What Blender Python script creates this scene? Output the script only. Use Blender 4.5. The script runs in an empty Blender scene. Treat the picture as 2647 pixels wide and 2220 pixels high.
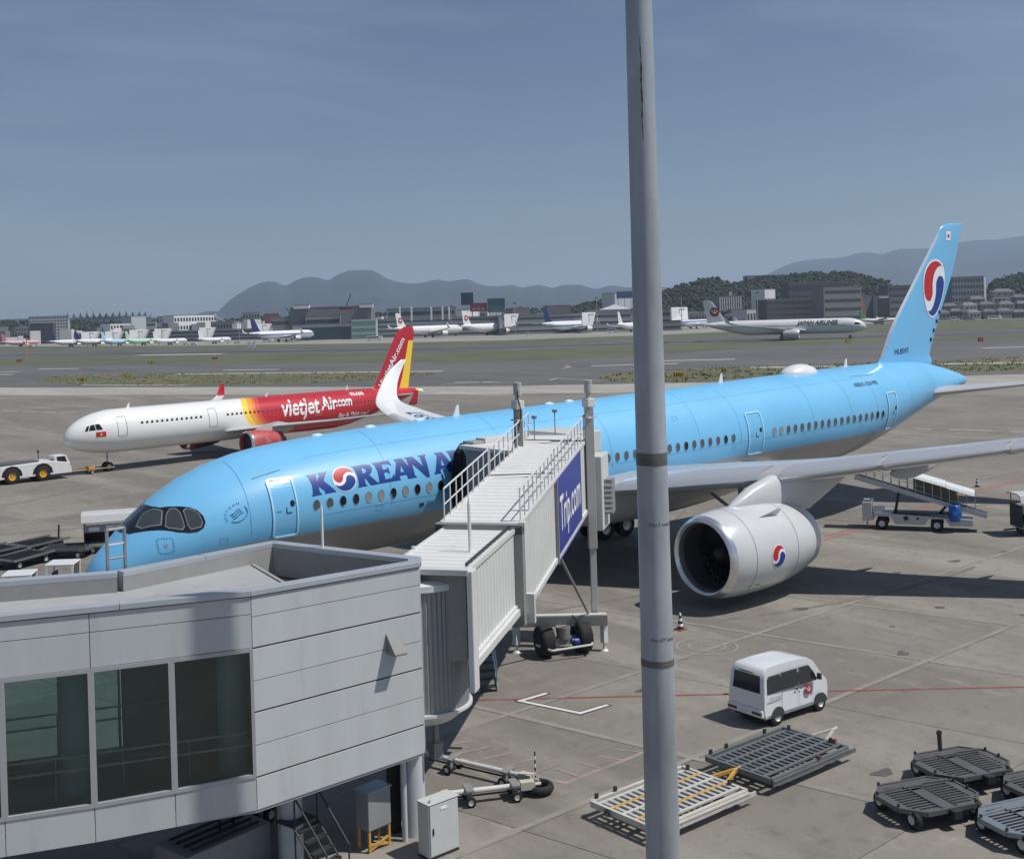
import bpy, bmesh, math, random
from mathutils import Vector, Matrix, Euler
R = math.radians
random.seed(7)
S = bpy.context.scene
C = S.collection

# ------------------------------------------------------------------ camera
CX, CY, CZ = -15.958, -46.159, 13.371          # where the photographer stands
YAW, ROLL, FPX, PX, PY = .64948, -.03059, 3050.96, 1202.84, 820.96
W0, H0 = 2647.0, 2220.0
FWD = Vector((math.sin(YAW), math.cos(YAW), 0)); RT = Vector((math.cos(YAW), -math.sin(YAW), 0)); UP = Vector((0, 0, 1))
cam = bpy.data.cameras.new('camera'); camo = bpy.data.objects.new('camera', cam); C.objects.link(camo)
cam.sensor_fit = 'HORIZONTAL'; cam.sensor_width = 36; cam.lens = FPX / W0 * 36
cam.shift_x = (W0 / 2 - PX) / W0; cam.shift_y = (PY - H0 / 2) / W0
cam.clip_start = .1; cam.clip_end = 60000
m = Matrix((RT, UP, -FWD)).transposed() @ Matrix.Rotation(ROLL, 3, 'Z')
camo.matrix_world = Matrix.Translation((CX, CY, CZ)) @ m.to_4x4()
S.camera = camo

def at(x, y, z=None, d=None, Y=None):
    """world point seen at (x, y) of the 2100 px wide photograph, on height z, at depth d or on the plane Y"""
    a, b = x * 1.26048 - PX, y * 1.26048 - PY
    c, s = math.cos(ROLL), math.sin(ROLL)
    v = FWD + RT * ((c * a + s * b) / FPX) - UP * ((-s * a + c * b) / FPX)
    t = d if d is not None else ((Y - CY) / v.y if Y is not None else (z - CZ) / v.z)
    return Vector((CX, CY, CZ)) + v * t

# ------------------------------------------------------------------ light
SUN_EL = R(58.5); SUND = ((RT * .97 - FWD * .22).normalized() * math.cos(SUN_EL) + UP * math.sin(SUN_EL)).normalized()
w = bpy.data.worlds.new('World'); S.world = w; w.use_nodes = True
nt = w.node_tree; bg = nt.nodes['Background']
sky = nt.nodes.new('ShaderNodeTexSky'); sky.sky_type = 'NISHITA'; sky.sun_disc = False
sky.sun_elevation = SUN_EL; sky.sun_rotation = math.atan2(SUND.x, SUND.y)
sky.air_density = 1.0; sky.dust_density = .8; sky.ozone_density = 5.0; sky.altitude = 0
tc_ = nt.nodes.new('ShaderNodeTexCoord'); mp_ = nt.nodes.new('ShaderNodeMapping'); mp_.inputs['Scale'].default_value = (1.5, 1.5, 8); nz_ = nt.nodes.new('ShaderNodeTexNoise'); nz_.inputs['Scale'].default_value = 1.6; nz_.inputs['Detail'].default_value = 7; nz_.inputs['Distortion'].default_value = .6
mr_ = nt.nodes.new('ShaderNodeMapRange'); mr_.inputs[1].default_value = .44; mr_.inputs[2].default_value = .74; mr_.inputs[4].default_value = .34; mx_ = nt.nodes.new('ShaderNodeMix'); mx_.data_type = 'RGBA'; mx_.inputs[7].default_value = (5.6, 6.6, 8.0, 1)
nt.links.new(tc_.outputs['Generated'], mp_.inputs[0]); nt.links.new(mp_.outputs[0], nz_.inputs[0]); nt.links.new(nz_.outputs[0], mr_.inputs[0]); nt.links.new(mr_.outputs[0], mx_.inputs[0]); nt.links.new(sky.outputs[0], mx_.inputs[6])
nt.links.new(mx_.outputs[2], bg.inputs[0]); bg.inputs[1].default_value = .066
sl = bpy.data.lights.new('sun', 'SUN'); sl.energy = 4.4; sl.angle = R(.53); sl.color = (1, .95, .88)
so = bpy.data.objects.new('sun', sl); C.objects.link(so)
so.rotation_euler = SUND.to_track_quat('Z', 'Y').to_euler(); so.location = (0, 0, 60)
S.view_settings.view_transform = 'Standard'; S.view_settings.look = 'None'
S.view_settings.exposure = -.07; S.view_settings.gamma = 1; S.view_settings.use_curve_mapping = False
S.render.engine = 'CYCLES'
S.cycles.volume_bounces = 1; S.cycles.max_bounces = 8

# ------------------------------------------------------------------ materials
MATS = {}
def mat(name, col=(.5, .5, .5), rough=.5, metal=0, coat=0, var=0, vscale=3, bump=0, bscale=20, emit=None, trans=0, stretch=None, dirt=None, randv=0, spec=.5, ior=1.45, alpha=None):
    if name in MATS: return MATS[name]
    m = bpy.data.materials.new(name); m.use_nodes = True
    n = m.node_tree.nodes; l = m.node_tree.links; b = n['Principled BSDF']
    b.inputs['Base Color'].default_value = (*col, 1); b.inputs['Roughness'].default_value = rough
    b.inputs['Metallic'].default_value = metal; b.inputs['Coat Weight'].default_value = coat
    b.inputs['Coat Roughness'].default_value = .08; b.inputs['Specular IOR Level'].default_value = spec; b.inputs['IOR'].default_value = ior
    if trans: b.inputs['Transmission Weight'].default_value = trans
    if var or bump or dirt or randv:
        tc = n.new('ShaderNodeTexCoord'); mp = n.new('ShaderNodeMapping'); l.new(tc.outputs['Object'], mp.inputs[0])
        if stretch: mp.inputs['Scale'].default_value = stretch
        src = None
        if var:
            no = n.new('ShaderNodeTexNoise'); no.inputs['Scale'].default_value = vscale; no.inputs['Detail'].default_value = 6; no.inputs['Roughness'].default_value = .6
            l.new(mp.outputs[0], no.inputs[0])
            mr = n.new('ShaderNodeMapRange'); mr.inputs[1].default_value = .25; mr.inputs[2].default_value = .75
            mr.inputs[3].default_value = 1 - var; mr.inputs[4].default_value = 1 + var; l.new(no.outputs[0], mr.inputs[0])
            mx = n.new('ShaderNodeVectorMath'); mx.operation = 'SCALE'; mx.inputs[0].default_value = col; l.new(mr.outputs[0], mx.inputs[3]); src = mx.outputs[0]
        if dirt:                                     # dirt = (colour, scale, threshold, strength)
            no = n.new('ShaderNodeTexNoise'); no.inputs['Scale'].default_value = dirt[1]; no.inputs['Detail'].default_value = 8; no.inputs['Roughness'].default_value = .7
            l.new(mp.outputs[0], no.inputs[0])
            mr = n.new('ShaderNodeMapRange'); mr.inputs[1].default_value = dirt[2]; mr.inputs[2].default_value = dirt[2] + .18; mr.inputs[4].default_value = dirt[3]; l.new(no.outputs[0], mr.inputs[0])
            mi = n.new('ShaderNodeMix'); mi.data_type = 'RGBA'; l.new(mr.outputs[0], mi.inputs[0])
            if src: l.new(src, mi.inputs[6])
            else: mi.inputs[6].default_value = (*col, 1)
            mi.inputs[7].default_value = (*dirt[0], 1); src = mi.outputs[2]
        if randv:
            oi = n.new('ShaderNodeObjectInfo'); mr = n.new('ShaderNodeMapRange'); mr.inputs[3].default_value = 1 - randv; mr.inputs[4].default_value = 1 + randv
            l.new(oi.outputs['Random'], mr.inputs[0]); mx = n.new('ShaderNodeVectorMath'); mx.operation = 'SCALE'; l.new(mr.outputs[0], mx.inputs[3])
            if src: l.new(src, mx.inputs[0])
            else: mx.inputs[0].default_value = col
            src = mx.outputs[0]
        if src: l.new(src, b.inputs['Base Color'])
        if bump:
            no = n.new('ShaderNodeTexNoise'); no.inputs['Scale'].default_value = bscale; no.inputs['Detail'].default_value = 5; l.new(mp.outputs[0], no.inputs[0])
            bu = n.new('ShaderNodeBump'); bu.inputs['Strength'].default_value = bump; bu.inputs['Distance'].default_value = .02
            l.new(no.outputs[0], bu.inputs['Height']); l.new(bu.outputs[0], b.inputs['Normal'])
    if emit: b.inputs['Emission Color'].default_value = (*emit[0], 1); b.inputs['Emission Strength'].default_value = emit[1]
    MATS[name] = m; return m

def ground_mat(name, base, alt, streak, sc=1.0, wet=.0, rnd=0):
    """weathered paving: broad patches, streaks along the traffic, fine grain, dark stains"""
    m = bpy.data.materials.new(name); m.use_nodes = True
    n = m.node_tree.nodes; l = m.node_tree.links; b = n['Principled BSDF']; b.inputs['Roughness'].default_value = .85
    g = n.new('ShaderNodeNewGeometry')
    def noise(scale, det, rough, st=(1, 1, 1), rot=0):
        mp = n.new('ShaderNodeMapping'); mp.inputs['Scale'].default_value = st; mp.inputs['Rotation'].default_value = (0, 0, rot); l.new(g.outputs['Position'], mp.inputs[0])
        no = n.new('ShaderNodeTexNoise'); no.inputs['Scale'].default_value = scale; no.inputs['Detail'].default_value = det; no.inputs['Roughness'].default_value = rough
        l.new(mp.outputs[0], no.inputs[0]); return no.outputs[0]
    def mixc(f, a, c2, lo, hi, k=1.):
        mr = n.new('ShaderNodeMapRange'); mr.inputs[1].default_value = lo; mr.inputs[2].default_value = hi; mr.inputs[4].default_value = k; l.new(f, mr.inputs[0])
        mi = n.new('ShaderNodeMix'); mi.data_type = 'RGBA'; l.new(mr.outputs[0], mi.inputs[0])
        if isinstance(a, tuple): mi.inputs[6].default_value = (*a, 1)
        else: l.new(a, mi.inputs[6])
        mi.inputs[7].default_value = (*c2, 1); return mi.outputs[2]
    c = mixc(noise(.06 * sc, 5, .6), base, alt, .40, .60)
    c = mixc(noise(.5 * sc, 8, .65, (.18, 1, 1), R(-12)), c, tuple(x * .62 for x in base), .50, .78, .8)
    c = mixc(noise(.22 * sc, 6, .6, (1, .12, 1), R(24)), c, streak, .50, .66, .85)
    c = mixc(noise(1.3 * sc, 9, .78), c, tuple(x * .50 for x in base), .52, .70, .75)
    c = mixc(noise(.8 * sc, 10, .8, (1, .35, 1), R(-40)), c, tuple(min(1, x * 1.28) for x in streak), .55, .70, .6)
    c = mixc(noise(7, 8, .8), c, tuple(min(1, x * .6) for x in base), .50, .70, .45)
    if rnd:
        oi = n.new('ShaderNodeObjectInfo'); mr = n.new('ShaderNodeMapRange'); mr.inputs[3].default_value = 1 - rnd; mr.inputs[4].default_value = 1 + rnd * .7
        l.new(oi.outputs['Random'], mr.inputs[0]); mx = n.new('ShaderNodeVectorMath'); mx.operation = 'SCALE'; l.new(mr.outputs[0], mx.inputs[3]); l.new(c, mx.inputs[0]); c = mx.outputs[0]
    l.new(c, b.inputs['Base Color'])
    bu = n.new('ShaderNodeBump'); bu.inputs['Strength'].default_value = .25; bu.inputs['Distance'].default_value = .01
    l.new(noise(30, 4, .6), bu.inputs['Height']); l.new(bu.outputs[0], b.inputs['Normal'])
    MATS[name] = m; return m

# ------------------------------------------------------------------ mesh helpers
class MB:
    def __init__(s): s.v = []; s.f = []; s.m = []
    def add(s, v, f, mi=0):
        o = len(s.v); s.v += [tuple(p) for p in v]; s.f += [tuple(i + o for i in q) for q in f]; s.m += [mi] * len(f); return s
    def box(s, x0, x1, y0, y1, z0, z1, mi=0, M=None):
        v = [Vector(p) for p in ((x0, y0, z0), (x1, y0, z0), (x1, y1, z0), (x0, y1, z0), (x0, y0, z1), (x1, y0, z1), (x1, y1, z1), (x0, y1, z1))]
        if M: v = [M @ p for p in v]
        return s.add(v, [(0, 3, 2, 1), (4, 5, 6, 7), (0, 1, 5, 4), (1, 2, 6, 5), (2, 3, 7, 6), (3, 0, 4, 7)], mi)
    def bar(s, p, q, w=.05, h=None, mi=0, up=(0, 0, 1)):
        p, q = Vector(p), Vector(q); h = h or w; d = (q - p).normalized(); u = Vector(up)
        if abs(d.dot(u)) > .98: u = Vector((1, 0, 0))
        a = d.cross(u).normalized() * w / 2; c = a.cross(d).normalized() * h / 2
        v = [p - a - c, p + a - c, p + a + c, p - a + c, q - a - c, q + a - c, q + a + c, q - a + c]
        return s.add(v, [(0, 3, 2, 1), (4, 5, 6, 7), (0, 1, 5, 4), (1, 2, 6, 5), (2, 3, 7, 6), (3, 0, 4, 7)], mi)
    def tube(s, p, q, r0=.05, r1=None, n=12, mi=0, cap=True):
        p, q = Vector(p), Vector(q); r1 = r0 if r1 is None else r1; d = (q - p).normalized()
        u = Vector((0, 0, 1)) if abs(d.z) < .9 else Vector((1, 0, 0)); a = d.cross(u).normalized(); c = a.cross(d)
        o = [a * math.cos(2 * math.pi * i / n) + c * math.sin(2 * math.pi * i / n) for i in range(n)]
        v = [p + x * r0 for x in o] + [q + x * r1 for x in o]
        f = [(i, (i + 1) % n, n + (i + 1) % n, n + i) for i in range(n)]
        if cap: f += [tuple(range(n))[::-1], tuple(range(n, 2 * n))]
        return s.add(v, f, mi)
    def loft(s, rings, mi=0, cap=True, close=True):
        n = len(rings[0]); v = [p for r in rings for p in r]; f = []
        for k in range(len(rings) - 1):
            for i in range(n if close else n - 1):
                j = (i + 1) % n; f.append((k * n + i, k * n + j, (k + 1) * n + j, (k + 1) * n + i))
        if cap and close: f += [tuple(range(n))[::-1], tuple(range((len(rings) - 1) * n, len(rings) * n))]
        return s.add(v, f, mi)
    def prism(s, poly, a, b, axis='z', mi=0, M=None):
        """poly (2D) extruded from a to b along axis"""
        def P(u, v, t): return Vector({'z': (u, v, t), 'y': (u, t, v), 'x': (t, u, v)}[axis])
        n = len(poly); v = [P(*p, a) for p in poly] + [P(*p, b) for p in poly]
        if M: v = [M @ p for p in v]
        return s.add(v, [tuple(range(n)), tuple(range(n, 2 * n))[::-1]] + [(i, n + i, n + (i + 1) % n, (i + 1) % n) for i in range(n)], mi)
    def wheel(s, c, r, w, axis='y', mi=0, mr=1, n=24):
        """tyre with a rounded tread and a dished rim"""
        c = Vector(c); prof = [(-.5, .50, mr), (-.5, .54, mi), (-.42, .93, mi), (-.28, 1, mi), (.28, 1, mi), (.42, .93, mi), (.5, .54, mi), (.5, .50, mr), (.38, .45, mr), (.3, .2, mr), (.4, .14, mr), (.4, .001, mr)]
        prof = [(-.4, .001, mr), (-.4, .14, mr), (-.3, .2, mr), (-.38, .45, mr)] + prof
        rg = []
        for t, k, _ in prof:
            rg.append([c + Vector({'y': (k * r * math.cos(a), t * w, k * r * math.sin(a)), 'x': (t * w, k * r * math.cos(a), k * r * math.sin(a))}[axis]) for a in [2 * math.pi * i / n for i in range(n)]])
        for k in range(len(rg) - 1): s.loft(rg[k:k + 2], prof[k + 1][2] if prof[k + 1][2] == mr and prof[k][2] == mr else mi, cap=False)
        return s
    def me(s, name, mats):
        me = bpy.data.meshes.new(name); me.from_pydata(s.v, [], s.f)
        for m_ in (mats if isinstance(mats, (list, tuple)) else [mats]): me.materials.append(m_)
        if any(s.m): me.polygons.foreach_set('material_index', s.m)
        return me
    def build(s, name, mats, parent=None, smooth=0, bevel=0, loc=None, kind=None):
        me = s.me(name, mats)
        bm = bmesh.new(); bm.from_mesh(me); bmesh.ops.recalc_face_normals(bm, faces=bm.faces); bm.to_mesh(me); bm.free()
        if smooth:
            me.polygons.foreach_set('use_smooth', [True] * len(me.polygons)); me.set_sharp_from_angle(angle=R(smooth))
        return put(name, me, parent, bevel, loc, kind)
def put(name, me, parent=None, bevel=0, loc=None, kind=None):
    o = bpy.data.objects.new(name, me); C.objects.link(o)
    if parent: o.parent = parent
    if bevel:
        b = o.modifiers.new('bevel', 'BEVEL'); b.width = bevel; b.segments = 2; b.limit_method = 'ANGLE'; b.angle_limit = R(40)
    if loc is not None: o.location = loc
    if kind: o['kind'] = kind
    return o
def tag(o, label, cat, group=None):
    o['label'] = label; o['category'] = cat
    if group: o['group'] = group
    return o
def thing(name, label, cat, loc=(0, 0, 0), rz=0, group=None):
    o = bpy.data.objects.new(name, None); C.objects.link(o); o.location = loc; o.rotation_euler = (0, 0, rz); o.empty_display_size = .3
    return tag(o, label, cat, group)
def kids(o): return [x for x in bpy.data.objects if x.parent == o]
KID = {}
def dup(root, loc, rz, label=None, group=None, scale=None):
    def rec(o, par):
        c = o.copy(); C.objects.link(c); c.parent = par
        for ch in ch_of.get(o.name, []): rec(ch, c)
        return c
    ch_of = {}
    for x in list(bpy.data.objects):
        if x.parent: ch_of.setdefault(x.parent.name, []).append(x)
    r = rec(root, None); r.location = loc; r.rotation_euler = (0, 0, rz)
    if scale: r.scale = scale
    if label: r['label'] = label
    if group: r['group'] = group
    return r
def flat(loops, cut_u=0, cut_v=0):
    """fill 2D loops (holes by even-odd) into a triangulated mesh; returns verts, faces"""
    cu = bpy.data.curves.new('tmp', 'CURVE'); cu.dimensions = '2D'; cu.fill_mode = 'FRONT'
    for lp in loops:
        sp = cu.splines.new('POLY'); sp.points.add(len(lp) - 1); sp.use_cyclic_u = True
        for i, p in enumerate(lp): sp.points[i].co = (p[0], p[1], 0, 1)
    return cut(cu, cut_u, cut_v)
def cut(cu, cut_u, cut_v):
    ob = bpy.data.objects.new('tmp', cu); C.objects.link(ob); me = bpy.data.meshes.new_from_object(ob)
    bpy.data.objects.remove(ob); bpy.data.curves.remove(cu)
    bm = bmesh.new(); bm.from_mesh(me); bpy.data.meshes.remove(me)
    if not bm.verts: return [], []
    for k, st in ((0, cut_u), (1, cut_v)):
        if not st: continue
        lo = min(v.co[k] for v in bm.verts); hi = max(v.co[k] for v in bm.verts); x = lo + st
        while x < hi:
            no = (1, 0, 0) if k == 0 else (0, 1, 0); co = (x, 0, 0) if k == 0 else (0, x, 0)
            bmesh.ops.bisect_plane(bm, geom=bm.verts[:] + bm.edges[:] + bm.faces[:], plane_co=co, plane_no=no); x += st
    vs = [(v.co.x, v.co.y) for v in bm.verts]; bm.verts.index_update(); fs = [tuple(v.index for v in f.verts) for f in bm.faces]; bm.free(); return vs, fs
def text2d(body, size=1, shear=0, bold=0, align='LEFT', cu_=0, cv=0, space=1):
    t = bpy.data.curves.new('tmp', 'FONT'); t.body = body; t.size = size; t.shear = shear; t.offset = bold; t.align_x = align; t.fill_mode = 'FRONT'; t.space_character = space; t.resolution_u = 3
    return cut(t, cu_, cv)
def decal(fn, shapes, name, m_, parent):
    """shapes: list of (verts2d, faces) mapped on a surface by fn(u, v)"""
    b = MB()
    for vs, fs in shapes: b.add([fn(*p) for p in vs], fs)
    me = b.me(name, m_)
    return put(name, me, parent)
def rrect(x0, x1, y0, y1, r, n=5):
    o = []
    for cx_, cy_, a0 in ((x1 - r, y1 - r, 0), (x0 + r, y1 - r, 90), (x0 + r, y0 + r, 180), (x1 - r, y0 + r, 270)):
        o += [(cx_ + r * math.cos(R(a0 + 90 * i / n)), cy_ + r * math.sin(R(a0 + 90 * i / n))) for i in range(n + 1)]
    return o
def disc2(cx_, cy_, rx, ry=None, n=32): return [(cx_ + rx * math.cos(2 * math.pi * i / n), cy_ + (ry or rx) * math.sin(2 * math.pi * i / n)) for i in range(n)]
def interp(tab, x):
    """smooth (Catmull-Rom like) interpolation of rows (x, a, b, ...)"""
    if x <= tab[0][0]: return tab[0][1:]
    if x >= tab[-1][0]: return tab[-1][1:]
    for i in range(len(tab) - 1):
        if tab[i][0] <= x <= tab[i + 1][0]: break
    p1, p2 = tab[i], tab[i + 1]; p0 = tab[max(0, i - 1)]; p3 = tab[min(len(tab) - 1, i + 2)]
    h = p2[0] - p1[0]; t = (x - p1[0]) / h; out = []
    for k in range(1, len(p1)):
        s1 = (p2[k] - p0[k]) / (p2[0] - p0[0]) if p2[0] != p0[0] else 0
        s2 = (p3[k] - p1[k]) / (p3[0] - p1[0]) if p3[0] != p1[0] else 0
        d = (p2[k] - p1[k]) / h
        if d == 0: s1 = s2 = 0
        else:
            if s1 / d < 0: s1 = 0
            if s2 / d < 0: s2 = 0
            s1 = max(min(s1, 3 * abs(d)), -3 * abs(d)); s2 = max(min(s2, 3 * abs(d)), -3 * abs(d))
        out.append((2 * t**3 - 3 * t**2 + 1) * p1[k] + (t**3 - 2 * t**2 + t) * h * s1 + (-2 * t**3 + 3 * t**2) * p2[k] + (t**3 - t**2) * h * s2)
    return out
def taeguk(cx_, cy_, r, ry=None, tilt=0, n=28, band=.13):
    """airline roundel: (white disc, red half, blue half) as 2D loops"""
    ry = ry or r
    def T(p):
        c, s = math.cos(tilt), math.sin(tilt); x, y = p; return (cx_ + (c * x - s * y) * r, cy_ + (s * x + c * y) * ry)
    k = .93; a = k * .5
    ctr = []                                     # S line from left (-k) to right (k): dips below, then rises above
    for i in range(n + 1):
        t = math.pi + math.pi * i / n; ctr.append((-a + a * math.cos(t), a * math.sin(t)))
    for i in range(1, n + 1):
        t = math.pi - math.pi * i / n; ctr.append((a + a * math.cos(t), a * math.sin(t)))
    def off(sg):
        out = []
        for i, p in enumerate(ctr):
            q0 = ctr[max(0, i - 1)]; q1 = ctr[min(len(ctr) - 1, i + 1)]; dx, dy = q1[0] - q0[0], q1[1] - q0[1]; l_ = math.hypot(dx, dy)
            f = min(1, i / 8, (len(ctr) - 1 - i) / 8); w_ = band * (.25 + .75 * f)
            x, y = p[0] - dy / l_ * w_ * sg, p[1] + dx / l_ * w_ * sg; h_ = math.hypot(x, y)
            if h_ > k: x, y = x * k / h_, y * k / h_
            out.append((x, y))
        return out
    up_, dn = off(1), off(-1)
    def arc(p, q, up):
        a0, a1 = math.atan2(p[1], p[0]), math.atan2(q[1], q[0])
        if up and a1 < a0: a1 += 2 * math.pi
        if not up and a1 > a0: a1 -= 2 * math.pi
        return [(k * math.cos(a0 + (a1 - a0) * i / 36), k * math.sin(a0 + (a1 - a0) * i / 36)) for i in range(1, 36)]
    red = up_ + arc(up_[-1], up_[0], True); blue = dn + arc(dn[-1], dn[0], False)
    return [T(p) for p in disc2(0, 0, 1, n=48)], [T(p) for p in red], [T(p) for p in blue]
# ================================================================== aircraft kit
class Body:
    """fuselage of elliptical sections; rows (x, top, bottom, half width) with z measured from the ground"""
    def __init__(s, tab): s.t = tab
    def sec(s, x): return interp(s.t, x)
    def p(s, x, th, off=0, side=-1):
        t, b, h = s.sec(x); zm, rh = (t + b) / 2, (t - b) / 2
        n = Vector((0, side * math.cos(th) / max(h, .01), math.sin(th) / max(rh, .01))).normalized()
        return Vector((x, side * h * math.cos(th), zm + rh * math.sin(th))) + n * off
    def zth(s, x, z):
        t, b, h = s.sec(x); zm, rh = (t + b) / 2, (t - b) / 2
        return math.asin(max(-1, min(1, (z - zm) / rh)))
    def fz(s, off=.012, side=-1):                     # (x, z) -> surface
        return lambda x, z: s.p(x, s.zth(x, z), off, side)
    def fa(s, r, off=.012, side=-1, zero=0.):         # (x, arc length) -> surface
        return lambda x, v: s.p(x, v / r + zero, off, side)
    def mesh(s, xs, n=56):
        b = MB(); b.loft([[s.p(x, 2 * math.pi * i / n) for i in range(n)] for x in xs]); return b
def stations(a, b, fine=.25, mid=1.2, nose=3, tail=10):
    xs = []; x = a
    while x < b - .01:
        xs.append(x); k = x - a; x += (.04 + .22 * k / nose if k < nose else (mid if x < b - tail else fine * 2.4))
    return xs + [b]
def foil(le, chord, t, phi, n=11, sy=-1):
    """closed airfoil ring; thickness direction leans by phi towards the root"""
    up = Vector((0, -sy * math.sin(phi), math.cos(phi))); r = []
    for i in range(2 * n):
        a = math.pi * i / n; c = (1 - math.cos(a)) / 2
        th = t * 1.9 * (math.sqrt(max(c, 0)) * .9 * (1 - c) + .012)
        r.append(Vector(le) + Vector((chord * c, 0, 0)) + up * (th * (.62 if i <= n else -.42)))
    return r
def wing_mb(tab, sy, sub=3):
    """tab rows (|y|, x_le, z, chord, thickness, phi)"""
    b = MB(); ys = []
    for i in range(len(tab) - 1):
        for k in range(sub): ys.append(tab[i][0] + (tab[i + 1][0] - tab[i][0]) * k / sub)
    ys.append(tab[-1][0]); rg = []
    for y in ys:
        x, z, c, t, ph = interp(tab, y); rg.append(foil((x, sy * y, z), c, t, R(ph), sy=sy))
    b.loft(rg); return b
def lathe(prof, o, n=40, mi=0, b=None):
    b = b or MB(); o = Vector(o)
    b.loft([[o + Vector((x, r * math.cos(2 * math.pi * i / n), r * math.sin(2 * math.pi * i / n))) for i in range(n)] for x, r in prof], mi, cap=False); return b
def wingrow(x, half, dz=0): return None

rubber = mat('rubber', (.018, .018, .02), .8, bump=.2, bscale=30); rim = mat('rim', (.62, .63, .64), .35, .3)
steel = mat('steel', (.45, .46, .47), .38, .8, var=.15, vscale=3); darkmetal = mat('dark_metal', (.05, .052, .055), .5, .4, var=.2)
glass_dark = mat('cabin_glass', (.012, .014, .017), .12, coat=.3); black = mat('black', (.01, .01, .011), .5)
white_paint = mat('white_paint', (.74, .76, .77), .28, coat=.4, var=.05, vscale=.6)
silver = mat('polished_metal', (.78, .79, .8), .24, .85, var=.04)
orange_paint = mat('orange_paint', (.6, .2, .02), .5)

# ------------------------------------------------------------------ blue airliner at the gate
TILT = .02
def two_tone(name, top, low, zline, extra=None, rough=.22):
    m_ = bpy.data.materials.new(name); m_.use_nodes = True; n = m_.node_tree.nodes; l = m_.node_tree.links; b = n['Principled BSDF']
    b.inputs['Roughness'].default_value = .42; b.inputs['Specular IOR Level'].default_value = .3; b.inputs['Coat Weight'].default_value = .35; b.inputs['Coat Roughness'].default_value = .035
    tc = n.new('ShaderNodeTexCoord'); sp = n.new('ShaderNodeSeparateXYZ'); l.new(tc.outputs['Object'], sp.inputs[0])
    a = n.new('ShaderNodeMath'); a.operation = 'SUBTRACT'; a.inputs[0].default_value = 6; l.new(sp.outputs[0], a.inputs[1]); a.use_clamp = False
    mx = n.new('ShaderNodeMath'); mx.operation = 'MAXIMUM'; l.new(a.outputs[0], mx.inputs[0]); mx.inputs[1].default_value = 0
    mu = n.new('ShaderNodeMath'); mu.operation = 'MULTIPLY_ADD'; l.new(mx.outputs[0], mu.inputs[0]); mu.inputs[1].default_value = -.1; mu.inputs[2].default_value = zline
    g = n.new('ShaderNodeMath'); g.operation = 'GREATER_THAN'; l.new(sp.outputs[2], g.inputs[0]); l.new(mu.outputs[0], g.inputs[1])
    no = n.new('ShaderNodeTexNoise'); no.inputs['Scale'].default_value = .35; no.inputs['Detail'].default_value = 7; l.new(tc.outputs['Object'], no.inputs[0])
    mr = n.new('ShaderNodeMapRange'); mr.inputs[1].default_value = .3; mr.inputs[2].default_value = .7; mr.inputs[3].default_value = .94; mr.inputs[4].default_value = 1.04; l.new(no.outputs[0], mr.inputs[0])
    mi = n.new('ShaderNodeMix'); mi.data_type = 'RGBA'; l.new(g.outputs[0], mi.inputs[0]); mi.inputs[6].default_value = (*low, 1); mi.inputs[7].default_value = (*top, 1)
    sc = n.new('ShaderNodeVectorMath'); sc.operation = 'SCALE'; l.new(mi.outputs[2], sc.inputs[0]); l.new(mr.outputs[0], sc.inputs[3]); l.new(sc.outputs[0], b.inputs['Base Color'])
    return m_
BLUE = (.175, .50, .80)
kblue = two_tone('sky_blue_paint', BLUE, (.40, .395, .385), 4.42)
kblue_fin = mat('sky_blue_fin_paint', BLUE, .25, coat=.5, var=.03, vscale=.5)
navy = mat('navy_print', (.012, .05, .26), .4); kred = mat('red_print', (.5, .02, .03), .4); kwhite = mat('white_print', (.8, .82, .84), .4)
dark_print = mat('dark_print', (.03, .05, .09), .5)
pale_blue = mat('pale_door_seal', (.42, .74, .92), .3, coat=.4)
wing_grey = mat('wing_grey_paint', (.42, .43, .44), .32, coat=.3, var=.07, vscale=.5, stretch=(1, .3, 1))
nac_grey = mat('nacelle_paint', (.56, .585, .60), .25, coat=.5, var=.05, vscale=.7)

plane = thing('airliner', 'large sky blue airliner parked at the jet bridge, one long wing over its grey engine', 'airliner')
plane.rotation_euler = (0, -TILT, 0)
ZC = 5.67
ktab = [(0.02, 3.42, 3.22, .14), (.15, 3.80, 2.98, .50), (.45, 4.25, 2.84, .90), (1.1, 4.82, 2.74, 1.40), (1.75, 5.38, 2.70, 1.76), (2.54, 5.98, 2.68, 2.10), (3.8, 6.78, 2.66, 2.46), (5.4, 7.42, 2.66, 2.74),
        (7.4, 7.84, 2.65, 2.91), (10, 8.05, 2.64, 2.97), (13, 8.17, 2.63, 2.98), (16, 8.22, 2.63, 2.98), (30, 8.30, 2.63, 2.98), (45, 8.42, 2.63, 2.98), (48.5, 8.44, 2.85, 2.93), (52, 8.42, 3.55, 2.66), (55, 8.38, 4.35, 2.3), (58, 8.2, 5.1, 1.8), (61, 7.65, 5.72, 1.15), (63, 7.15, 6.05, .66), (63.9, 6.85, 6.2, .4), (64.15, 6.7, 6.32, .22)]
kb = Body(ktab)
kf = kb.mesh(stations(.02, 64.15)).build('fuselage', kblue, plane, smooth=50)
# belly fairing
fair = MB(); rg = []
for i in range(25):
    x = 19 + 20.5 * i / 24; k = max(0, math.sin(math.pi * i / 24)) ** .5; sg_ = lambda v, e: math.copysign(abs(v) ** e, v)
    rg.append([(x, (2.72 + .50 * k) * sg_(math.cos(a), .55), 3.45 + (.05 + 1.25 * k) * sg_(math.sin(a), .75) * (1.25 if math.sin(a) < 0 else 1.0)) for a in [2 * math.pi * j / 32 for j in range(32)]])
fair.loft(rg).build('belly_fairing', mat('fairing_paint', (.50, .505, .50), .4, coat=.2, var=.05, vscale=.6), plane, smooth=50)
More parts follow.
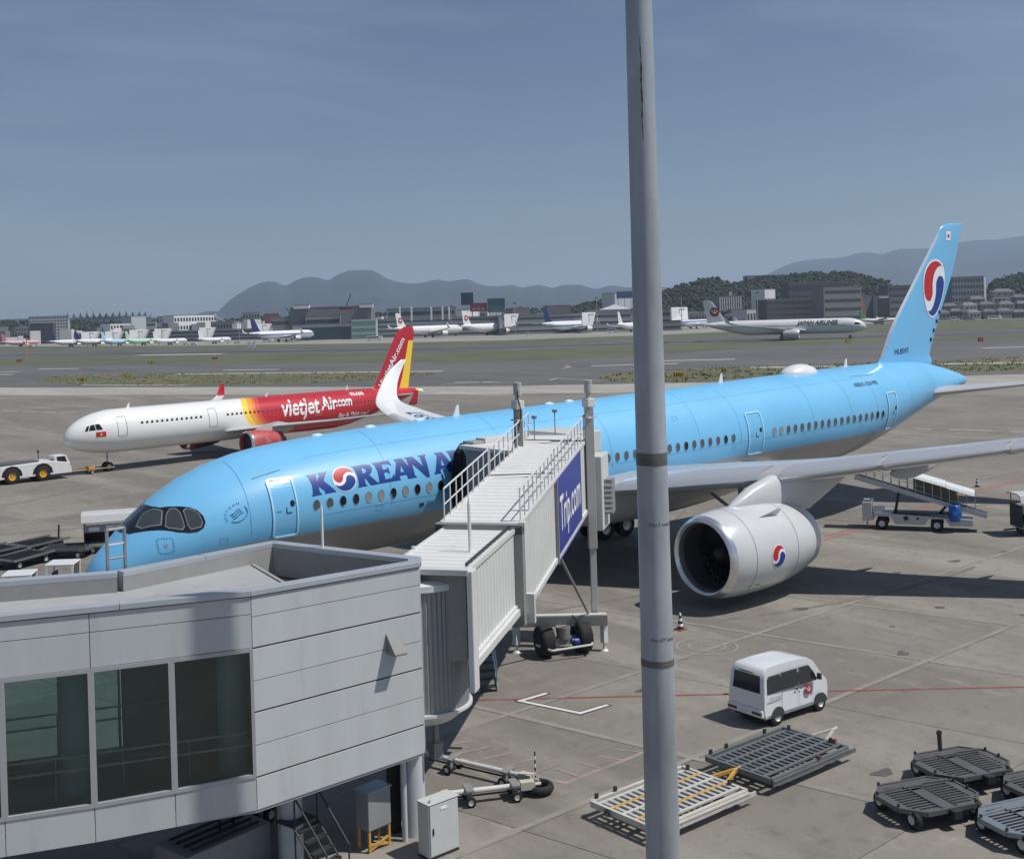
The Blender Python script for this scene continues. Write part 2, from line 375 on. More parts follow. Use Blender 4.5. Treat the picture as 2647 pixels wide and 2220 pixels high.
# wings
WL = [(2.2, 23.2, 4.0, 12.6, 1.7, 0), (3, 24.0, 4.04, 11.8, 1.55, 0), (6, 25.9, 4.28, 10.2, 1.7, 2), (10.5, 28.9, 4.77, 8.0, 1.35, 5), (15, 32.6, 5.44, 6.3, 1.1, 7), (20, 36.8, 6.15, 4.9, .85, 8), (26, 41.8, 6.7, 3.3, .5, 9), (29, 44.3, 7.1, 2.5, .28, 18), (31.2, 46.5, 8.2, 1.9, .2, 55), (32, 48.7, 10.0, .6, .08, 75)]
WR = [(2.2, 23.2, 4.0, 12.6, 1.7, 0), (3, 24.0, 4.05, 11.6, 1.55, 0), (10.5, 27.6, 4.3, 8.2, .98, 2), (20, 30.6, 4.8, 5.6, .55, 4), (25, 31.7, 5.4, 4.1, .4, 9), (28, 32.3, 6.0, 3.0, .3, 18), (29.6, 32.9, 6.55, 2.1, .22, 34), (30.8, 34.2, 7.6, 1.55, .15, 62), (31.5, 35.6, 8.7, 1.1, .10, 74), (31.8, 36.9, 9.45, .5, .05, 80)]
le_mat = mat('leading_edge_metal', (.72, .74, .76), .22, .6)
for tab, sy in ((WL, -1), (WR, 1)):
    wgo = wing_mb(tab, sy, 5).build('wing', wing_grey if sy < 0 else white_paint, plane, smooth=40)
    # slats: bright strips wrapped round the leading edge, with gaps between them
    for y0, y1 in ((4.2, 10.0), (10.8, 14.2), (14.4, 18.4), (18.6, 22.6), (22.8, 26.6)):
        b = MB(); rg = []
        for k in range(9):
            y = y0 + (y1 - y0) * k / 8; x, z, c, t, ph = interp(tab, y); ring = foil((x, sy * y, z), c, t, R(ph), sy=sy)
            n2 = len(ring); idx = [-4, -3, -2, -1, 0, 1, 2, 3]; base = Vector((x + c * .1, sy * y, z))
            rg.append([ring[j] + (ring[j] - base).normalized() * .03 for j in idx])
        b.loft(rg, close=False).build('slat', le_mat, wgo, smooth=60)
    b = MB()
    for yy, L_ in ((7.5, 4.6), (13, 4.2), (18.5, 3.4), (23.5, 2.6)):
        x, z, c, t, ph = interp(tab, yy); x0 = x + c * .55
        rg = [[(x0 + L_ * q, sy * yy + .22 * (L_ / 4) * s_ * math.cos(a), z - .45 * L_ / 4 - .15 + .42 * (L_ / 4) * s_ * math.sin(a)) for a in [2 * math.pi * j / 12 for j in range(12)]] for q, s_ in ((0, .05), (.08, .5), (.25, .95), (.5, 1), (.75, .7), (.93, .3), (1, .03))]
        b = MB(); b.loft(rg).build('flap_track_fairing', wing_grey, wgo, smooth=60)
# registration printed on the far wing
vs, fs = text2d('HL8597', 2.0, cv=.3)
me = decal(lambda u, v: (32.6 + v * 1.0, 29.2 - u * 1.0, 0), [], 'tmp', navy, None); bpy.data.objects.remove(me)
def right_top(x, y):
    xl, z, c, t, ph = interp(WR, y); q = max(.001, min(.99, (x - xl) / c)); th = t * 1.9 * (math.sqrt(q) * .9 * (1 - q) + .012)
    return Vector((x, y, z + th * .62 + .02))
decal(lambda u, v: right_top(34.9 - v * .95 - (28 - (20.5 + u * .93)) * .1, 20.5 + u * .93), [(vs, fs)], 'registration', navy, plane)
# fin
fin = MB(); rg = []
FT = [(8.0, 50.8, 9.4, .55), (8.4, 52.6, 7.5, .53), (8.7, 53.3, 6.9, .52), (9.2, 53.95, 6.0, .5), (11.2, 55.35, 5.7, .46), (15.2, 59.2, 4.3, .34), (17.4, 61.35, 3.15, .26), (18.0, 61.95, 2.8, .22), (18.25, 62.5, 2.35, .16), (18.33, 63.1, 1.75, .06)]
fz_ = lambda z: z - .02 * 58
for i in range(len(FT) - 1):
    for k in range(4):
        z = FT[i][0] + (FT[i + 1][0] - FT[i][0]) * k / 4; x, c, t = interp(FT, z); rg.append((z, x, c, t))
rg.append(FT[-1])
def finring(z, x, c, t, n=11):
    r = []
    for i in range(2 * n):
        a = math.pi * i / n; q = (1 - math.cos(a)) / 2; th = t * 1.5 * (math.sqrt(q) * .9 * (1 - q) + .012)
        r.append(Vector((x + c * q, th if i <= n else -th, z - .55)))
    return r
fin.loft([finring(*r_) for r_ in rg]).build('fin', kblue_fin, plane, smooth=40)
def finside(x, z, off=.02):
    xl, c, t = interp(FT, z); q = max(.0, min(1, (x - xl) / c)); return Vector((x, -(t * 1.5 * (math.sqrt(q) * .9 * (1 - q) + .012)) - off, z - .55))
b = MB()
for k in range(20):
    z0, z1 = 9.3 + 8.3 * k / 20, 9.3 + 8.3 * (k + 1) / 20
    for zz in (z0, z1):
        xl, c, t = interp(FT, zz); b.add([(xl - .03, 0, zz - .55), finside(xl + .16, zz, .015)], [])
b.f = [(2 * i, 2 * i + 1, 2 * i + 3, 2 * i + 2) for i in range(0, 39, 1)][:39]; b.m = [0] * len(b.f)
b.build('fin_leading_edge', le_mat, plane)
fd = lambda u, v: finside(u, v)
# tall roundel on the fin: an ellipse leaning with the fin
def lean(lp): return [(60.55 + x * 1.42 * (1 + .16 * y) + y * .30, 13.75 + y * 2.05) for x, y in lp]
w_, r_, b_ = taeguk(0, 0, 1, tilt=R(16), band=.17)
for nm, lp, mm, of in (('roundel', w_, kwhite, .02), ('roundel_red', r_, kred, .03), ('roundel_blue', b_, navy, .03)):
    decal(lambda u, v, of=of: finside(u, v, of), [flat([lean(lp)], .5, .5)], nm, mm, plane)
vs, fs = text2d('HL8597', .52); decal(lambda u, v: finside(55.3 + u, 9.45 + v), [(vs, fs)], 'registration', dark_print, plane)
decal(fd, [flat([[(62.35, 17.1), (62.95, 17.1), (63.05, 17.75), (62.45, 17.75)]])], 'flag_panel', kwhite, plane)
decal(lambda u, v: finside(u, v, .03), [flat([disc2(62.7, 17.43, .13)])], 'flag_disc', kred, plane)
decal(lambda u, v: finside(u, v, .032), [flat([[(62.58, 17.36), (62.82, 17.36), (62.78, 17.3), (62.62, 17.3)]])], 'flag_disc_lower', navy, plane)
for k in range(4):
    q = finside(60.05 + k * .42, 10.2 + k * .62, .03); b = MB(); b.box(q.x - .07, q.x + .07, q.y - .04, q.y + .03, q.z - .12, q.z + .12); b.build('rudder_hinge', darkmetal, plane)
# tailplane
HT = [(.7, 56.0, 6.05, 6.2, 1.0, 0), (1.6, 56.9, 6.15, 5.5, .9, 3), (6, 60.2, 6.6, 3.8, .5, 4), (9.4, 62.6, 6.95, 1.9, .2, 4), (9.7, 63.1, 6.98, 1.2, .05, 4)]
for sy in (-1, 1): wing_mb(HT, sy, 3).build('tailplane', mat('tailplane_paint', (.46, .47, .48), .35, coat=.2, var=.08, vscale=.6), plane, smooth=40)
# engines: nacelle, lip, fan with swirl spinner, pylon
def engine(sy):
    def lathe(prof, o_, n=40, mi=0, b=None): return globals()['lathe']([(x * .915, r) for x, r in prof], o_, n, mi, b)
    o = (23.95, sy * 10.5, 1.88); XS = .915
    nac = lathe([(.35, 1.83), (.7, 1.905), (1.4, 1.965), (2.3, 2.0), (3.6, 2.0), (4.7, 1.93), (5.8, 1.79), (6.6, 1.62), (7.3, 1.44), (7.28, 1.40), (6.2, 1.45)], o, 64).build('nacelle', nac_grey, plane, smooth=50)
    lathe([(.36, 1.835), (.16, 1.775), (.04, 1.70), (0, 1.63), (.05, 1.56), (.25, 1.50), (.5, 1.475)], o, 64).build('inlet_lip', silver, nac, smooth=60)
    lathe([(.5, 1.474), (1.5, 1.5), (1.9, 1.5)], o, 48).build('inlet_duct', mat('inlet_duct_paint', (.06, .065, .07), .45), nac, smooth=60)
    b = MB(); n = 22
    for k in range(n):
        a0 = 2 * math.pi * k / n; rg = []
        for j in range(6):
            r_ = .42 + 1.05 * j / 5; tw = .5 + .6 * j / 5; ch = .30 + .10 * j / 5; aa = a0 + .16 * math.sin(j / 5 * 2.6)
            e = Vector((0, -math.sin(aa), math.cos(aa))); q = Vector((0, math.cos(aa), math.sin(aa))) * r_
            dv = Vector((math.cos(tw), 0, 0)) * ch + e * (math.sin(tw) * ch)
            rg.append([Vector(o) + Vector((1.55, 0, 0)) + q - dv * .5, Vector(o) + Vector((1.56, 0, 0)) + q + dv * .5])
        for j in range(5): b.add([rg[j][0], rg[j][1], rg[j + 1][1], rg[j + 1][0]], [(0, 1, 2, 3)])
    b.build('fan', mat('fan_blade', (.03, .033, .038), .35, .6), nac, smooth=60)
    MB().tube(Vector(o) + Vector((1.9, 0, 0)), Vector(o) + Vector((1.95, 0, 0)), 1.5, n=40).build('fan_case', black, nac)
    lathe([(.95, .001), (1.0, .1), (1.15, .24), (1.4, .37), (1.75, .44)], o, 28).build('spinner', darkmetal, nac, smooth=60)
    b = MB(); pv = None
    for k in range(22):
        a = 4.6 * k / 21; q = 1.12 + .30 * k / 21; r_ = interp([(.95, .02), (1.0, .1), (1.15, .24), (1.4, .37), (1.75, .44)], q)[0] + .012
        p1 = Vector(o) + Vector((q, r_ * math.cos(a), r_ * math.sin(a))); p2 = Vector(o) + Vector((q + .05, (r_ + .012) * math.cos(a), (r_ + .012) * math.sin(a)))
        if pv: b.add([pv[0], pv[1], p2, p1], [(0, 1, 2, 3)])
        pv = (p1, p2)
    b.build('spinner_swirl', kwhite, nac)
    lathe([(6.4, .95), (7.3, .98), (8.1, .72), (8.2, .66)], o, 32).build('core_cowl', steel, nac, smooth=50)
    lathe([(7.6, .55), (8.6, .25), (8.9, .02)], o, 24).build('exhaust_plug', darkmetal, nac, smooth=50)
    # pylon
    b = MB(); rg = []
    for x, zb, zt, wd in ((25.7, 3.6, 3.8, .05), (26.3, 3.6, 4.10, .26), (27.4, 3.6, 4.60, .40), (28.8, 3.3, 4.95, .44), (30.0, 3.1, 5.0, .40), (31.6, 3.0, 4.7, .34), (34.6, 4.1, 4.6, .1)):
        zb -= 0; rg.append([(x, sy * 10.5 + wd * math.cos(a), (zb + zt) / 2 + (zt - zb) / 2 * (abs(math.sin(a)) ** .6) * (1 if math.sin(a) > 0 else -1)) for a in [2 * math.pi * j / 20 for j in range(20)]])
    b.loft(rg).build('pylon', nac_grey, plane, smooth=60)
    # cowl joints: thin dark bands, and a strake
    for x, r_ in ((1.52, 1.972), (4.75, 1.925)):
        b = MB(); lathe([(x, r_ + .004), (x + .035, r_ + .004)], o, 64, b=b); b.build('cowl_joint', mat('joint_grey', (.2, .2, .21), .6), nac)
    b = MB(); aa = R(52); c_ = Vector(o) + Vector((2.4, -sy * -1 * 0 + sy * 1.99 * math.cos(aa), 1.99 * math.sin(aa)))
    nv = Vector((0, sy * math.cos(aa), math.sin(aa))); b.add([c_, c_ + Vector((1.5, 0, 0)), c_ + Vector((1.45, 0, 0)) + nv * .34, c_ + Vector((1.1, 0, 0)) + nv * .36], [(0, 1, 2, 3)]); b.build('strake', nac_grey, nac)
    if sy < 0:
        def nf(u, v, of=.01):
            x = u; r_ = interp([(.35, 1.83), (.7, 1.905), (1.4, 1.965), (2.3, 2.0), (3.6, 2.0), (4.7, 1.93), (5.8, 1.79)], x)[0] + of; a = v / 2.
            return Vector((o[0] + x, o[1] - r_ * math.cos(a), o[2] + r_ * math.sin(a)))
        w2, r2, b2 = taeguk(2.85, -.10, .46, .52)
        for nm, lp, mm, of in (('roundel', w2, kwhite, .01), ('roundel_red', r2, kred, .018), ('roundel_blue', b2, navy, .018)):
            decal(lambda u, v, of=of: nf(u, v, of), [flat([lp], .3, .2)], nm, mm, nac)
        for x0 in (1.3, 1.75, 1.9): decal(lambda u, v: nf(u, v), [flat([rrect(x0, x0 + .12, -1.42, -1.36, .02)])], 'cowl_stencil', dark_print, nac)
    return nac
engine(-1); engine(1)
# landing gear (the ground is z = -TILT * x in this frame)
def gnd(x): return -TILT * x
def wheels(parent, x, ys, zc, r, w, name='wheel'):
    for y in ys: MB().wheel((x, y, zc), r, w, 'y').build(name, [rubber, rim], parent, smooth=40)
ng = MB().tube((4.9, 0, 2.9), (4.7, 0, gnd(4.7) + .5), .11).tube((4.7, -.3, gnd(4.7) + .5), (4.7, .3, gnd(4.7) + .5), .07).bar((6.0, 0, 2.8), (4.75, 0, 1.2), .1).build('nose_gear', steel, plane, smooth=40)
wheels(ng, 4.7, (-.33, .33), gnd(4.7) + .52, .52, .32)
for sy in (-1, 1):
    g = gnd(33.3); mg = MB().tube((33.3, sy * 5.0, 4.2), (33.3, sy * 5.3, g + .75), .19).tube((32.5, sy * 5.3, g + .72), (34.1, sy * 5.3, g + .72), .14).bar((33.3, sy * 2.6, 3.0), (33.3, sy * 5.2, 1.6), .14).box(32.6, 34.2, sy * 5.75 - .03, sy * 5.75 + .03, 1.9, 3.9).build('main_gear', steel, plane, smooth=40)
    for dx in (-.85, .85): wheels(mg, 33.3 + dx, (sy * 5.3 - .62, sy * 5.3 + .62), g + .70, .70, .5)
# cabin windows: one oval pane with its frame, shared mesh
wz, wth = 5.54, math.asin(-.13 / 3.02)
def window_mesh(name, pane):
    b = MB(); n = 14; fn = kb.fa(3.02, .004, -1, 0)
    def ring(rx, rz, off): return [Vector((rx * math.cos(2 * math.pi * i / n), -off, rz * math.sin(2 * math.pi * i / n))) for i in range(n)]
    b.loft([ring(.178, .258, .0), ring(.168, .248, .016), ring(.155, .236, .016), ring(.150, .230, .004)], 1, cap=False); b.add(ring(.152, .232, .006), [tuple(range(n))], 0)
    return b.me(name, [pane, frame_m])
frame_m = mat('window_frame', (.20, .36, .48), .4)
win_dark = window_mesh('window_dark', glass_dark); win_shade = window_mesh('window_shade', mat('window_shade_down', (.30, .30, .29), .3, coat=.5)); win_mid = window_mesh('window_mid', mat('window_grey', (.09, .095, .10), .2, coat=.5))
def place_window(me, x, z=wz):
    p = kb.p(x, kb.zth(x, z), 0); o = put('window', me, plane, loc=p); return o
for i in range(13): place_window(win_shade if i in (4, 5, 7, 9) else (win_mid if i in (0, 1) else win_dark), 8.87 + .64 * i)
for i in range(-6, 17): place_window(win_mid if i % 5 else win_dark, 25.09 + .64 * i)
for i in range(18): place_window(win_shade if i < 2 else (win_dark if i > 15 else win_mid), 38.88 + .64 * i)
# doors: proud rounded frame, panel, little window, handle mark
def door(x0, x1, name='door', z0=4.42, z1=6.80):
    fn = kb.fz(.012); outer = rrect(x0, x1, z0, z1, .16); inner = rrect(x0 + .075, x1 - .075, z0 + .075, z1 - .075, .11)
    vs, fs = flat([outer, inner], .5, .2); b = MB(); fo = kb.fz(.05); b.add([fo(*p) for p in vs], fs)
    n = len(outer)
    for lp in (outer, inner):
        k = len(b.v); b.v += [tuple(fo(*p)) for p in lp] + [tuple(kb.fz(.0)(*p)) for p in lp]; b.f += [(k + i, k + (i + 1) % n, k + n + (i + 1) % n, k + n + i) for i in range(n)]; b.m += [0] * n
    d = b.build(name, pale_blue, plane, smooth=40)
    decal(fn, [flat([rrect(x0 + .075, x1 - .075, z0 + .075, z1 - .075, .11)], .4, .15)], 'door_panel', kblue_fin, d)
    xm = x0 + (x1 - x0) * .80
    decal(kb.fz(.03), [flat([disc2(xm, 5.78, .10, .13, 16)])], 'door_window', glass_dark, d)
    decal(kb.fz(.03), [text2d_at('PUSH', x0 + .18, 5.48, .09)], 'door_stencil', dark_print, d)
    decal(kb.fz(.03), [flat([[(x0 + .62, 5.64), (x0 + .66, 5.64), (x0 + .66, 5.44), (x0 + .86, 5.44), (x0 + .86, 5.40), (x0 + .62, 5.40)]])], 'door_handle_mark', dark_print, d)
def text2d_at(s, x, y, size, **k):
    vs, fs = text2d(s, size, **k); return [(x + a, y + b_) for a, b_ in vs], fs
door(6.84, 8.0); door(18.6, 19.9); door(36.62, 37.95); door(50.45, 51.6)
# title in chunky flared letters
GL = {
 'K': ([[(0, 1), (.08, .9), (.13, .5), (.08, .1), (0, 0), (.46, 0), (.38, .12), (.36, .40), (.60, .12), (.57, 0), (1.06, 0), (1.0, .10), (.64, .58), (.80, .90), (.92, 1), (.50, 1), (.54, .90), (.36, .62), (.38, .9), (.46, 1)]], 1.04),
 'R': ([[(0, 1), (.56, 1), (.78, .93), (.84, .75), (.76, .58), (.62, .48), (.88, .12), (1.0, 0), (.60, 0), (.40, .42), (.38, .1), (.46, 0), (0, 0), (.09, .1), (.12, .5), (.08, .9)], [(.37, .86), (.50, .85), (.57, .74), (.50, .61), (.37, .58)]], .98),
 'E': ([[(0, 1), (.76, 1), (.80, .72), (.68, .84), (.38, .86), (.38, .60), (.56, .60), (.64, .72), (.64, .36), (.56, .46), (.38, .46), (.38, .15), (.66, .16), (.82, .34), (.78, 0), (0, 0), (.09, .1), (.12, .5), (.08, .9)]], .84),
 'A': ([[(.26, 1), (.64, 1), (1.0, .12), (1.10, 0), (.66, 0), (.68, .1), (.64, .20), (.34, .20), (.30, .1), (.35, 0), (-.04, 0), (.06, .12), (.34, .86)], [(.40, .35), (.58, .35), (.49, .68)]], 1.05),
 'N': ([[(0, 1), (.38, 1), (.74, .44), (.74, .9), (.66, 1), (1.06, 1), (.96, .9), (.94, -.07), (.80, -.07), (.26, .66), (.26, .1), (.36, 0), (-.02, 0), (.08, .1), (.09, .9)]], 1.02),
 'I': ([[(0, 1), (.48, 1), (.39, .9), (.36, .5), (.39, .1), (.48, 0), (0, 0), (.09, .1), (.12, .5), (.09, .9)]], .5)}
def title(ch, x, h=1.05, wk=1.14, v0=.71):
    lps = [[(x + u * wk, v0 + v * h) for u, v in lp] for lp in GL[ch][0]]
    decal(kb.fa(3.02, .012), [flat(lps, .5, .12)], 'title_letter', navy, plane)
for ch, x in (('K', 8.68), ('R', 10.93), ('E', 11.97), ('A', 12.80), ('N', 13.66), ('A', 15.02), ('I', 15.98), ('R', 16.6)): title(ch, x)
w3, r3, b3 = taeguk(10.40, 1.24, .58, .62, tilt=R(-14))
for nm, lp, mm, of in (('roundel', w3, kwhite, .013), ('roundel_red', r3, kred, .021), ('roundel_blue', b3, navy, .021)):
    decal(kb.fa(3.02, of), [flat([lp], .3, .12)], nm, mm, plane)
decal(kb.fz(.012), [text2d_at('AIRBUS A350-900', 47.7, 7.35, .34)], 'type_name', dark_print, plane)
decal(kb.fz(.012), [flat([rrect(14.1, 14.35, 4.75, 4.9, .02)])], 'service_panel', dark_print, plane)
# alliance ring near the nose: letters on an arc, ring segment, three waves
sh = []; AX, AV = 5.40, .79
for i, ch in enumerate('SKYTEAM'):
    a = R(200 - i * 20); vs, fs = text2d(ch, .17, align='CENTER'); r0 = .44
    sh.append(([(AX + (r0 + v) * math.cos(a) + u * math.sin(a), AV + (r0 + v) * math.sin(a) - u * math.cos(a)) for u, v in vs], fs))
arc = [(AX + .42 * math.cos(R(t)), AV + .42 * math.sin(R(t))) for t in range(-140, 41, 8)] + [(AX + .385 * math.cos(R(t)), AV + .385 * math.sin(R(t))) for t in range(40, -141, -8)]
sh.append(flat([arc]))
for k in range(3):
    up = [(AX + t - .05 * k + .02, AV - .12 + .11 * k + .08 * math.tanh(t * 9)) for t in [(-.22 + .44 * i / 14) for i in range(15)]]
    sh.append(flat([up + [(x - .005, y + .045) for x, y in up[::-1]]]))
decal(kb.fa(3.0, .012), sh, 'alliance_mark', mat('mark_blue', (.03, .12, .30), .4), plane)
sh = []
for i in range(20):
    a = 2 * math.pi * i / 20; q = .27 / max(abs(math.cos(a)), abs(math.sin(a)), .8); sh.append(flat([disc2(2.56 + q * math.cos(a), 4.74 + q * math.sin(a), .03, n=8)]))
o = decal(kb.fz(.012), sh, 'static_port_marks', mat('mark_pale', (.10, .30, .50), .4), plane); o['kind'] = 'stuff'
decal(kb.fz(.012), [flat([disc2(2.56, 4.74, .07, n=10)])], 'static_port', mat('port_metal', (.42, .40, .42), .4, .5), plane)
MASK = [(1.5, 90), (1.56, 75), (1.63, 66), (1.91, 55), (2.19, 46), (2.6, 35), (3.08, 22), (3.45, 16), (3.76, 13), (4.01, 14), (4.11, 19), (4.08, 26), (3.95, 34), (3.71, 42), (3.3, 53), (2.86, 67), (2.72, 80), (2.70, 90)]
PANES = ([(1.90, 68), (2.10, 75), (2.38, 80), (2.68, 73), (2.86, 59), (2.6, 42), (2.0, 57)], [(2.70, 38), (2.84, 48), (2.95, 53), (3.11, 55), (3.27, 50), (3.34, 42), (3.33, 24), (3.22, 22), (2.78, 33)], [(3.45, 42), (3.58, 43), (3.80, 37), (3.95, 30), (4.0, 20), (3.91, 15.5), (3.52, 18), (3.44, 24)])
TH = lambda lp: [(x, R(t) * 3.0) for x, t in lp]
for side in (-1, 1):
    decal(kb.fa(3.0, .014, side), [flat([TH(MASK)], .08, .10)], 'cockpit_mask', mat('cockpit_mask', (.012, .013, .016), .18, coat=.6), plane)
    for lp in PANES:
        lp = TH(lp); cx_ = sum(p[0] for p in lp) / len(lp); cz_ = sum(p[1] for p in lp) / len(lp)
        w = decal(kb.fa(3.0, .022, side), [flat([[(cx_ + (x - cx_) * .93, cz_ + (z - cz_) * .93) for x, z in lp]], .1, .12)], 'cockpit_window', mat('cockpit_glass', (.05, .06, .065), .06, coat=.7), plane)
        decal(kb.fa(3.0, .034, side), [flat([[(cx_ + (x - cx_) * 1.02, cz_ + (z - cz_) * 1.02) for x, z in lp], [(cx_ + (x - cx_) * .92, cz_ + (z - cz_) * .92) for x, z in lp]], .1, .12)], 'window_seal', mat('seal_grey', (.20, .22, .23), .45), w)
decal(kb.fa(3.0, .02, 1), [flat([TH([(1.9, 89.5), (1.9, 74), (2.38, 82), (2.6, 89.5)])], .1, .1)], 'cockpit_window', MATS['cockpit_glass'], plane)
seam = mat('skin_seam', (.145, .42, .69), .5)
for x in (5.9, 12.6, 19.3, 26.0, 32.6, 36.0, 42.6, 46.4, 49.2, 53.6, 57.0):
    b = MB(); pts = [R(-8 + 4.5 * k) for k in range(21)]; b.loft([[kb.p(x, t, .008) for t in pts], [kb.p(x + .022, t, .008) for t in pts]], close=False); b.build('skin_seam', seam, plane)
for th, x0, x1 in ((52, 9, 50), (-5, 9, 49)):
    b = MB(); xs_ = [x0 + (x1 - x0) * k / 30 for k in range(31)]; b.loft([[kb.p(x, R(th), .008) for x in xs_], [kb.p(x, R(th + .4), .008) for x in xs_]], close=False); b.build('skin_seam', seam, plane)
for x, z in ((4.6, 4.6), (11.8, 4.9), (21.4, 4.7), (35.2, 4.9), (41.5, 4.95), (47.2, 4.9), (31.0, 6.9)): decal(kb.fz(.010), [flat([rrect(x, x + .36, z, z + .22, .03), rrect(x + .02, x + .34, z + .02, z + .20, .02)], .2, .1)], 'hatch_outline', seam, plane)
# antennas, satellite dome, small fairings on the crown
def blade(x, h=.55, c=.42, m_=white_paint, z=None):
    z = kb.sec(x)[0] - .03 if z is None else z; b = MB(); b.add([(x, 0, z), (x + .05, .04, z), (x + c, 0, z), (x + .05, -.04, z), (x + c * .6, 0, z + h), (x + c * .65, .02, z + h), (x + c * .95, 0, z + h), (x + c * .65, -.02, z + h)], [(0, 1, 5, 4), (1, 2, 6, 5), (2, 3, 7, 6), (3, 0, 4, 7), (4, 5, 6, 7)]); b.build('antenna', m_, plane)
for x in (18.3, 37.7, 49.9): blade(x)
dome = MB(); rg = []
for i in range(11):
    t = i / 10; x = 43.6 + 3.3 * t; k = (math.sin(math.pi * min(1, t * 1.0)) ** .5) if 0 < t < 1 else .05
    rg.append([(x, .85 * k * math.cos(a), 8.28 + .66 * k * max(-.1, math.sin(a))) for a in [2 * math.pi * j / 20 for j in range(20)]])
dome.loft(rg).build('satellite_dome', white_paint, plane, smooth=60)
for x in (10.4, 13.2, 16.0, 24.2, 25.6):
    b = MB(); b.loft([[(x + t * .7, .16 * k * math.cos(a), kb.sec(x)[0] + .12 * k * math.sin(a)) for a in [2 * math.pi * j / 10 for j in range(10)]] for t, k in ((0, .1), (.2, .9), (.6, 1), (1, .1))]); b.build('crown_fairing', mat('pale_fairing', (.45, .72, .86), .3), plane, smooth=60)
def scratch(x0, z0, x1, z1, w_=.03): decal(kb.fz(.01), [flat([[(x0, z0), (x1, z1), (x1, z1 + w_), (x0, z0 + w_)]], .4)], 'panel_line', mat('panel_line', (.10, .25, .38), .5), plane)
scratch(6.4, 6.88, 7.7, 7.10); scratch(48.2, 7.95, 50.6, 7.92)
# ================================================================== ground, field, lines
K = 1 / 1.26048
def px(x, y, z=0.): return at(x * K, y * K, z)           # the same in full-resolution pixels
CONC = ((.225, .208, .180), (.172, .160, .141), (.285, .266, .236))
gm = ground_mat('apron_concrete', *CONC, 1, rnd=.13)
asph = ground_mat('asphalt', (.105, .107, .108), (.135, .134, .13), (.085, .086, .09), .35)
asph2 = ground_mat('runway_asphalt', (.10, .104, .11), (.125, .125, .125), (.05, .052, .055), .3)
lconc = ground_mat('pale_concrete', (.36, .35, .32), (.30, .29, .265), (.40, .385, .35), .5)
fconc = ground_mat('far_concrete', (.29, .28, .25), (.24, .235, .215), (.33, .32, .29), .2)
grass_m = ground_mat('grass', (.088, .103, .050), (.125, .128, .072), (.062, .082, .040), .5)
dry_m = ground_mat('dry_grass', (.11, .12, .06), (.17, .145, .085), (.08, .10, .045), 1.2)
town_m = ground_mat('town_ground', (.10, .11, .10), (.14, .14, .13), (.07, .09, .06), .1)
def structure(o): o['kind'] = 'structure'; return o
b = MB(); b.add([(-30000, -30000, -.4), (30000, -30000, -.4), (30000, 30000, -.4), (-30000, 30000, -.4)], [(0, 1, 2, 3)]); structure(b.build('terrain', town_m))
# slabs of the near apron
E1 = Vector((math.cos(R(3)), math.sin(R(3)), 0)); E2 = Vector((math.cos(R(103.5)), math.sin(R(103.5)), 0)); SP = 6.9; O = Vector((22.55, -14.6, 0))
def gp(i, j): return O + E1 * (SP * i) + E2 * (SP * j)
i0, i1, j0, j1 = -4, 13, -3, 14
ap = bpy.data.objects.new('apron', None); C.objects.link(ap); ap['kind'] = 'structure'
def quad(p, q, r_, s_, z=0.): return [(v.x, v.y, z) for v in (p, q, r_, s_)]
b = MB(); big = 900
cs = [gp(i0, j0), gp(i1, j0), gp(i1, j1), gp(i0, j1)]
far_c = [Vector((-big, -big, 0)), Vector((big, -big, 0)), Vector((big, big, 0)), Vector((-big, big, 0))]
for k in range(4): b.add(quad(far_c[k], far_c[(k + 1) % 4], cs[(k + 1) % 4], cs[k]), [(0, 1, 2, 3)])
b.build('outer_paving', gm, ap)
b = MB(); b.add(quad(cs[0], cs[1], cs[2], cs[3], -.05), [(0, 1, 2, 3)]); b.build('joint_filler', mat('joint_filler', (.055, .052, .048), .9), ap)
g_ = .014; sl_v = []
def slab_mesh():
    c4 = [E1 * g_ + E2 * g_, E1 * (SP - g_) + E2 * g_, E1 * (SP - g_) + E2 * (SP - g_), E1 * g_ + E2 * (SP - g_)]
    bb = MB(); bb.add([(v.x, v.y, 0) for v in c4] + [(v.x, v.y, -.06) for v in c4], [(0, 1, 2, 3)] + [(k, k + 4, (k + 1) % 4 + 4, (k + 1) % 4) for k in range(4)]); return bb.me('slab', gm)
sm = slab_mesh()
for i in range(i0, i1):
    for j in range(j0, j1): put('slab', sm, ap, loc=gp(i, j))
# field: bands drawn as ground sheets, each a little above the last
def band(name, m_, top, bot, z, kind='structure'):
    b = MB(); n = len(top); pts = [px(x, y) for x, y in top] + [px(x, y) for x, y in bot]
    b.add([(p.x, p.y, z) for p in pts], [(k, n + k, n + k + 1, k + 1) for k in range(n - 1)]); o = b.build(name, m_); o['kind'] = kind; return o
def row(*v): return list(zip((-400, 0, 450, 1000, 1323, 1700, 2000, 2350, 2700, 3100), v))
c_far = row(1004, 1002, 1001, 1000, 998, 991, 984, 975, 966, 956); c_near = row(1024, 1022, 1021, 1020, 1019, 1013, 1008, 1001, 993, 984)
b_near = row(950, 946, 941, 938, 934, 917, 895, 884, 877, 868); b_far = row(935, 927, 917, 911, 906, 889, 880, 873, 865, 855)
c_n2 = row(914, 908, 904, 898, 892, 876, 868, 857, 849, 838); c_f2 = row(900, 896, 894, 887, 879, 866, 852, 832, 822, 811)
zz = [(x, y - (14 if x < 1500 else 6)) for x, y in c_f2]
band('taxiway', asph, c_n2, c_far, .012); band('concrete_strip', lconc, c_far, c_near, .016)
band('runway', asph2, c_n2, b_far, .024)
town_line = row(878, 876, 873, 864, 852, 840, 826, 808, 799, 789)
band('far_apron', fconc, zz, c_f2, .020)
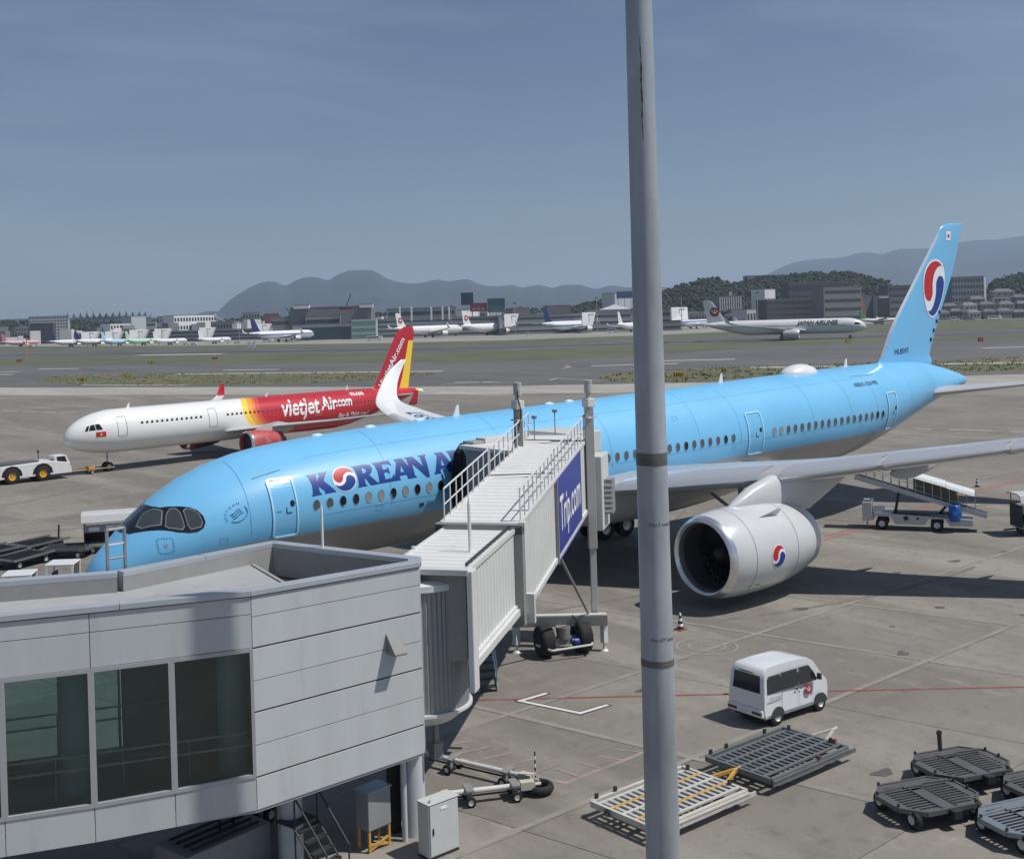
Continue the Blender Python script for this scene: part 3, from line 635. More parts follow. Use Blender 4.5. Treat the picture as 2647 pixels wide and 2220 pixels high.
far_top = [(x, 857.8 - .0306 * x + 26) for x, _ in zz]
band('far_apron', fconc, far_top, zz, .012)
g1 = band('grass_strip', grass_m, c_f2, c_n2, .028, 'stuff'); tag(g1, 'long green grass strip between the far apron and the runway', 'grass')
g2 = band('grass_strip', grass_m, b_far, b_near, .028, 'stuff'); tag(g2, 'long green grass strip between the runway and the near taxiway', 'grass')
def patch(name, m_, pts, z):
    P = [px(x, y) for x, y in pts]; vs, fs = flat([[(p.x, p.y) for p in P]]); b = MB(); b.add([(x, y, z) for x, y in vs], fs); return b.build(name, m_)
IL = [(88, 986), (130, 975), (215, 968), (330, 967), (600, 964), (850, 962), (1000, 962), (1110, 965), (1130, 968), (1050, 975), (900, 986), (700, 994), (400, 997), (200, 995), (110, 991)]
IR = [(1540, 976), (1600, 966), (1700, 958), (1850, 951), (2100, 944), (2350, 935), (2760, 920), (3100, 908), (3100, 938), (2700, 955), (2400, 967), (2100, 978), (1800, 988), (1650, 989), (1570, 985)]
o = patch('grass_island', dry_m, IL, .03); o['kind'] = 'stuff'; tag(o, 'dry grass island with weeds beyond the red tailed airliner', 'grass')
o = patch('grass_island', dry_m, IR, .03); o['kind'] = 'stuff'; tag(o, 'dry grass island behind the big blue airliner, to the right of the pole', 'grass')
def inside(p, poly):
    c = False
    for k in range(len(poly)):
        x1, y1 = poly[k]; x2, y2 = poly[k - 1]
        if (y1 > p[1]) != (y2 > p[1]) and p[0] < (x2 - x1) * (p[1] - y1) / (y2 - y1) + x1: c = not c
    return c
def tufts(poly, n, seed, label, hmax=.9):
    rnd = random.Random(seed); P = [px(*p) for p in poly]; P = [(p.x, p.y) for p in P]; b = MB()
    xs = [p[0] for p in poly]; ys = [p[1] for p in poly]; k = 0
    while k < n:
        q = (rnd.uniform(min(xs), max(xs)), rnd.uniform(min(ys), max(ys)))
        if not inside(q, poly): continue
        k += 1; c = px(*q); h = rnd.uniform(.15, hmax) * (1 if rnd.random() > .06 else 1.8)
        for j in range(5):
            a = rnd.uniform(0, 6.28); dx, dy = math.cos(a), math.sin(a); w_ = h * rnd.uniform(.3, .7); l_ = rnd.uniform(.2, .8) * h; ox, oy = rnd.uniform(-.5, .5), rnd.uniform(-.5, .5)
            b.add([(c.x + ox - dy * w_, c.y + oy + dx * w_, .02), (c.x + ox + dy * w_, c.y + oy - dx * w_, .02), (c.x + ox + dx * l_, c.y + oy + dy * l_, h)], [(0, 1, 2)], rnd.choice((0, 0, 1, 2)))
    o = b.build('grass_tufts', [mat('tuft_green', (.12, .14, .055), .8), mat('tuft_dry', (.22, .19, .11), .9), mat('tuft_brown', (.15, .12, .07), .9)]); o['kind'] = 'stuff'; tag(o, label, 'grass')
tufts(IL, 1100, 3, 'weedy tufts standing on the dry grass island beyond the red tailed airliner', .26); tufts(IR, 1300, 4, 'weedy tufts standing on the grass island behind the big blue airliner', .34)
def line(name, pts, w_, m_, z, wpts=False, closed=False):
    P = [Vector((*p, 0)) if wpts else px(*p) for p in pts]; b = MB()
    for k in range(len(P) - (0 if closed else 1)):
        p, q = P[k], P[(k + 1) % len(P)]; d = (q - p).normalized(); s_ = Vector((-d.y, d.x, 0)) * w_ / 2; e = d * w_ / 2
        b.add([(v.x, v.y, z + .0004 * k) for v in (p - s_ - e, q - s_ + e, q + s_ + e, p + s_ - e)], [(0, 1, 2, 3)])
    return structure(b.build(name, m_))
wl = mat('worn_white_line', (.62, .62, .60), .7, dirt=((.25, .24, .22), 1.2, .52, .8)); rl = mat('worn_red_line', (.24, .05, .045), .7, dirt=((.19, .15, .13), 1.5, .47, .8))
pk = mat('faded_pink_line', (.33, .25, .235), .8, dirt=((.2, .185, .165), 1.2, .42, .9)); bl = mat('black_line_edge', (.03, .03, .03), .8); orl = mat('orange_line', (.36, .10, .055), .7, dirt=((.2, .17, .14), 1.2, .5, .6))
for seg in ([(0, 962), (45, 961)], [(0, 968), (28, 968)], [(105, 954), (200, 953)], [(585, 957), (712, 955)], [(462, 967), (1135, 960)], [(1540, 946), (1632, 943)], [(1712, 941), (1742, 940)]):
    line('taxiway_line', seg, 2.2, wl, .034)
for seg in ([(1712, 933), (1887, 929)], [(1954, 950), (2262, 946)], [(2450, 941), (2640, 938)], [(2550, 900), (2647, 897)]): line('taxiway_line', seg, 2.6, wl, .034)
line('runway_line', [(372, 918), (560, 915)], 7, wl, .034); line('runway_line', [(560, 914), (1240, 900)], 1.6, mat('rubber_streak', (.03, .03, .033), .8), .031); line('rubber_streak', [(-200, 922), (450, 913), (1000, 904), (1323, 898), (1700, 888)], 9, MATS['rubber_streak'], .0305)
line('rubber_streak', [(1700, 885), (1950, 880), (2350, 868), (2700, 857)], 7, MATS['rubber_streak'], .0305)
for seg in ([(215, 995), (480, 996)], [(1180, 989), (1240, 988)], [(1245, 988), (1290, 988)]): line('edge_line', seg, 1.0, wl, .034)
for seg in ([(1421, 983), (1440, 978), (1550, 984)], [(1455, 953), (1474, 949), (1462, 945)], [(1140, 995), (1200, 990), (1400, 986)]): line('taxi_curve_line', seg, .9, mat('dull_yellow_line', (.34, .31, .2), .8), .035)
for seg in ([(10, 1063), (42, 1063)], [(62, 1064), (95, 1064)], [(110, 1064), (142, 1065)], [(158, 1066), (196, 1066)]): line('dashed_line', seg, .35, wl, .0055)
for seg in ([(2370, 1108), (2404, 1109)], [(2455, 1110), (2562, 1113)], [(2616, 1115), (2720, 1118)]): line('dashed_line', seg, .28, wl, .0055)
line('red_line', [(9.0, -13.3), (15.8, -18.7)], .14, rl, .006, True); line('red_line', [(15.8, -18.65), (18.5, -20.75), (27, -27.6)], .14, rl, .006, True)
zig = [(11.21, -14.38), (10.05, -14.39), (10.73, -16.72), (11.92, -16.73)]
line('stand_mark_border', zig, .30, bl, .005, True); line('stand_mark', zig, .17, wl, .009, True)
line('hatch_border', [(4.5, -14.9), (6.4, -20.79), (10.2, -20.6), (12, -19.6)], .16, pk, .006, True)
for k in range(5):
    t = k / 5; line('hatch_line', [(4.9 + 1.4 * t, -15.9 - 4.6 * t), (6.4 + .9 * t, -16.3 - 4.1 * t)], .10, pk, .0085, True)
for k in range(4): line('hatch_line', [(7.0 + .9 * k, -20.6), (6.9 + .8 * k, -19.9)], .09, pk, .0085, True)
for dy in (0, .5): line('fuel_line', [(90, -.5 + dy), (65.3, -1.4 + dy), (47.2, -3.9 + dy), (36, -4.9 + dy)], .11, orl, .006, True)
circ = [(19.8 + r_ * math.cos(2 * math.pi * k / 24), -14.3 + r_ * math.sin(2 * math.pi * k / 24)) for r_ in (1.2,) for k in range(24)]
line('hydrant_ring', circ, .07, mat('ring_mark', (.30, .285, .26), .8), .006, True, True); line('hydrant_ring', [(19.8 + (x - 19.8) * .6, -14.3 + (y + 14.3) * .6) for x, y in circ], .06, MATS['ring_mark'], .006, True, True)

# traffic wear: pale bands beside some joints, curved tyre marks, oil spots
pale = mat('pale_joint_band', (.265, .25, .222), .85, dirt=((.21, .195, .17), .8, .42, .95)); tm_ = mat('tyre_mark', (.15, .138, .12), .85, dirt=((.215, .2, .175), 1.1, .45, .9)); oil = mat('oil_spot', (.10, .092, .082), .55, dirt=((.2, .185, .16), 2.5, .5, .8))
for i in range(-3, 12):
    if i % 2 == 0 or i in (1, 3): a, b_ = gp(i, -3), gp(i, 12); line('joint_band', [(a.x + .16, a.y), (b_.x + .16, b_.y)], .22, pale, .0028, True)
for j in range(-2, 12):
    if j % 3 != 1: a, b_ = gp(-4, j), gp(12, j); line('joint_band', [(a.x, a.y + .16), (b_.x, b_.y + .16)], .20, pale, .0032, True)
rnd = random.Random(41)
for k in range(26):
    x0, y0, a, cv = rnd.uniform(0, 60), rnd.uniform(-32, 55), rnd.uniform(-.6, .5) + (R(-37) if k % 2 else R(3)), rnd.uniform(-.035, .035); pts = [(x0, y0)]
    for q in range(16): a += cv; x0 += 1.1 * math.cos(a); y0 += 1.1 * math.sin(a); pts.append((x0, y0))
    line('tyre_mark', pts, rnd.uniform(.14, .30), tm_, .0042 + k * .00006, True)
for k in range(40):
    x0, y0, r0 = rnd.uniform(2, 45), rnd.uniform(-32, 30), rnd.uniform(.08, .40); P = [(x0 + r0 * (1 + .35 * math.sin(3 * t + k)) * math.cos(t), y0 + r0 * .8 * (1 + .3 * math.cos(2 * t + k)) * math.sin(t)) for t in [2 * math.pi * q / 18 for q in range(18)]]
    vs, fs = flat([P]); b = MB(); b.add([(x, y, .0060 + k * .00005) for x, y in vs], fs); structure(b.build('oil_spot', oil))
# ================================================================== fixed bridge building
panel_m = mat('wall_panel', (.48, .51, .525), .42, coat=.1, var=.06, vscale=1.6, stretch=(1, 1, .16), dirt=((.36, .38, .385), 1.1, .56, .55), randv=.03); joint_m = mat('panel_joint', (.06, .062, .065), .8)
cope_m = mat('coping_metal', (.46, .50, .54), .34, .35, var=.05, vscale=.8); deck_m = mat('roof_membrane', (.34, .35, .36), .75, var=.12, vscale=.6, dirt=((.2, .2, .2), .7, .55, .5))
frame_al = mat('window_aluminium', (.42, .44, .45), .4, .3); inner_m = mat('parapet_inner', (.30, .30, .295), .7, var=.08); dark_in = mat('interior_dark', (.05, .055, .055), .8)
gl = bpy.data.materials.new('tinted_glass'); gl.use_nodes = True; n = gl.node_tree.nodes; l = gl.node_tree.links; n.clear()
o_ = n.new('ShaderNodeOutputMaterial'); mi = n.new('ShaderNodeMixShader'); tr = n.new('ShaderNodeBsdfTransparent'); gs = n.new('ShaderNodeBsdfGlossy'); fr = n.new('ShaderNodeFresnel')
tr.inputs[0].default_value = (.66, .76, .77, 1); gs.inputs[1].default_value = .01; gs.inputs[0].default_value = (.9, 1, .98, 1); fr.inputs[0].default_value = 1.6
l.new(fr.outputs[0], mi.inputs[0]); l.new(tr.outputs[0], mi.inputs[1]); l.new(gs.outputs[0], mi.inputs[2]); l.new(mi.outputs[0], o_.inputs[0])
bd = thing('boarding_corridor', 'pale grey panelled boarding corridor on round columns with three large dark windows', 'building', (0, 0, 0))
V2 = lambda x, y: Vector((x, y, 0))
W_, B0, E0, BR, BK, BL, BW = V2(-14.6, -17.35), V2(-3.5, -21.19), V2(1.15, -21.38), V2(-.12, -15.95), V2(-4.96, -16.64), V2(-7.53, -15.5), V2(-13.4, -12.9)
E1_ = V2(1.5, -20.9)
TOP = 7.2; ROWS = [2.32, 3.04, 3.75, 4.48, 5.18, 5.90, 6.60, 7.05]
def lev(z, P):                                            # the corridor floor and rows fall a little towards the terminal
    t = max(0., min(1.6, (1.15 - P.x) / 4.65)); k = 1 + .048 * t if t < 1 else 1.048 + .052 * (t - 1); return TOP - (TOP - z) * k
def frame_of(A, B):
    d = (B - A).normalized(); nn = Vector((d.y, -d.x, 0)); return d, nn
def slabq(A, B, z0, z1, t, name, m_, par, out=0., bev=0, g=.008):
    """upright panel from A to B, t thick, its face `out` proud of the line"""
    d, nn = frame_of(A, B); a, b_ = A + d * g, B - d * g; P = [a + nn * out, b_ + nn * out, b_ + nn * (out - t), a + nn * (out - t)]
    mb = MB(); mb.add([(p.x, p.y, lev(z0 + g, p)) for p in P] + [(p.x, p.y, lev(z1 - g, p)) for p in P], [(0, 1, 2, 3), (7, 6, 5, 4), (0, 4, 5, 1), (1, 5, 6, 2), (2, 6, 7, 3), (3, 7, 4, 0)])
    return mb.build(name, m_, par, bevel=bev)
def hitx(xs, A, B, ys=1800):
    p = at(xs * K, ys * K, d=1.) ; v = p - Vector((CX, CY, CZ)); d, nn = frame_of(A, B); t = ((A - Vector((CX, CY, 0))).dot(nn)) / (v.x * nn.x + v.y * nn.y); q = Vector((CX, CY, 0)) + Vector((v.x, v.y, 0)) * t; return q
# solid face: seven rows
core = slabq(B0, E0, 2.34, 7.1, .2, 'end_wall_backing', joint_m, bd, -.03, g=0)
for k in range(7): slabq(B0, E0, ROWS[k] + (.016 if k in (1, 3, 5) else 0), ROWS[k + 1] - (.008 if k in (0, 2, 4) else 0), .03, 'wall_panel', panel_m, bd, .0, .004)
slabq(E0, E1_, 2.34, 7.1, .2, 'end_wall_backing', joint_m, bd, -.03, g=0)
for k in range(7): slabq(E0, E1_, ROWS[k], ROWS[k + 1], .03, 'wall_panel', panel_m, bd, .0, .004)
slabq(E1_, BR, 2.34, 7.1, .2, 'side_wall', panel_m, bd, 0)
slabq(BR, BK, 2.34, 7.1, .2, 'side_wall', panel_m, bd, 0)
# glazed face
d1, n1 = frame_of(W_, B0)
xs = [W_, hitx(-420, W_, B0), hitx(-215, W_, B0), hitx(3, W_, B0), hitx(236, W_, B0), hitx(445, W_, B0), B0]
for k in range(len(xs) - 1):
    slabq(xs[k], xs[k + 1], 2.32, 3.04, .03, 'wall_panel', panel_m, bd, 0, .004)
cols = [xs[0], xs[2], xs[4], xs[6]]
cols = [W_, xs[1], xs[4], B0]
for k in range(len(cols) - 1):
    for z0, z1 in ((5.92, 6.66), (6.66, 7.05)): slabq(cols[k], cols[k + 1], z0, z1, .03, 'wall_panel', panel_m, bd, 0, .004)
slabq(W_, B0, 5.94, 7.1, .2, 'upper_backing', joint_m, bd, -.03, g=0); slabq(W_, B0, 2.34, 3.02, .2, 'lower_backing', joint_m, bd, -.03, g=0)
for k in range(len(xs) - 1):
    a, b_ = xs[k], xs[k + 1]
    fr_ = slabq(a, b_, 3.04, 3.13, .14, 'window_frame', frame_al, bd, .02, .004, 0); slabq(a, b_, 5.83, 5.92, .14, 'frame_head', frame_al, fr_, .02, .004, 0)
    for q0, q1 in ((a, a + d1 * .07), (b_ - d1 * .07, b_)): slabq(q0, q1, 3.13, 5.83, .14, 'frame_jamb', frame_al, fr_, .02, .003, 0)
    slabq(a + d1 * .07, b_ - d1 * .07, 3.13, 5.83, .012, 'window_pane', gl, fr_, -.05, 0, 0)
# back wall: glazed on the left, panels elsewhere
d2, n2 = frame_of(BK, BL)
for A, B in ((BK, BL), (BL, BW)):
    slabq(A, B, 2.34, 2.72, .15, 'back_wall', panel_m, bd, 0); slabq(A, B, 5.7, 7.1, .15, 'back_wall', panel_m, bd, 0)
    L_ = (B - A).length; nseg = max(1, round(L_ / 1.4)); dd = (B - A).normalized()
    for k in range(nseg):
        a, b_ = A + dd * L_ * k / nseg, A + dd * L_ * (k + 1) / nseg; f_ = slabq(a, a + dd * .08, 2.72, 5.7, .12, 'window_frame', frame_al, bd, .0); slabq(a + dd * .08, b_, 2.72, 5.7, .012, 'window_pane', gl, f_, -.05, 0, 0)
slabq(BW, W_, 2.34, 7.1, .2, 'side_wall', panel_m, bd, 0)
poly = [W_, B0, E0, E1_, BR, BK, BL, BW]
def plate(z0, z1, ins, name, m_, par, pl=None):
    pl = pl or poly; c = sum(pl, Vector()) / len(pl); P = [(p.x + (c.x - p.x) * ins, p.y + (c.y - p.y) * ins) for p in pl]
    mb = MB(); mb.prism(P, z0, z1); mb.v = [(x, y, lev(z, Vector((x, y, 0)))) for x, y, z in mb.v]; return mb.build(name, m_, par)
plate(2.26, 2.6, .008, 'floor', mat('soffit', (.36, .37, .38), .7), bd); plate(6.05, 6.2, .012, 'ceiling', dark_in, bd)
# roof deck, a lower well at the far end, and the parapets
WA, WB = V2(-1.0, -16.12), V2(-1.9, -21.2)
plate(6.3, 6.72, .012, 'roof_deck', deck_m, bd, [W_, B0, WB, WA, BK, BL, BW]); plate(6.2, 6.26, .012, 'lower_roof', mat('lower_roof', (.2, .195, .19), .8), bd, [WB, E0, E1_, BR, WA])
slabq(WA, WB, 6.2, 6.73, .1, 'roof_step', inner_m, bd, 0)
def coping(A, B, ins=.30, cap=True):
    """metal cap over a parapet, with upright joints every few metres, and the inner face of the parapet"""
    d, nn = frame_of(A, B); L_ = (B - A).length
    slabq(A, B, 6.3, 7.1, .06, 'parapet_inner_face', inner_m, bd, -(ins - .06), g=0)
    nseg = max(1, round(L_ / 3.2))
    for k in range(nseg): 
        a, b_ = A + d * L_ * k / nseg, A + d * L_ * (k + 1) / nseg
        if k == 0: a = a - d * .02
        slabq(a, b_, 7.06, 7.2, ins + .05, 'coping', cope_m, bd, .045, .012, .006)
for A, B in ((W_, B0), (B0, E0), (E0, E1_), (E1_, BR), (BR, BK), (BK, BL), (BL, BW)): coping(A, B)
# interior: columns, handrails, bench tops
for xs_, ins in ((190, 1.5), (600, 1.35), (-160, 1.5)):
    q = hitx(xs_, W_, B0) ; v = Vector((q.x - CX, q.y - CY, 0)).normalized(); q = q + v * ins
    MB().tube((q.x, q.y, 2.6), (q.x, q.y, 6.05), .36, n=28).build('interior_column', mat('interior_column', (.62, .68, .67), .5), bd, smooth=40)
for off, zs in ((.5, (3.45, 3.75)), (3.6, (3.5, 3.8))):
    b = MB()
    for z in zs: b.bar(W_ - n1 * off + UP * z, B0 - n1 * off + UP * z, .045)
    for k in range(9): q = W_ + (B0 - W_) * (k / 8) - n1 * off; b.bar(q + UP * 2.6, q + UP * zs[-1], .035)
    b.build('handrail', steel, bd)
for q, ln in ((.42, 3.4), (.70, 4.2)):
    c_ = W_ + (B0 - W_) * q - n1 * 2.2; b = MB(); b.box(-ln / 2, ln / 2, -.35, .35, .42, .55); b.box(-ln / 2 + .2, -ln / 2 + .3, -.3, .3, 0, .42); b.box(ln / 2 - .3, ln / 2 - .2, -.3, .3, 0, .42)
    bo = b.build('bench', mat('bench_grey', (.22, .24, .25), .4), None, bevel=.04); bo.location = (c_.x, c_.y, 2.6); bo.rotation_euler = (0, 0, math.atan2(d1.y, d1.x)); tag(bo, 'long grey bench behind the ' + ('left window of the boarding corridor' if q < .6 else 'middle window of the boarding corridor'), 'bench', 'benches inside the corridor')
# wall vent hood: sloping steel wedge
hp = hitx(1018, B0, E0); d3, n3 = frame_of(B0, E0)
b = MB(); P = [hp - d3 * .18, hp + d3 * .18]; 
b.add([P[0] + UP * 5.55, P[1] + UP * 5.55, P[1] + UP * 5.05, P[0] + UP * 5.05, P[0] + n3 * .42 + UP * 5.10, P[1] + n3 * .42 + UP * 5.10, P[0] + n3 * .42 + UP * 5.05, P[1] + n3 * .42 + UP * 5.05], [(0, 1, 5, 4), (1, 2, 7, 5), (0, 4, 6, 3), (4, 5, 7, 6), (2, 3, 6, 7), (0, 3, 2, 1)])
b.build('vent_hood', mat('hood_metal', (.20, .205, .21), .6), bd, bevel=.01)
# support columns and downpipe
conc_col = mat('column_paint', (.50, .53, .56), .5, var=.05)
for q in (at(848, 1650, d=30.75), at(596, 1700, d=29.2)): MB().tube((q.x, q.y, -.02), (q.x, q.y, 2.3), .31, n=36).build('support_column', conc_col, bd, smooth=40)
q = at(808, 1650, d=30.9); b = MB(); b.box(q.x - .13, q.x + .13, q.y - .13, q.y + .13, 0, 2.2); b.build('steel_post', darkmetal, bd)
q = at(829, 1650, d=30.3); b = MB(); b.tube((q.x, q.y, 0), (q.x, q.y, 2.2), .075, n=14); b.build('downpipe', mat('pipe_paint', (.48, .51, .54), .4), bd, smooth=40)
for xs_, top in ((990, 8.35), (1165, 8.0)):                     # slim lightning rods on the roof edge
    pass
q = hitx(1030, BR, E1_, 1400)
MB().tube((.35, -17.9, 7.1), (.35, -17.9, 8.25), .035, n=10).tube((.35, -17.9, 8.25), (.35, -17.9, 8.42), .03, .004, n=10).build('lightning_rod', white_paint, bd, smooth=40)
# roof ladder hoop rising behind the back parapet
b = MB(); a, c_ = at(221, 1166, 7.2), at(257, 1160, 7.2); H = 1.02
for q in (a, c_): b.tube(q - UP * .12, q + UP * H, .045, n=10)
for h in (.25, H * .60, H * .98): b.tube(a + UP * h, c_ + UP * h, .035, n=8)
lad = b.build('ladder_hoop', steel, None, smooth=40); tag(lad, 'steel ladder hoop rising above the corridor roof edge in front of the airliner nose', 'ladder')
# ================================================================== jet bridge
jw_white = mat('bridge_paint', (.60, .615, .60), .42, coat=.15, var=.06, vscale=.8, dirt=((.36, .35, .32), .9, .60, .55)); jw_grey = mat('bridge_grey', (.24, .24, .235), .5, var=.08)
roof_w = mat('bridge_roof', (.66, .665, .66), .5, var=.05, dirt=((.42, .41, .39), .6, .56, .5)); shutter = mat('shutter_grey', (.27, .285, .30), .45, .3)
jb = thing('jet_bridge', 'white ribbed jet bridge with a blue banner, docked at the sky blue airliner', 'jet bridge')
M_ = Vector((15.2, -10.6, 0)); D = Vector((.796, .606, 0)).normalized(); PR = Vector((D.y, -D.x, 0))
def J(s, t, z): return M_ + D * s + PR * t + UP * z
def zb(s): return 7.04 + .103 * (s + 11.35)                         # roof of the outer tunnel
def za(s): return 6.88 + .02 * (s + 12)                          # roof of the inner tunnel
def ribbed(name, s0, s1, t0, t1, zf, h, pitch, side, amp=.022, m_=jw_white, par=jb):
    """ribbed sheet: side wall (side +1/-1) or roof (side 0)"""
    b = MB(); n = int((s1 - s0) / pitch); prof = []
    for k in range(n):
        s = s0 + (s1 - s0) * k / n; e = (s1 - s0) / n; prof += [(s, 0), (s + e * .55, 0), (s + e * .62, amp), (s + e * .93, amp)]
    prof.append((s1, 0)); v = []
    for s, a in prof:
        if side: v += [J(s, t0 + side * a, zf(s) - h), J(s, t0 + side * a, zf(s))]
        else: v += [J(s, t0, zf(s) + a), J(s, t1, zf(s) + a)]
    b.add(v, [(2 * i, 2 * i + 1, 2 * i + 3, 2 * i + 2) for i in range(len(prof) - 1)])
    return b.build(name, m_, par)
WB_, WA_ = 1.22, 1.08; HB = 2.75; HA = 2.32
def tunnel(s0, s1, w_, zf, h, nm):
    b = MB(); b.add([J(s0, -w_ + .04, zf(s0) - h), J(s0, w_ - .04, zf(s0) - h), J(s0, w_ - .04, zf(s0) - .04), J(s0, -w_ + .04, zf(s0) - .04), J(s1, -w_ + .04, zf(s1) - h), J(s1, w_ - .04, zf(s1) - h), J(s1, w_ - .04, zf(s1) - .04), J(s1, -w_ + .04, zf(s1) - .04)], [(0, 1, 2, 3), (4, 7, 6, 5), (0, 4, 5, 1), (1, 5, 6, 2), (2, 6, 7, 3), (3, 7, 4, 0)])
    t = b.build(nm, jw_grey, jb)
    for sd in (-1, 1): ribbed('side_wall', s0 + .05, s1, sd * w_, 0, zf, h, .34, sd, par=t)
    ribbed('roof_sheet', s0, s1, -w_, w_, lambda s: zf(s) + .01, 0, .42, 0, .03, roof_w, t)
    b = MB()
    for sd in (-1, 1):
        b.bar(J(s0, sd * (w_ + .03), zf(s0) - h), J(s1, sd * (w_ + .03), zf(s1) - h), .12, .16); b.bar(J(s0, sd * (w_ + .03), zf(s0) + .0), J(s1, sd * (w_ + .03), zf(s1) + .0), .08, .12)
    b.f and b.build('edge_rail', jw_white, t)
    return t
ta = tunnel(-16.9, -10.9, WA_, za, HA, 'inner_tunnel'); tb = tunnel(-11.4, 1.6, WB_, zb, HB, 'outer_tunnel')
b = MB(); b.bar(J(-16.9, WA_ + .12, za(-16.9) - HA - .12), J(-10.6, WA_ + .12, za(-10.6) - HA - .12), .10, .20); b.build('lower_track', jw_white, ta)
b = MB(); b.bar(J(-16.6, WA_ - .1, za(-15) + .10), J(-11.4, WA_ - .1, za(-10) + .12), .05, .05); b.build('cable_rail', darkmetal, ta)
# portal frame where the tunnels overlap
b = MB(); s = -11.5
for sd in (-1, 1): b.bar(J(s, sd * (WB_ + .02), zb(s) - HB - .25), J(s, sd * (WB_ + .02), zb(s) + .02), .26, .34, up=tuple(D))
b.bar(J(s, -WB_ - .15, zb(s) - .10), J(s, WB_ + .15, zb(s) - .10), .34, .30); b.build('portal_frame', jw_grey, tb, bevel=.01)
b = MB(); b.bar(J(s, WB_ + .1, zb(s) - .0), J(s + .3, WB_ + .1, zb(s) - .0), .2, .2); b.build('roller_box', jw_white, tb, bevel=.02)
b = MB(); b.bar(J(-11.0, WB_ + .20, zb(-11) - HB - .35), J(-11.0, WB_ + .20, zb(-11) - HB + .55), .28, .18, up=tuple(D)); b.build('junction_box', jw_white, tb, bevel=.01)
# end plate beside the rotunda
for t_ in (-1.22, 1.22): b = MB(); b.bar(J(-16.95, t_, za(-16) + .06), J(-16.95, t_, za(-16) - HA - .75), .16, .46, up=tuple(D)); b.build('end_post', jw_white, ta, bevel=.03)
b = MB(); b.bar(J(-17.0, -1.2, za(-16) + .02), J(-17.0, 1.2, za(-16) + .02), .4, .16); b.build('end_header', jw_white, ta, bevel=.02)
# rotunda
RC = Vector((2.08, -19.95, 0))
n = 120; b = MB(); rg = []
for z in (3.12, 6.30): rg.append([RC + Vector((math.cos(2 * math.pi * i / n), math.sin(2 * math.pi * i / n), 0)) * (1.27 + (.018 if i % 2 else -.018)) + UP * z for i in range(n)])
rot = MB().tube(RC + UP * 3.1, RC + UP * 6.3, 1.22, n=40).build('rotunda', jw_grey, jb, smooth=40); b.loft(rg, cap=False).build('shutter', shutter, rot)
MB().tube(RC + UP * 6.30, RC + UP * 6.46, 1.36, 1.36, n=48).tube(RC + UP * 6.46, RC + UP * 6.53, 1.34, 1.15, n=48).build('rotunda_roof', mat('rotunda_roof', (.60, .645, .67), .4, var=.06, dirt=((.3, .3, .3), 1.1, .58, .4)), rot, smooth=40)
MB().tube(RC + UP * 3.06, RC + UP * 3.13, 1.37, n=48).tube(RC + UP * 2.72, RC + UP * 3.06, .9, 1.33, n=48).build('rotunda_base', jw_white, rot, smooth=40)
b = MB(); b.tube(RC + UP * 6.6 - PR * .6, RC + UP * 6.6 - PR * .6 + D * 1.5, .035, n=8); b.tube(RC + UP * 6.6 - PR * .6 + D * 1.5, RC + UP * 6.95 - PR * .6 + D * 1.5, .07, n=10); b.build('roof_handrail', jw_white, rot)
q = at(849, 1550, d=32.6); q.z = 0
MB().tube(q, q + UP * 2.9, .28, n=28).build('rotunda_column', conc_col, rot, smooth=40)
b = MB(); q = at(893, 1500, d=31.6); q.z = 0; b.box(-.07, .07, -.07, .07, 2.0, 2.9, M=Matrix.Translation(q)); b.box(-.15, .15, -.13, .13, 1.62, 2.05, M=Matrix.Translation(q)); b.build('hanging_control_box', jw_grey, rot, bevel=.01)
b = MB(); rod = J(-11.6, -WA_ - .5, 0); MB().tube(J(-14.6, .55, za(-15)), J(-14.6, .55, za(-15) + 1.35), .05, n=10).tube(J(-14.6, .55, za(-15) + 1.35), J(-14.6, .55, za(-15) + 1.55), .05, .005, n=10).build('lightning_rod', white_paint, rot, smooth=40)
# roof railings of the outer tunnel
rail_m = mat('rail_paint', (.62, .63, .62), .45)
def railing(sd, s0, s1, npost, loops):
    b = MB(); H = 1.02
    o = MB()
    rr = tb
    top = []
    b.tube(J(s0, sd * (WB_ - .02), zb(s0) + H), J(s1, sd * (WB_ - .02), zb(s1) + H), .028, n=8); b.tube(J(s0, sd * (WB_ - .02), zb(s0) + H * .52), J(s1, sd * (WB_ - .02), zb(s1) + H * .52), .022, n=8)
    g = b.build('guard_rail', rail_m, tb, smooth=40)
    for k in range(npost + 1):
        s = s0 + (s1 - s0) * k / npost; MB().tube(J(s, sd * (WB_ - .02), zb(s)), J(s, sd * (WB_ - .02), zb(s) + H), .024, n=8).build('post', rail_m, g, smooth=40)
railing(-1, -11.2, -5.6, 8, 1); railing(-1, -5.4, 1.2, 9, 1); railing(1, -11.1, -6.1, 8, 1); railing(1, -5.6, 1.2, 10, 1)
# cross rails and service parts on the roof
b = MB(); b.tube(J(-5.7, -WB_ + .1, zb(-5.7) + .12), J(-5.4, WB_ - .1, zb(-5.4) + .14), .02, n=6); b.build('roof_cable', black, tb, smooth=40)
b = MB(); b.tube(J(.2, -WB_ + .1, zb(.2) + .14), J(.0, WB_ - .1, zb(0) + .14), .02, n=6); b.build('roof_cable', black, tb, smooth=40)
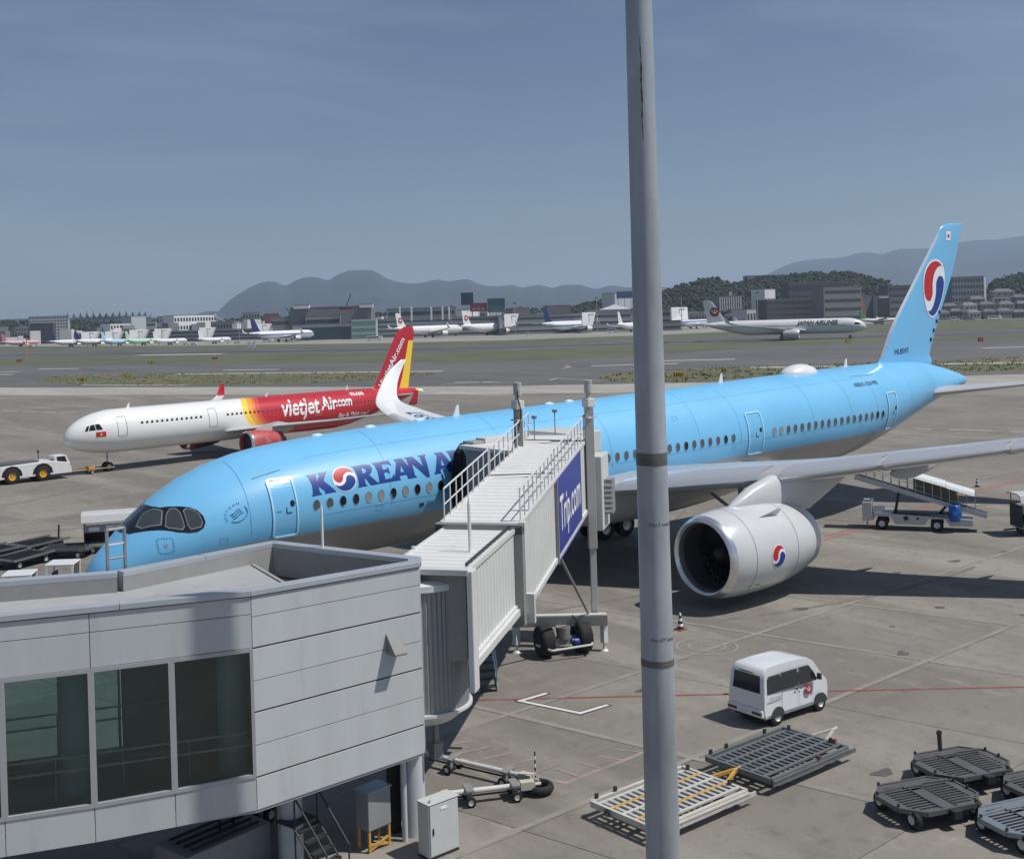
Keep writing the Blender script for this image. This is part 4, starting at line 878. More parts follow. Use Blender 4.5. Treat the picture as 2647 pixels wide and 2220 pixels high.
# banner with lettering
BS0, BS1 = -5.85, -.95
def bz(s): return zb(s) - .02
b = MB(); tt = WB_ + .085; b.add([J(BS0, tt, bz(BS0) - HB - .15), J(BS1, tt, bz(BS1) - HB - .15), J(BS1, tt, bz(BS1)), J(BS0, tt, bz(BS0)), J(BS0, tt - .04, bz(BS0) - HB - .15), J(BS1, tt - .04, bz(BS1) - HB - .15), J(BS1, tt - .04, bz(BS1)), J(BS0, tt - .04, bz(BS0))], [(0, 1, 2, 3), (7, 6, 5, 4), (0, 4, 5, 1), (1, 5, 6, 2), (2, 6, 7, 3), (3, 7, 4, 0)])
ban = b.build('banner', mat('banner_blue', (.025, .045, .28), .4), tb)
vs, fs = text2d('Trip.com', 1.02, bold=.012)
decal(lambda u, v: J(BS0 + .45 + u * 1.10, tt + .012, bz(BS0 + .45 + u) - HB * .70 + v * 1.75), [(vs, fs)], 'banner_lettering', kwhite, ban)
b = MB(); b.bar(J(BS0 - .08, tt, bz(BS0) - HB - .15), J(BS0 - .08, tt, bz(BS0)), .1, .1, up=tuple(D)); b.build('banner_frame', jw_grey, ban)
# lift columns, cross beam, feet, bogie
CL, CR = Vector((14.11, -9.84, 0)), Vector((16.45, -11.45, 0)); LA = (CR - CL).normalized(); FW = Vector((-LA.y, LA.x, 0)) * -1
for q in (CL, CR):
    c_ = MB(); c_.box(-.17, .17, -.17, .17, 4.0, 9.65, M=Matrix.Translation(q) @ Matrix.Rotation(math.atan2(LA.y, LA.x), 4, 'Z'))
    lc = c_.build('lift_column', jw_grey if q is CL else mat('column_grey', (.40, .405, .395), .45, var=.05), jb, bevel=.02)
    c_ = MB(); c_.box(-.12, .12, -.12, .12, 1.3, 4.0, M=Matrix.Translation(q) @ Matrix.Rotation(math.atan2(LA.y, LA.x), 4, 'Z')); c_.build('inner_column', mat('column_light', (.45, .455, .45), .45), lc, bevel=.01)
    c_ = MB(); c_.box(-.21, .21, -.21, .21, 9.2, 9.26, M=Matrix.Translation(q)); c_.build('column_flange', jw_white, lc); c_ = MB(); c_.box(-.2, .2, -.19, .19, 9.65, 10.0, M=Matrix.Translation(q)); c_.build('gear_box', jw_white, lc, bevel=.03)
    MB().tube(q + UP * 10.0, q + UP * 10.22, .10, n=16).tube(q + UP * 10.22, q + UP * 10.62, .16, n=20).tube(q + UP * 10.62, q + UP * 10.72, .17, n=20).build('lift_motor', mat('motor_grey', (.42, .42, .40), .5), lc, smooth=40)
b = MB(); pv = CL + UP * 10.4 + FW * .2
for k in range(1, 12): q = CL + UP * (10.4 - k * .28) + FW * (.22 + .02 * math.sin(k)) + LA * (-.12 + .22 * math.sin(k * .5)); b.tube(pv, q, .022, n=6); pv = q
b.build('cable', black, jb, smooth=40)
BC = (Vector((13.7, -9.66, 0)) + Vector((16.4, -12.1, 0))) / 2; F0, F1 = Vector((13.75, -9.75, 0)), Vector((16.45, -11.95, 0)); FA = (F1 - F0).normalized()
b = MB(); b.bar(F0 - FA * .15 + UP * 1.24, F1 + FA * .15 + UP * 1.24, .34, .42); beam = b.build('cross_beam', jw_grey, jb, bevel=.02)
b = MB(); b.bar(F0 - FA * .1 + UP * 1.46, F1 + FA * .1 + UP * 1.46, .30, .03); b.build('beam_cap', jw_white, beam)
for q in (F0, F1):
    b = MB(); b.box(-.11, .11, -.11, .11, .32, 1.1, M=Matrix.Translation(q)); b.tube(q + UP * .08, q + UP * .35, .06, n=12); b.tube(q, q + UP * .09, .17, .09, n=16); b.build('foot', jw_white, beam, bevel=.01)
W0_ = (F0 + F1) / 2 + Vector((-.15, -.35, 0)); WA2 = Vector((math.cos(R(-18)), math.sin(R(-18)), 0))
bg_ = MB().tube(W0_ + UP * .62, W0_ + UP * 1.1, .24, .30, n=20).build('turntable', jw_grey, jb, smooth=40)
MB().box(-.5, .5, -.12, .12, .40, .70, M=Matrix.Translation(W0_) @ Matrix.Rotation(R(-18), 4, 'Z')).build('axle_beam', jw_grey, bg_)
for sd in (-1, 1):
    q = W0_ + WA2 * sd * .80; wv = MB().wheel((0, 0, 0), .62, .60, 'x'); o = wv.build('wheel', [rubber, darkmetal], bg_, smooth=40); o.location = q + UP * .62; o.rotation_euler = (0, 0, R(-18))
b = MB(); mo = W0_ + Vector((.15, -.45, .55)); b.tube(mo, mo + WA2 * .45, .15, n=16); b.tube(mo + WA2 * -.1 + UP * .05, mo + UP * .05, .10, n=12); b.build('drive_motor', mat('motor_blue', (.02, .05, .22), .4), bg_, smooth=40)
b = MB(); gpts = [W0_ + WA2 * -1.2 + UP * .5, W0_ + WA2 * -.9 - FW * -.75 * -1 + UP * .42, W0_ + WA2 * .9 - FW * -.75 * -1 + UP * .46, W0_ + WA2 * 1.25 + UP * .5]
gpts = [W0_ + WA2 * -1.15 + UP * .5, W0_ + WA2 * -.8 + Vector((-.25, -.72, .42)), W0_ + WA2 * .9 + Vector((-.25, -.72, .46)), W0_ + WA2 * 1.25 + UP * .52]
for k in range(3): b.tube(gpts[k], gpts[k + 1], .045, n=8)
b.build('bumper_bar', jw_white, bg_, smooth=40)
b = MB(); b.tube(J(-3.2, .5, zb(-3.2) - HB - .1), F1 + UP * 1.5 - FA * .6, .055, n=10); b.tube(J(-3.2, .5, zb(-3.2) - HB - .1), J(-1.5, .5, zb(-1.5) - HB), .05, n=8); b.build('stay_bar', jw_grey, jb, smooth=40)
b = MB(); pv = W0_ + UP * 1.5 + WA2 * .4
for k in range(1, 9): q = W0_ + WA2 * (.4 + k * .13) + UP * (1.5 - .5 * math.sin(k / 8 * math.pi * .8)); b.tube(pv, q, .025, n=6); pv = q
b.build('hose', black, bg_, smooth=40)
# cab: box, hood, canopy frame, bellows, annex
cabn = MB(); cabn.box(15.6, 18.9, -8.9, -4.3, 4.9, 7.55); cab_ = cabn.build('cab', jw_grey, jb, bevel=.04)
b = MB(); b.box(15.4, 19.2, -8.6, -4.1, 7.55, 7.72); b.build('cab_roof', roof_w, cab_, bevel=.02)
b = MB(); b.box(15.85, 16.55, -4.55, -3.75, 6.75, 7.85); b.build('canopy_hood', mat('hood_grey', (.30, .32, .33), .45), cab_, bevel=.05)
b = MB(); b.box(16.5, 20.3, -4.6, -3.9, 7.72, 7.95); b.build('canopy_beam', jw_white, cab_, bevel=.02)
b = MB(); b.box(18.1, 20.1, -8.3, -5.6, 7.3, 8.25); b.build('plant_box', jw_white, cab_, bevel=.05)
b = MB(); b.box(19.0, 19.9, -8.7, -6.2, 5.0, 7.3); b.build('side_cabin', jw_grey, cab_, bevel=.03)
b = MB(); n = 18; rg = []
for k in range(7):                                             # black pleated bellows against the fuselage
    y = -4.4 + 1.35 * k / 6; e = .10 if k % 2 else 0.; z1 = 7.70 + e - .13 * k / 6; x0 = 15.75 - e; x1 = 18.3 + e
    rg.append([(x0, y, 4.8), (x0 - .05, y, 5.6), (x0, y, 6.6), (x0 + .12, y, z1 - .35), (x0 + .45, y, z1), (x1 - .4, y, z1), (x1, y, z1 - .4), (x1, y, 4.8)])
b.loft(rg).build('bellows', mat('bellows_black', (.012, .012, .014), .8, bump=.4, bscale=8), cab_)
b = MB()
for k in range(9):                                             # folds of the black curtain on the near side
    x = 15.62 - .05 * (k % 2); y = -4.45 + .16 * k; b.add([(x, y, 4.7), (x + .03, y + .08, 4.7), (x + .02 + .05 * k / 9, y + .09, 7.2 - .02 * k), (x, y, 7.2)], [(0, 1, 2, 3)])
b.f and b.build('curtain', MATS['bellows_black'], cab_)
# service box and grille hung at the right of the column
b = MB(); q = J(1.9, 1.5, 0); b.box(-.22, .30, -.9, .9, 4.6, 7.6, M=Matrix.Translation(q) @ Matrix.Rotation(math.atan2(D.y, D.x) - R(90), 4, 'Z')); cdt = b.build('service_box', jw_white, jb, bevel=.03)
b = MB(); b.box(.30, .62, -.4, .4, 5.2, 6.6, M=Matrix.Translation(q) @ Matrix.Rotation(math.atan2(D.y, D.x) - R(90), 4, 'Z')); ac = b.build('air_unit', jw_grey, jb)
for k in range(6): 
    b = MB(); b.box(.31, .61, -.44, -.40, 5.28 + k * .21, 5.38 + k * .21, M=Matrix.Translation(q) @ Matrix.Rotation(math.atan2(D.y, D.x) - R(90), 4, 'Z')); b.build('louvre', jw_white, ac)
for k, (s, t, h) in enumerate(((.9, -.9, .85), (1.7, -.2, .95))):
    b = MB(); b.tube(J(s, t, zb(s)), J(s, t, zb(s) + h), .022, n=6); b.tube(J(s, t, zb(s) + h), J(s, t + .01, zb(s) + h + .12), .1, .12, n=12); b.build('lamp', jw_grey, cab_, smooth=40)
# service stairs down from the tunnel near the rotunda
sa, sb_ = Vector((9.45, -12.75, .05)), Vector((9.9, -11.4, 3.6)); sw = Vector((.95, -.3, 0)).normalized() * .75
b = MB(); b.bar(sa, sb_, .06, .22); b.bar(sa + sw, sb_ + sw, .06, .22); st = b.build('service_stairs', steel, jb)
for k in range(14):
    q = sa + (sb_ - sa) * ((k + .5) / 14); b = MB(); b.bar(q, q + sw, .24, .04); b.build('step', darkmetal, st)
for sd in (0, 1):
    b = MB(); b.tube(sa + sw * sd + UP * .9, sb_ + sw * sd + UP * .9, .025, n=8); b.tube(sa + sw * sd, sa + sw * sd + UP * .9, .022, n=8); b.build('stair_rail', steel, st)
# ================================================================== other aircraft
def parab(L, Rr, zc, nose=.12, tail=.30, h=1.04):
    """section table of a round-nosed airliner fuselage"""
    t = []
    for q in (0, .01, .04, .1, .2, .35, .55, .8, 1):
        k = (1 - (1 - q) ** 2.1) ** .55; t.append((L * nose * q + .01, zc - .22 * Rr * (1 - k) + Rr * h * max(k, .04), zc - .28 * Rr * (1 - k) - Rr * h * max(k, .04), Rr * max(k, .04)))
    x0 = L * (1 - tail)
    for q in (0, .25, .5, .75, .93, 1):
        k = 1 - q ** 1.7; t.append((x0 + (L - x0) * q, zc + Rr * h - .30 * Rr * q ** 2, zc - Rr * h * (1 - 1.62 * q ** 1.25) if q < 1 else zc + .42 * Rr, Rr * max(.12, 1 - q ** 1.9 * .9)))
    t[-1] = (L, zc + .72 * Rr, zc + .42 * Rr, .14 * Rr); return t
def airliner(name, label, loc, rz, L, Rr, zc, span, mats, group=None, side=1, gear=True, engines=((.36, .34),), er=None, finh=None, detail=0, ttail=False, prop=False, xw=.36, sweep=.52):
    """mats: body, fin, engine, wing, belly. Local x runs aft from the nose, z = 0 on the ground."""
    a = thing(name, label, 'airliner', loc, rz, group); bd_ = Body(parab(L, Rr, zc)); er = er or Rr * .52; finh = finh or L * .165
    fu = bd_.mesh(stations(.01, L, .3, 2.2 if detail else 6, L * .1, L * .3) if detail else [L * q for q in (.001, .006, .02, .05, .09, .14, .35, .7, .78, .85, .92, .97, 1)], 40 if detail else 14).build('fuselage', mats[0], a, smooth=50)
    hs = span / 2; cr = L * .155; dih = .09; zw = zc + Rr * .75 if prop else zc - Rr * .55
    for sy in (-1, 1):
        tab = [(Rr * .5, L * xw, zw, cr, cr * .13, 0), (hs * .35, L * xw + hs * (.35 * sweep * .95 if not prop else .02), zw + hs * .35 * dih, cr * .62, cr * .07, 4), (hs * .93, L * xw + hs * (.93 * sweep if not prop else .05), zw + hs * .93 * dih * 1.15, cr * .24, cr * .025, 6)]
        if not prop: tab += [(hs * .99, L * xw + hs * (sweep + .08), zw + hs * dih * 1.15 + L * .014, cr * .17, cr * .015, 60), (hs, L * xw + hs * (sweep + .125), zw + hs * dih * 1.15 + L * .045, cr * .07, .03, 82)]
        wing_mb(tab, sy, 2).build('wing', mats[3], a, smooth=40)
        hb = [(Rr * .2, L * .88, zc + Rr * .45, cr * .42, cr * .04, 0), (hs * .30, L * .88 + hs * .2, zc + Rr * .45 + .5, cr * .18, cr * .015, 0)]
        if ttail: hb = [(0.1, L * .955, zc + Rr + finh * .96, cr * .4, cr * .04, 0), (hs * .28, L * .965, zc + Rr + finh * .98, cr * .25, cr * .015, 0)]
        wing_mb(hb, sy, 1).build('tailplane', mats[3], a, smooth=40)
        for fx, fy in engines:
            x, z, c, t_, ph = interp(tab, hs * fy); ex = x - er * 2.4; ez = z - er * 1.15 if not prop else z - er * .2; o = (ex, sy * hs * fy, ez); k = er
            if prop: lathe([(0, .2 * k), (.3 * k, .7 * k), (1.5 * k, k), (6 * k, .9 * k), (7.5 * k, .2 * k)], o, 14).build('engine', mats[2], a, smooth=50)
            else:
                n_ = lathe([(.35 * k, .80 * k), (.12 * k, .80 * k), (0, .86 * k), (.08 * k, .93 * k), (.5 * k, 1.0 * k), (1.5 * k, 1.0 * k), (2.6 * k, .86 * k), (3.3 * k, .70 * k), (3.28 * k, .6 * k)], o, 36 if detail else 14).build('engine', mats[2], a, smooth=50)
                if detail: lathe([(.36 * k, .81 * k), (.12 * k, .81 * k), (-.01 * k, .87 * k), (.07 * k, .945 * k), (.22 * k, .985 * k)], o, 36).build('inlet_lip', silver, n_, smooth=60)
                MB().tube(Vector(o) + Vector((.35 * k, 0, 0)), Vector(o) + Vector((.37 * k, 0, 0)), .8 * k, n=24).build('fan', darkmetal, n_)
                MB().tube(Vector(o) + Vector((3 * k, 0, 0)), Vector(o) + Vector((3.7 * k, 0, 0)), .5 * k, .3 * k, n=16).build('exhaust', darkmetal, n_)
                b = MB(); b.loft([[(ex + q * k, sy * hs * fy + w_ * k * s1, ez + zz * k) for s1, zz in ((-1, z0), (1, z0), (1, z1), (-1, z1))] for q, w_, z0, z1 in ((.9, .05, .9, 1.0), (1.8, .12, .85, 1.35), (3.2, .12, .5, 1.5), (4.6, .05, .8, 1.2))]).build('pylon', mats[3], a)
    ft = [(0, L * .80, L * .155, .35), (.05, L * .83, L * .125, .3), (1, L * .925, L * .055, .12), (1.03, L * .945, L * .03, .05)]
    if ttail: ft = [(0, L * .84, L * .13, .3), (1, L * .94, L * .07, .2)]
    b = MB(); z0 = zc + Rr * .75; fh = finh + Rr * .25
    rg = []
    for k in range(13):
        q = ft[-1][0] * k / 12; x, c, t_ = interp(ft, q); r_ = []
        for i in range(12):
            an = math.pi * i / 6; u = (1 - math.cos(an)) / 2; th = t_ * L / 45 * 1.5 * (math.sqrt(max(u, 0)) * (1 - u) + .01); r_.append(Vector((x + c * u, th if i <= 6 else -th, z0 + fh * q)))
        rg.append(r_)
    b.loft(rg).build('fin', mats[1], a, smooth=40)
    def fs_(x, z, off=.03):
        x_, c, t_ = interp(ft, (z - z0) / fh); u = max(0, min(1, (x - x_) / c)); return Vector((x, side * (t_ * L / 45 * 1.5 * (math.sqrt(u) * (1 - u) + .01) + off), z))
    if gear:
        wr = Rr * (.30 if detail else .33); gx = L * (.50 if not prop else .48); gy = hs * .13
        for nm, x, y in (('nose_gear', L * .095, 0), ('main_gear', gx, gy), ('main_gear', gx, -gy)):
            g = MB().tube((x, y, wr), (x, y, zc - Rr * .6), .09 if detail else .15, n=8).build(nm, steel, a)
            for dy in (-.25, .25):
                MB().wheel((x, y + dy * (1 if nm == 'nose_gear' else 1.6), wr), wr * (1 if nm != 'nose_gear' else .75), .3, 'y', n=20 if detail else 10).build('wheel', [rubber, rim], g, loc=(0, 0, 0 if nm != 'nose_gear' else -.25 * wr), smooth=40)
    return a, bd_, fs_, (ft, z0, fh)
VIET = ((.76, .77, .76), (.48, .022, .035), (.90, .62, .06), (.80, .22, .03))
def viet_mat():
    m_ = bpy.data.materials.new('white_red_livery'); m_.use_nodes = True; n = m_.node_tree.nodes; l = m_.node_tree.links; b = n['Principled BSDF']; b.inputs['Roughness'].default_value = .3; b.inputs['Coat Weight'].default_value = .4
    tc = n.new('ShaderNodeTexCoord'); sp = n.new('ShaderNodeSeparateXYZ'); l.new(tc.outputs['Object'], sp.inputs[0])
    def M2(op, a, b_, c=None):
        q = n.new('ShaderNodeMath'); q.operation = op
        for i, v in enumerate((a, b_, c)):
            if v is None: continue
            if isinstance(v, (int, float)): q.inputs[i].default_value = v
            else: l.new(v, q.inputs[i])
        return q.outputs[0]
    dz = M2('SUBTRACT', sp.outputs[2], 4.6); cv = M2('MULTIPLY', M2('MULTIPLY', dz, dz), .42); x = M2('SUBTRACT', sp.outputs[0], cv)
    low = M2('MAXIMUM', M2('SUBTRACT', 3.0, sp.outputs[2]), 0); x = M2('SUBTRACT', x, M2('MULTIPLY', low, 2.0))
    rp = n.new('ShaderNodeValToRGB'); rp.color_ramp.interpolation = 'CONSTANT'; e = rp.color_ramp.elements
    e[0].position = 0; e[0].color = (*VIET[0], 1); e[1].position = .409; e[1].color = (*VIET[2], 1)
    for p, c in ((.423, (.78, .33, .05)), (.434, (.70, .20, .04)), (.445, (.58, .08, .04)), (.456, VIET[1]), (.965, VIET[2]), (.98, VIET[0])): q = e.new(p); q.color = (*c, 1)
    l.new(M2('DIVIDE', x, 44.5), rp.inputs[0]); l.new(rp.outputs[0], b.inputs['Base Color']); return m_
vred = mat('livery_red', VIET[1], .32, coat=.4, var=.05); vyel = mat('livery_yellow', VIET[2], .35, coat=.3); wing_w = mat('wing_pale', (.50, .51, .52), .35, var=.06)
veng = mat('engine_faded_red', (.42, .07, .075), .5, var=.25, vscale=1.2, dirt=((.55, .28, .28), .9, .5, .7))
vj, vb, vf, (vft, vz0, vfh) = airliner('airliner', 'white and red airliner with yellow curve, crossing behind the blue airliner', (19.775, 62.088, 0), .132, 44.5, 1.98, 3.75, 34.1, (viet_mat(), vred, veng, wing_w, vred), side=-1, detail=1, engines=((.36, .335),), er=1.25, finh=6.6, xw=.350, sweep=.60)
V = lambda of=.02: vb.fz(of)
b = MB(); k_ = []
for z in [vz0 + vfh * q for q in (.02, .2, .4, .6, .8, .98)]:
    x_, c, t_ = interp(vft, (z - vz0) / vfh); k_ += [vf(x_ + c * .74, z, .02), vf(x_ + c * .985, z, .02)]
b.add(k_, [(2 * i, 2 * i + 1, 2 * i + 3, 2 * i + 2) for i in range(4)]); b.build('rudder_panel', vyel, vj)
wm = window_mesh('window_small', glass_dark); wm2 = window_mesh('window_on_red', mat('window_maroon', (.16, .03, .04), .4))
for x in [6.9 + .533 * i for i in range(13)] + [16.4 + .533 * i for i in range(20)] + [28.4 + .533 * i for i in range(20)]:
    p = vb.p(x, vb.zth(x, 4.35)); o = put('window', wm if x < 20.5 else wm2, vj, loc=p); o.scale = (.8, 1, .85)
for x0, z0, z1 in ((4.4, 3.35, 5.15), (14.2, 3.35, 5.15), (27.2, 3.45, 4.9), (38.0, 3.55, 5.2)):
    ln = mat('door_line_grey', (.28, .29, .3), .5) if x0 < 20 else mat('door_line_gold', (.62, .32, .16), .5)
    decal(V(.02), [flat([rrect(x0, x0 + .95, z0, z1, .12), rrect(x0 + .045, x0 + .905, z0 + .045, z1 - .045, .09)], .5, .3)], 'door_outline', ln, vj)
decal(V(.02), [flat([[(1.75, 4.05), (1.98, 4.52), (2.30, 4.58), (2.36, 4.08)]], .2, .15)], 'cockpit_window', glass_dark, vj)
decal(V(.02), [flat([[(2.42, 4.08), (2.37, 4.58), (2.75, 4.62), (2.98, 4.1)]], .2, .15)], 'cockpit_window', glass_dark, vj)
decal(V(.02), [flat([[(1.42, 4.00), (1.66, 4.42), (1.90, 4.5), (1.68, 4.03)]], .2, .15)], 'cockpit_window', glass_dark, vj)
decal(V(.02), [flat([[(2.35, 3.45), (3.25, 3.45), (3.25, 3.9), (2.35, 3.9)]], .3, .2)], 'flag', vred, vj); st5 = [(2.8 + (.16 if i % 2 == 0 else .065) * math.sin(math.pi * i / 5), 3.67 + (.16 if i % 2 == 0 else .065) * math.cos(math.pi * i / 5)) for i in range(10)]
decal(V(.03), [flat([st5])], 'flag_star', vyel, vj)
vs, fs = text2d('vietjet', 2.45, shear=.22, bold=.045, cv=.3); vs = [(u * .80, v) for u, v in vs]; wv_ = max(p[0] for p in vs)
decal(lambda u, v: V(.025)(22.9 + u, 3.72 + v), [(vs, fs)], 'title_lettering', kwhite, vj)
vs, fs = text2d('Air', 1.9, shear=.22, bold=.045, cv=.3); decal(lambda u, v: V(.025)(22.9 + wv_ + .15 + u * .85, 3.98 + v), [(vs, fs)], 'title_lettering', kwhite, vj)
vs, fs = text2d('.com', 1.45, shear=.22, bold=.035, cv=.3); decal(lambda u, v: V(.025)(22.9 + wv_ + 2.1 + u * .8, 4.2 + v), [(vs, fs)], 'title_lettering', kwhite, vj)
vs, fs = text2d('Bay là Thích ngay!', .62, shear=.25, bold=.012, cv=.3); decal(lambda u, v: V(.025)(30.4 + u, 3.0 + v), [(vs, fs)], 'slogan', kwhite, vj)
vs, fs = text2d('VN-A646', .5, bold=.015, cv=.3); decal(lambda u, v: V(.025)(32.6 + u, 5.15 + v), [(vs, fs)], 'registration', kwhite, vj)
vs, fs = text2d('VietjetAir.com', 1.30, shear=.1, bold=.035)
fa_ = math.atan2(vfh * 1.0, 44.5 * .110)
def vfin(u, v):
    c, s = math.cos(fa_), math.sin(fa_); x = 38.25 + u * .86 * c - v * s * .8; z = vz0 + .40 + u * .86 * s + v * c * .5; return vf(x, z, .04)
decal(vfin, [(vs, fs)], 'fin_lettering', kwhite, vj)
for x in (6.3, 22.2, 33): 
    z = vb.sec(x)[0] - .03; b = MB(); b.add([(x, 0, z), (x + .35, .03, z), (x + .35, -.03, z), (x + .4, 0, z + .5), (x + .25, 0, z + .5)], [(0, 1, 3, 4), (0, 4, 3, 2), (1, 2, 3)]); b.build('antenna', white_paint, vj)
# red wing tip fences
for o in list(bpy.data.objects):
    if o.parent == vj and o.name.startswith('wing'): o.data.materials.append(vred); [setattr(f_, 'material_index', 1) for f_ in o.data.polygons if abs(f_.center.y) > 16.0 and f_.center.z > 4.9]
# landed wide body rolling on the runway
jgrey = mat('airliner_white', (.66, .68, .70), .32, coat=.3, var=.04, vscale=.4); jred = mat('crest_red', (.36, .03, .045), .4)
JN = at(1776, 668, d=483); JD = RT * math.cos(R(16)) - FWD * math.sin(R(16))
jl, jbd, jf, (jft, jz0, jfh) = airliner('airliner', 'white widebody airliner rolling on the runway with black titles and red crest', (JN.x, JN.y, 0), math.atan2(-JD.y, -JD.x), 66.8, 2.98, 5.4, 64.7, (jgrey, jgrey, mat('engine_grey', (.52, .54, .56), .3), mat('wing_light', (.62, .63, .64), .35), jgrey), side=1, detail=1, er=1.95, finh=8.9, xw=.33, sweep=.86)
JS = jbd.fz(.06, 1)
vs, fs = text2d('JAPAN AIRLINES', 2.2, shear=.35, bold=.08, cv=.4); wj = max(p[0] for p in vs)
decal(lambda u, v: JS(27.0 - u, 6.15 + v), [(vs, fs)], 'title_lettering', mat('title_black', (.01, .01, .012), .5), jl)
decal(JS, [flat([[(2.1, 5.75), (2.7, 6.6), (3.9, 6.75), (4.7, 6.3), (4.3, 5.85), (3.2, 5.75)]], .4, .3)], 'cockpit_mask', black, jl)
def crest(fs_fn, x, z, r, par, s=1, m_=jred):
    decal(lambda u, v: fs_fn(x - u * s, z + v, .05), [flat([disc2(0, 0, r, n=28)], .6)], 'crest', m_, par)
    up = [(-.12, -.35), (-.62, .15), (-.50, .50), (-.34, .08), (-.10, -.10), (-.02, .15), (-.12, .40), (.02, .62), (.22, .58), (.30, .48), (.12, .48), (.06, .36), (.14, .12), (.10, -.10), (.34, .10), (.52, .48), (.62, .12), (.16, -.36)]
    decal(lambda u, v: fs_fn(x - u * s, z + v, .09), [flat([[(a * r, c * r) for a, c in up]])], 'crest_bird', kwhite, par)
crest(jf, 60.6, jz0 + jfh * .50, 2.0, jl)
b = MB()
for k in range(62):
    x = 8 + k * .8; q = [jbd.p(x + dx, jbd.zth(x, z), .05, 1) for dx, z in ((0, 5.6), (.3, 5.6), (.3, 5.95), (0, 5.95))]; b.add(q, [(0, 1, 2, 3)])
o = b.build('cabin_windows', glass_dark, jl); o['kind'] = 'stuff'
# parked airliners along the far terminal: noses towards it
WH = mat('far_white', (.72, .73, .74), .4); NV = mat('far_navy', (.012, .03, .12), .4); PK = mat('far_pink', (.50, .16, .22), .4); LB = mat('far_light_blue', (.42, .62, .72), .4); LG = mat('far_light_green', (.42, .66, .48), .4); GW = mat('far_grey_wing', (.52, .53, .54), .4)
fin_str = mat('fin_stripe', (.55, .65, .8), .4)
def stripe_mat(name, top, low, z0, z1):
    m_ = bpy.data.materials.new(name); m_.use_nodes = True; n = m_.node_tree.nodes; l = m_.node_tree.links; b = n['Principled BSDF']; b.inputs['Roughness'].default_value = .4
    tc = n.new('ShaderNodeTexCoord'); sp = n.new('ShaderNodeSeparateXYZ'); l.new(tc.outputs['Object'], sp.inputs[0])
    rp = n.new('ShaderNodeValToRGB'); rp.color_ramp.interpolation = 'CONSTANT'; e = rp.color_ramp.elements; e[0].color = (*top, 1); e[0].position = 0; e[1].position = z0 / 15; e[1].color = (*low, 1); q = e.new(z1 / 15); q.color = (*top, 1)
    d = n.new('ShaderNodeMath'); d.operation = 'DIVIDE'; d.inputs[1].default_value = 15; l.new(sp.outputs[2], d.inputs[0]); l.new(d.outputs[0], rp.inputs[0]); l.new(rp.outputs[0], b.inputs['Base Color']); return m_
SB = stripe_mat('white_blue_stripe', (.72, .74, .76), (.03, .10, .36), 5.0, 5.9)
ND = RT * .60 + FWD * .80                                          # nose direction of the parked row
def parked(x0, x1, yb, label, body, fin, kind='w', crest_=None, gm_=None, cosv=.60, name='parked_airliner'):
    h = 857.8 - .0306 * (x0 + x1) / 2; d = CZ * FPX / (yb - h); a = px(x0, yb); L = (x1 - x0) / FPX * d / cosv
    sn = math.sqrt(1 - cosv * cosv); nd = RT * cosv + FWD * sn; nose = at(x0 * K, yb * K, d=d); nose = Vector((nose.x, nose.y, 0)) + nd * L
    rz = math.atan2(-nd.y, -nd.x); r_ = L * (.046 if kind == 'w' else .053)
    a_, bb, ff, (ft, z0, fh) = airliner(name, label, (nose.x, nose.y, .03), rz, L, r_, r_ * 1.85, L * (.97 if kind == 'w' else .82), (body, fin, gm_ or WH, GW, body), group='airliners parked along the far terminal', side=1, finh=L * (.14 if kind == 'w' else .17))
    if crest_: crest(ff, L * .915, z0 + fh * .5, L * .032, a_, 1, crest_)
    return a_
parked(2, 76, 897, 'pink and white airliner at the far left end of the parked row', mat('far_pink_body', (.55, .36, .40), .4), PK, 's', cosv=.7)
parked(128, 206, 898, 'white airliner with dark tail, second from the left in the parked row', WH, NV, 's', cosv=.62)
parked(190, 268, 896, 'white airliner with navy tail in the parked row, left of the pale blue one', WH, NV, 's', cosv=.62)
parked(260, 332, 895, 'pale blue airliner in the far parked row', LB, LB, 's', cosv=.62)
parked(322, 396, 894, 'pale green airliner in the far parked row', LG, LG, 's', cosv=.62)
parked(394, 463, 893, 'all white airliner in the parked row beside the pale green one', WH, WH, 's', cosv=.62)
parked(511, 580, 890, 'small white airliner standing alone before a white gable of the terminal', WH, WH, 's', cosv=.62)
parked(645, 788, 886, 'white airliner with navy tail and blue stripe, left of the glass hall', SB, NV, 'w', cosv=.62)
parked(1020, 1194, 874, 'white airliner with red crest behind the red fin', WH, WH, 'w', jred, cosv=.72)
parked(1192, 1353, 868, 'white airliner with red crest between the red fin and the lift columns', WH, WH, 'w', jred, cosv=.66)
parked(1402, 1574, 862, 'white airliner with navy tail and blue stripe, left of the pole', SB, NV, 'w', cosv=.70)
parked(1596, 1700, 859, 'white airliner half hidden behind the pole', WH, WH, 's', cosv=.62)
parked(1752, 1858, 851, 'small airliner with navy tail just right of the pole', SB, NV, 's', cosv=.66)
d_ = 820; nq = at(2333 * K, 838 * K, d=d_)
airliner('turboprop', 'small turboprop airliner with green tail, near the blue fin', (nq.x, nq.y, .03), math.atan2(-RT.y, -RT.x), 30, 1.35, 2.6, 27, (mat('far_turbo_white', (.7, .72, .72), .4), mat('far_turbo_green', (.10, .40, .22), .4), WH, GW, WH), side=1, ttail=True, prop=True, finh=5.2, engines=((.36, .30),), er=.6, xw=.42)
